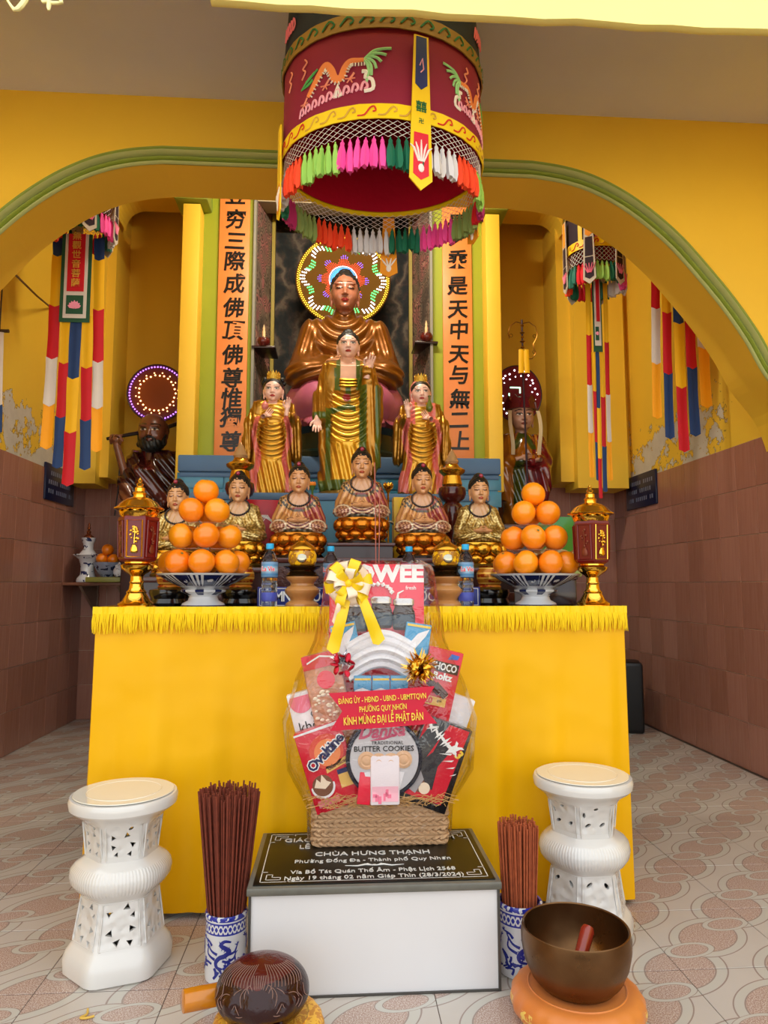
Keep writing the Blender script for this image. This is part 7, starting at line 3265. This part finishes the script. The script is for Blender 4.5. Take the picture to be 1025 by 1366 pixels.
# ================================================================== gift basket
GY = 2.60
gb = at(508, 1127, 2.55)
gx, gz = gb.x, BH + .004
KW = 2.6 / FPX
M_rope = pm('seagrass_rope', 'c19a72', .7, bump=.6, bs=120, bd=.004, var=.25, vs=40)
bk = thing('gift_basket', 'low rectangular basket of woven rope on the black plaque', 'basket', (gx, GY, gz))
bw2, bd2 = .245, .068
NC = 9
ch = .138 / NC
for k in range(NC):
    mb = MB()
    pts = []
    n_ = 132
    per = [(bw2, bd2)]
    hw_, hd_ = bw2 - .012 + .004 * math.sin(k * 2.2), bd2 - .012
    def loop(sv):
        # rounded rectangle perimeter
        Lx, Ly, r_ = 2 * (hw_ - .02), 2 * (hd_ - .02), .02
        segs = [(Lx, 'f'), (PI / 2 * r_, 'c'), (Ly, 'r'), (PI / 2 * r_, 'c'), (Lx, 'b'), (PI / 2 * r_, 'c'), (Ly, 'l'), (PI / 2 * r_, 'c')]
        tot = sum(s0 for s0, _ in segs)
        s_ = (sv % 1) * tot
        cx = [(-1, -1), (1, -1), (1, -1), (1, 1), (1, 1), (-1, 1), (-1, 1), (-1, -1)]
        for i, (ln, kd) in enumerate(segs):
            if s_ <= ln:
                q_ = s_ / ln
                if i == 0:
                    return (-Lx / 2 + s_, -hd_)
                if i == 2:
                    return (hw_, -Ly / 2 + s_)
                if i == 4:
                    return (Lx / 2 - s_, hd_)
                if i == 6:
                    return (-hw_, Ly / 2 - s_)
                a0 = {1: -PI / 2, 3: 0, 5: PI / 2, 7: PI}[i]
                ccx = {1: (Lx / 2, -Ly / 2), 3: (Lx / 2, Ly / 2), 5: (-Lx / 2, Ly / 2), 7: (-Lx / 2, -Ly / 2)}[i]
                aa = a0 + q_ * PI / 2
                return (ccx[0] + r_ * math.cos(aa), ccx[1] + r_ * math.sin(aa))
            s_ -= ln
        return (-Lx / 2, -hd_)
    for ph in (0, PI):
        pp, rad = [], []
        for q_ in range(n_ + 1):
            x, y = loop(q_ / n_)
            w_ = q_ / n_ * 2 * PI * 22 + ph + k * 1.3
            pp.append((x + .0025 * math.sin(w_), y + .0035 * math.sin(w_), (k + .5) * ch + .0038 * math.cos(w_) * (1 if k % 2 else -1)))
            rad.append(.0068 + .0016 * math.sin(w_ * 2))
        mb.tube(pp, rad, 6)
    mb.build('rope_course', M_rope, bk)
mb = MB()
mb.rbox((0, 0, .06), (bw2 * 2 - .03, bd2 * 2 - .03, .118), .01)
mb.build('lining', pm('basket_lining', '8a6a44', .8), bk)
mb = MB()
rr = random.Random(8)
for k in range(680):
    x, y = rr.uniform(-bw2 + .02, bw2 - .02), rr.uniform(-bd2 - .012, -bd2 + .03) if k % 3 else rr.uniform(-bd2, bd2 - .02)
    a = rr.uniform(0, PI)
    l = rr.uniform(.025, .06)
    z = .134 + rr.uniform(0, .036)
    mb.tube([(x - l * math.cos(a), max(-bd2 - .016, y - l * .2 * math.sin(a)), z - .004), (x, y, z + rr.uniform(0, .014)), (x + l * math.cos(a), max(-bd2 - .016, y + l * .2 * math.sin(a)), z - rr.uniform(-.006, .008))], .0011, 3, False, False)
o = mb.build('straw', pm('straw', 'd9a866', .6, var=.25, vs=50), bk)
o['kind'] = 'stuff'


def pack(name, label, cat, px, py, wpx, hpx, dep, tilt, Y, mat, bev=.004, lean=0.0, extra=0.0):
    """upright packet whose front face is centred on picture point (px,py); extra lengthens it down into the basket"""
    c = at(px, py, Y)
    t = thing(name, label, cat, c, Euler((lean, math.radians(tilt), 0)))
    w, h = wpx * Y / FPX, hpx * Y / FPX
    mb = MB()
    mb.rbox((0, dep / 2, -extra / 2), (w, dep, h + extra), bev)
    mb.build('carton', mat, t)
    return t, w, h


def decal(parent, name, poly, mat, y=-.0012, th=.001):
    mb = MB()
    mb.prism(poly, y - th, y)
    return mb.build(name, mat, parent)


def disc(cx, cz, r, n=24, sx=1.0):
    return [(cx + sx * r * math.cos(2 * PI * k / n), cz + r * math.sin(2 * PI * k / n)) for k in range(n)]


def rect(cx, cz, w, h):
    return [(cx - w / 2, cz - h / 2), (cx + w / 2, cz - h / 2), (cx + w / 2, cz + h / 2), (cx - w / 2, cz + h / 2)]


M_pred = pm('red_carton', 'd4122e', .3, coat=.3)
M_pred2 = pm('bright_red_carton', 'ea1a3c', .3, coat=.3)
M_pwhite = pm('white_carton', 'ece8ea', .35)
M_pblack = pm('black_carton', '141013', .3, coat=.3)
M_ppink = pm('pink_print', 'f07a96', .4)
M_pgold = pm('gold_print', 'e8b860', .4)
M_pnavy = pm('navy_print', '1c2158', .4)
M_pbrown = pm('brown_print', '7a4a30', .5)
M_pcream = pm('cream_print', 'f2dcc0', .5)
M_porange = pm('orange_glow_print', 'f08a50', .5)
M_pblue = pm('light_blue_carton', '3f9ac9', .3, coat=.2)
M_pyel = pm('yellow_print', 'f2c83a', .4)
M_psilver = pm('silver_lid', 'c0bcb8', .25, .8)

# red carton with white capitals at the back
t, w, h = pack('gift_carton', 'large red carton with white capital letters at the back of the gift basket', 'box', 503, 822, 126, 138, .05, 0, 2.64, M_pred2, .004, 0.0, .12)
text('POWEE', .085, M_white, t, (.022, -.001, h * .40), bold=.05, width=w * .86)
text('fresh', .02, M_white, t, (w * .36, -.001, h * .27), bold=.01)
for k, (jx, jz) in enumerate(((-.075, -.0), (.015, .012), (.1, .005))):
    mb = MB()
    mb.lathe([(.036, -.055), (.04, -.05), (.041, .01), (.034, .026), (.034, .034), (.038, .036), (.038, .056), (.03, .06)], 20, (jx, -.003, jz), sy=.3)
    mb.build('jar_picture', pm('dark_jar_print', '39251f', .3, coat=.3), t)
    mb = MB()
    mb.lathe([(.0385, .036), (.039, .04), (.039, .056), (.03, .061)], 20, (jx, -.0035, jz), sy=.3)
    mb.build('lid_picture', M_psilver, t)
    mb = MB()
    mb.lathe([(.042, -.045), (.0425, -.02), (.0425, -.0), (.042, .002)], 20, (jx, -.0035, jz), sy=.3)
    mb.build('label_picture', pm('slate_print', '3a4a58', .3), t)
mb = MB()
for k in range(9):
    a = k * .35
    mb.tube([(.0 + .05 * math.cos(a), -.002, .085 + .03 * math.sin(a)), (.0 + .062 * math.cos(a + .2), -.003, .088 + .036 * math.sin(a + .2))], .008, 6)
mb.tube([(.075, -.002, .06), (.08, -.003, .085), (.10, -.002, .095)], [.006, .004, .002], 6)
mb.build('splash_print', M_white, t)

# blue packets left and right, white ribbed sheet for the glare, three little blue boxes
for px, tl, lab in ((462, -12, 'light blue card packet under the left ribbon tail'), (556, 9, 'light blue card packet above the gold tinsel flower')):
    t, w, h = pack('card_packet', lab, 'packet', px, 858, 34, 52, .02, tl, 2.575, M_pblue, .003, -.06)
    decal(t, 'white_swirl', [(-.04, -.05), (-.01, -.03), (.03, .03), (.04, .055), (.0, .035), (-.03, -.01)], M_pwhite)
    decal(t, 'yellow_bar', rect(0, .062, .085, .008), M_pyel)
t = thing('glare_sheet', 'white ribbed sheet standing for glare in the middle of the gift basket', 'packet', at(508, 880, 2.585))  # cellophane glare put into the shape and colour of a white sheet
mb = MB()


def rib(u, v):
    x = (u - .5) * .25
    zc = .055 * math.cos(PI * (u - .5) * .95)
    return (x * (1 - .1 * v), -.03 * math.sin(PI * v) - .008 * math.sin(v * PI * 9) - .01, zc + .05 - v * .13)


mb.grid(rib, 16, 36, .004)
mb.build('packet', pm('glare_white', 'eeecf0', .2, coat=.4), t, fixn=True)
for k in range(3):
    t, w, h = pack('small_blue_box', 'small blue and yellow box, %s of three above the red banner' % ('left', 'middle', 'right')[k], 'box', 484 + 24.5 * k, 913, 23, 22, .03, 0, 2.55, M_pblue, .002)
    t['group'] = 'three small blue boxes'
    decal(t, 'yellow_bar', rect(0, .018, w * .9, .007), M_pyel)
    decal(t, 'pale_wave', [(-.028, -.02), (0, -.012), (.028, -.022), (.028, -.03), (-.028, -.03)], M_pwhite)

# red granola bag
t, w, h = pack('snack_bag', 'red cereal bag with a round red seal, left of the white glare sheet', 'bag', 436, 920, 50, 96, .035, -13, 2.56, pm('cereal_print', 'c98a6a', .35, var=.5, vs=60), .012, 0, .05)
decal(t, 'red_top', rect(0, .105, w * .96, .05), M_pred)
decal(t, 'seal', disc(.005, .035, .032), M_pred2)
decal(t, 'white_script', [(-.05, .1), (.0, .118), (.05, .105), (.05, .11), (0, .124), (-.05, .106)], M_white, -.0025)
mb = MB()
rr = random.Random(2)
for k in range(40):
    mb.ball((rr.uniform(-.055, .055), -.003, rr.uniform(-.12, .0)), rr.uniform(.004, .008), 6, 4, (1.2, .4, .8))
o = mb.build('cereal_flakes', M_pcream, t)
o['kind'] = 'stuff'

# grey biscuit box
t, w, h = pack('biscuit_box', 'pale grey biscuit box with pink half circle at far left of the basket', 'box', 418, 962, 52, 80, .04, -15, 2.60, M_pwhite, .004, 0, .02)
decal(t, 'pink_circle', [(q_[0], min(q_[1], .098)) for q_ in disc(-.025, .08, .042)], M_ppink)
text('oa', .05, M_pblack, t, (.02, -.001, .03), bold=.0)
text('khôi', .05, M_pblack, t, (-.012, -.001, -.012), bold=.0)

# orange-glow malt drink carton
t, w, h = pack('malt_drink_carton', 'red malt drink carton with big slanted letters at lower left of the basket', 'box', 437, 1020, 62, 98, .05, -17.5, 2.535, M_pred, .004, 0, .02)
decal(t, 'glow_outer', disc(.01, .045, .06), pm('glow_rim_print', 'e0503c', .4))
decal(t, 'glow', disc(.012, .04, .046), M_porange, -.002)
o = text('Ovaltine', .05, M_white, t, (.006, -.004, .042), (PI / 2, -math.radians(30), 0), bold=.10, sx=.92)
o = text('Ovaltine', .05, M_pnavy, t, (.006, -.0048, .042), (PI / 2, -math.radians(30), 0), bold=.03, sx=.92)
decal(t, 'gold_tag', [(-.01, -.028), (.078, -.01), (.08, .012), (-.008, -.006)], M_pgold)
text('Gấu Cacao', .016, M_pbrown, t, (.034, -.003, -.008), (PI / 2, -.2, 0), bold=.02)
decal(t, 'bowl_print', [(q_[0], min(q_[1], -.06)) for q_ in disc(-.035, -.065, .042)], M_pwhite)
decal(t, 'bowl_inner', disc(-.035, -.062, .036, sx=1.0), M_pbrown, -.002)
decal(t, 'splash', [(-.065, -.06), (-.05, -.035), (-.04, -.05), (-.03, -.025), (-.018, -.05), (-.005, -.06), (-.03, -.075)], M_pcream, -.003)
decal(t, 'pack_print', rect(.05, -.06, .05, .06), M_pgold)
decal(t, 'pack_print', rect(.05, -.035, .05, .016), M_pnavy, -.002)
decal(t, 'stripe', [(-.085, .122), (.085, .122), (.085, .133), (-.085, .128)], M_pwhite)
decal(t, 'fine_print', rect(-.03, -.12, .075, .022), M_ppink)

# round tin
t = thing('cookie_tin', 'round cookie tin with silver-white lid and dark rim below the red banner', 'tin', at(513, 1012, 2.515))
R_ = 50 * 2.53 / FPX
mb = MB()
mb.M = Matrix.Rotation(PI / 2, 4, 'X')
mb.lathe([(R_ * .97, -.05), (R_, -.048), (R_, -.004), (R_ * .985, .001), (R_ * .93, .002), (R_ * .9, -.002)], 56)
mb.build('rim', pm('dark_tin', '2a2c3c', .2, .6), t)
mb = MB()
mb.M = Matrix.Rotation(PI / 2, 4, 'X')
mb.lathe([(R_ * .9, -.004), (R_ * .88, .0025), (R_ * .3, .004), (.001, .004)], 56)
mb.build('lid', pm('silver_white_lid', 'd9d6da', .22, .2, coat=.3), t)
text('Danisa', .06, pm('rose_script', 'd45a7c', .4), t, (-.012, -.006, .092), (PI / 2, -.06, 0), bold=.03, shear=.35)
mb = MB()
mb.tube([(-.05, -.006, .062), (.0, -.006, .070), (.06, -.006, .088)], [.001, .005, .001], 6)
mb.build('flourish', pm('rose_script', 'd45a7c', .4), t)
text('TRADITIONAL', .016, M_pblack, t, (.01, -.006, .054), space=1.1)
text('BUTTER COOKIES', .026, M_pblack, t, (-.002, -.006, .034), bold=.012)
M_cook = pm('cookie', 'e2b48c', .5, var=.2, vs=40)
for k, (x, z, r_) in enumerate(((-.062, -.004, .03), (-.02, -.01, .03), (.022, -.012, .032), (.066, -.002, .03))):
    mb = MB()
    mb.M = T(x, -.004, z, PI / 2, 0, 0)
    mb.lathe([(r_, 0), (r_ * 1.02, .003), (r_ * .7, .006), (r_ * .55, .004), (r_ * .3, .008), (.001, .007)], 16)
    mb.build('cookie_picture', M_cook, t)
decal(t, 'painted_glare', [(-.07, -.045), (-.02, -.038), (.07, -.045), (.05, -.11), (-.05, -.11)], M_pwhite, -.004)  # white patch is glare painted on the lower lid
t, w, h = pack('pink_packet', 'small packet with pink print and glare painted white, in the straw before the tin', 'packet', 514, 1041, 38, 62, .02, 0, 2.50, pm('pink_packet', 'f1e4e8', .3, coat=.3), .006, -.05)  # near-white body has the glare in its colour; pink is print
decal(t, 'pink_print', rect(0, -.045, .09, .05), pm('pale_pink_print', 'f5b6c4', .4))
rr = random.Random(9)
for k in range(7):
    decal(t, 'figure_print', rect(rr.uniform(-.035, .035), -.05 + rr.uniform(-.018, .018), rr.uniform(.006, .016), rr.uniform(.01, .026)), M_ppink, -.002)
t, w, h = pack('red_packet', 'small plain red packet in the straw left of the pink and white packet', 'packet', 487, 1052, 17, 40, .02, 6, 2.508, M_pred2, .003, -.05)

# chocolate roll box
t, w, h = pack('chocolate_roll_box', 'red chocolate roll box with picture of rolls at upper right of the basket', 'box', 586, 915, 46, 96, .035, 13.5, 2.56, M_pred, .003, 0, .04)
decal(t, 'blue_badge', [(.01, .098), (.045, .104), (.05, .118), (.02, .12)], pm('badge_blue', '3f6ab8', .4))
decal(t, 'brown_tag', rect(.0, .068, .112, .036), pm('choco_tag', '3a221c', .4))
text('CHOCO', .036, M_white, t, (.0, -.0035, .068), bold=.03, width=.098)
text('Roltz', .034, M_white, t, (.004, -.002, .034), bold=.04, sx=.95)
for k, (x, z) in enumerate(((-.01, -.01), (.014, -.018))):
    mb = MB()
    mb.tube([(x - .03, -.004, z + .02), (x + .016, -.006, z - .012)], .014, 12)
    mb.build('roll_picture', pm('choco_roll', '4a261c', .35), t)
    mb = MB()
    mb.tube([(x + .014, -.007, z - .0105), (x + .018, -.0075, z - .0135)], .010, 12)
    mb.build('cream_picture', M_pcream, t)
decal(t, 'price_tag', rect(-.008, -.055, .088, .03), M_pgold)
text('20', .03, M_pred, t, (-.028, -.003, -.055), bold=.04)
text('gói', .014, M_pbrown, t, (.012, -.003, -.05), bold=.01)

# white box behind at right
t, w, h = pack('white_box', 'plain white box tilted behind the black and red carton', 'box', 606, 958, 40, 60, .04, 20, 2.61, M_pwhite, .004, 0, .03)

# black and red carton
t, w, h = pack('black_red_carton', 'black and red carton with white brush letters at lower right of the basket', 'box', 582, 1016, 66, 104, .045, 20, 2.53, M_pblack, .003, 0, .02)
decal(t, 'red_field', [(-w * .46, -h * .48), (w * .36, -h * .48), (w * .44, h * .48), (w * .02, h * .48)], M_pred)
decal(t, 'red_corner', [(-w * .46, h * .2), (-w * .3, h * .48), (-w * .46, h * .48)], M_pred)
decal(t, 'black_shape', [(-w * .3, -h * .3), (w * .1, -h * .34), (w * .06, -h * .05), (w * .2, h * .16), (-w * .05, h * .34), (-w * .12, h * .1), (-w * .34, -h * .1)], pm('grey_black_print', '2c2a2e', .35), -.0022)
rr = random.Random(6)
for k in range(13):
    cx_, cz_ = -.06 + .0095 * k, h * .40 - .0052 * k
    l_, a_ = rr.uniform(.016, .03), rr.uniform(.2, 1.3) * (1 if k % 3 else -1)
    dx_, dz_ = l_ * math.cos(a_), l_ * math.sin(a_)
    decal(t, 'brush_stroke', [(cx_ - dx_, cz_ - dz_), (cx_ + dz_ * .2, cz_ - dx_ * .2), (cx_ + dx_, cz_ + dz_), (cx_ - dz_ * .22, cz_ + dx_ * .22)], M_white, -.004 - .0002 * k)
o = text('X', .05, M_white, t, (.042, -.005, h * .24), (PI / 2, .5, 0), bold=.04, shear=.3)
o = text('3', .042, M_pyel, t, (.066, -.005, h * .17), (PI / 2, .4, 0), bold=.04, shear=.2)
decal(t, 'grey_figure', [(-w * .42, -h * .40), (-w * .2, -h * .44), (-w * .12, -h * .25), (-w * .25, -h * .15), (-w * .4, -h * .2)], pm('grey_print', 'a8a2a4', .4), -.003)
decal(t, 'cup_print', disc(-.01, -.098, .02), M_pcream, -.003)
decal(t, 'cup_ring', disc(-.028, -.095, .022), M_pbrown, -.0028)
for k in range(4):
    decal(t, 'white_stroke', [(.0 + .02 * k, .03 - .02 * k), (.045 + .012 * k, .045 - .02 * k), (.04 + .012 * k, .037 - .02 * k)], M_white, -.004)

# red banner with yellow lettering
Yb2 = 2.465
c = at(511, 945, Yb2)
t = thing('greeting_banner', 'red forked paper banner with three lines of yellow letters across the basket', 'banner', c, Euler((0, math.radians(-3.2), 0)))
w, h = 140 * Yb2 / FPX, 48 * Yb2 / FPX
mb = MB()


def bnr(u, v):
    x = (u - .5) * w
    nt = .045
    e = 1 - abs(v - .5) * 2
    if u < .5:
        x = -w / 2 + nt * e * max(0, 1 - u * 8) + u * w
    else:
        x = w / 2 - nt * e * max(0, 1 - (1 - u) * 8) - (1 - u) * w
    return (x, -.006 * math.sin(PI * u) + .003 * math.sin(u * 9), (v - .5) * h)


mb.grid(bnr, 24, 6, .0015)
mb.build('paper', pm('crimson_paper', 'cf1438', .4), t, fixn=True)
M_ylet = pm('yellow_letters', 'f6dc4e', .4)
text('ĐẢNG ỦY - HĐND - UBND - UBMTTQVN', .026, M_ylet, t, (.0, -.0105, h * .27), bold=.008, width=w * .82)
text('PHƯỜNG QUY NHƠN', .026, M_ylet, t, (.0, -.0105, h * .02), bold=.008, width=w * .44)
text('KÍNH MỪNG ĐẠI LỄ PHẬT ĐẢN', .036, M_ylet, t, (.0, -.0105, -h * .27), bold=.010, width=w * .74)

# ribbon bow
c = at(465, 778, 2.50)
t = thing('ribbon_bow', 'yellow and cream ribbon bow with two long tails at the top of the basket', 'bow', c)
M_ry = pm('yellow_ribbon_bow', 'f7cf12', .35, sheen=.1, var=.1)
M_rc = pm('cream_ribbon_bow', 'f3dcc0', .35, sheen=.1, var=.06)


def bow_loop(a, L, w, mat, tilt, tw):
    mb = MB()
    e = Vector((math.cos(a), 0, math.sin(a)))
    s_ = Vector((-math.sin(a), 0, math.cos(a)))
    f = Vector((0, -1, 0))
    side = (s_ * math.cos(tw) + f * math.sin(tw))

    def fn(u, v):
        q_ = u * 2 * PI
        r_ = L * .5
        p = e * (r_ * (1 - math.cos(q_))) + (f * math.cos(tw) - s_ * math.sin(tw)) * (.3 * L * math.sin(q_) * (.4 + .6 * math.sin(u * PI)))
        return p + side * ((v - .5) * w * (.55 + .45 * math.sin(u * PI) ** .5)) + f * tilt * math.sin(u * PI)
    mb.grid(fn, 20, 3, .0015)
    mb.build('loop', mat, t, fixn=True)


for k in range(12):
    a = k * 2 * PI / 12 + .2
    bow_loop(a, .078 if k % 2 else .085, .038, M_rc if k % 2 else M_ry, .012 + .012 * (k % 3), .5 * math.sin(k * 1.7))
for k in range(7):
    a = k * 2 * PI / 7
    bow_loop(a + .5, .052, .036, M_ry if k % 2 == 0 else M_rc, .045, .6 * math.cos(k * 2.1))
mb = MB()
mb.ball((0, -.03, 0), .014, 10, 8)
mb.build('knot', M_ry, t)
for (pa, pb, tw) in (((462, 800), (444, 868), .2), ((482, 795), (506, 856), -.2), ((455, 795), (447, 830), .1)):
    A, B_ = at(*pa, 2.475) - c, at(*pb, 2.455) - c
    mb = MB()
    dd = (B_ - A)
    sd = Vector((dd.z, 0, -dd.x)).normalized()
    ww = .045 if pa[0] != 455 else .02

    def fn(u, v):
        p = A + dd * v + sd * ((u - .5) * ww * (.7 + .3 * v))
        return p + Vector((0, -.012 * math.sin(v * PI * 1.5) - .004 * math.sin(u * PI), -.012 * (1 - abs(u - .5) * 2) * (v == 1)))
    mb.grid(fn, 4, 14, .0015)
    mb.build('tail', M_ry if pa[0] != 455 else M_rc, t, fixn=True)

# gold tinsel flower, red rosettes
t = thing('tinsel_flower', 'gold foil tinsel flower at the right of the white glare sheet', 'decoration', at(560, 890, 2.50))
mb = MB()
rr = random.Random(4)
for k in range(130):
    th_, ph_ = rr.uniform(0, 2 * PI), math.acos(rr.uniform(-.3, 1))
    d = Vector((math.sin(ph_) * math.cos(th_), -math.cos(ph_), math.sin(ph_) * math.sin(th_)))
    l = rr.uniform(.035, .072)
    mb.tube([tuple(d * .008), tuple(d * l * .6 + Vector((rr.uniform(-.006, .006),) * 3)), tuple(d * l)], [.002, .005, .0008], 3, False, False)
o = mb.build('foil_strands', pm('gold_foil', 'd9a83a', .15, 1.0, var=.25, vs=60), t)
o['kind'] = 'stuff'
mb = MB()
for k in range(9):
    a = 2 * PI * k / 9
    mb.M = T(.022 * math.cos(a), -.04, .022 * math.sin(a), PI / 2 + .6 * math.sin(a), 0, a)
    mb.ball((0, 0, 0), .015, 8, 5, (1, 1, .35))
mb.build('rosette', pm('gold_foil', 'd9a83a', .15, 1.0, var=.25, vs=60), t)
t = thing('foil_rosettes', 'silver and red foil sprig at the left of the white glare sheet', 'decoration', at(458, 880, 2.51))
mb = MB()
for k in range(60):
    th_, ph_ = rr.uniform(0, 2 * PI), math.acos(rr.uniform(-.1, 1))
    d = Vector((math.sin(ph_) * math.cos(th_), -math.cos(ph_), math.sin(ph_) * math.sin(th_)))
    l = rr.uniform(.02, .05)
    mb.tube([tuple(d * .006), tuple(d * l * .6), tuple(d * l)], [.002, .005, .0008], 3, False, False)
o = mb.build('silver_strands', pm('silver_foil', 'd6cfd0', .15, 1.0), t)
o['kind'] = 'stuff'
mb = MB()
for k in range(9):
    a = 2 * PI * k / 9 + .3
    mb.M = T(.03 * math.cos(a), -.025, .03 * math.sin(a) - .015, 1.2, a * 2, a)
    mb.ball((0, 0, 0), .017, 8, 5, (1, .25, .6))
mb.M = Matrix()
mb.build('red_petals', pm('red_foil', 'c01830', .2, .5), t)
# cellophane wrap
m, b = newmat('cellophane')
nt = m.node_tree
out = [n_ for n_ in nt.nodes if n_.type == 'OUTPUT_MATERIAL'][0]
tr = b.n('BsdfTransparent')
gl = b.n('BsdfGlossy')
gl.inputs['Roughness'].default_value = .05
mx = b.n('MixShader')
fr_ = b.n('Fresnel')
fr_.inputs['IOR'].default_value = 1.35
b.l(b.math('MINIMUM', b.math('ADD', b.math('MULTIPLY', fr_.outputs[0], .8), .05), .25), mx.inputs[0])
b.l(tr.outputs[0], mx.inputs[1])
b.l(gl.outputs[0], mx.inputs[2])
b.l(mx.outputs[0], out.inputs['Surface'])
bmp = b.n('Bump')
bmp.inputs['Strength'].default_value = .9
bmp.inputs['Distance'].default_value = .03
b.l(b.noise(7, 4, None, .6, .6), bmp.inputs['Height'])
b.l(bmp.outputs[0], gl.inputs['Normal'])
b.l(bmp.outputs[0], fr_.inputs['Normal'])
wrp = thing('cellophane_wrap', 'clear crinkled cellophane wrapped around the whole gift basket', 'wrapping', (gx, GY, gz))
mb = MB()
rr = random.Random(12)
lev = [(.008, .252, .076, 0), (.13, .258, .085, 0), (.25, .325, .125, -.0), (.42, .345, .135, 0), (.56, .30, .125, 0), (.70, .235, .105, -.0), (.84, .21, .11, 0), (.93, .20, .105, 0), (.965, .19, .07, 0), (.985, .15, .03, 0)]
rings = []
N = 72
for z, hw_, hd_, dx in lev:
    ring = []
    for j in range(N):
        a = 2 * PI * j / N
        p = 3.2
        cx, cy = math.cos(a), math.sin(a)
        k = (abs(cx) ** p + abs(cy) ** p) ** (-1 / p)
        cr = 1 + .018 * math.sin(j * 3.1 + z * 17) + .012 * math.sin(j * 1.7 - z * 31)
        yy = hd_ * k * cy * cr
        ring.append((dx + hw_ * k * cx * cr, min(yy, .125), z + .006 * math.sin(j * 2.3)))
    rings.append(ring)
mb.loft(rings, False, True, True)
mb.build('film', m, wrp, angle=None)

# bent yellow wire tie on the tiles at the lower left
_d = CROT @ Vector(((113 - 512.5) / FPX, -(1354 - 683) / FPX, -1))
_p = CAM + _d * ((.004 - CAM.z) / _d.z)
t = thing('wire_tie', 'small bent yellow wire tie lying on the floor tiles at lower left', 'wire', _p)
mb = MB()
mb.tube([(x, y, .002) for x, y in curve([(.0, .025), (.006, .0), (-.006, -.016), (.012, -.018), (.03, -.01)], 4)], .0032, 6)
mb.build('wire', pm('yellow_wire', 'd8b04a', .5), t)
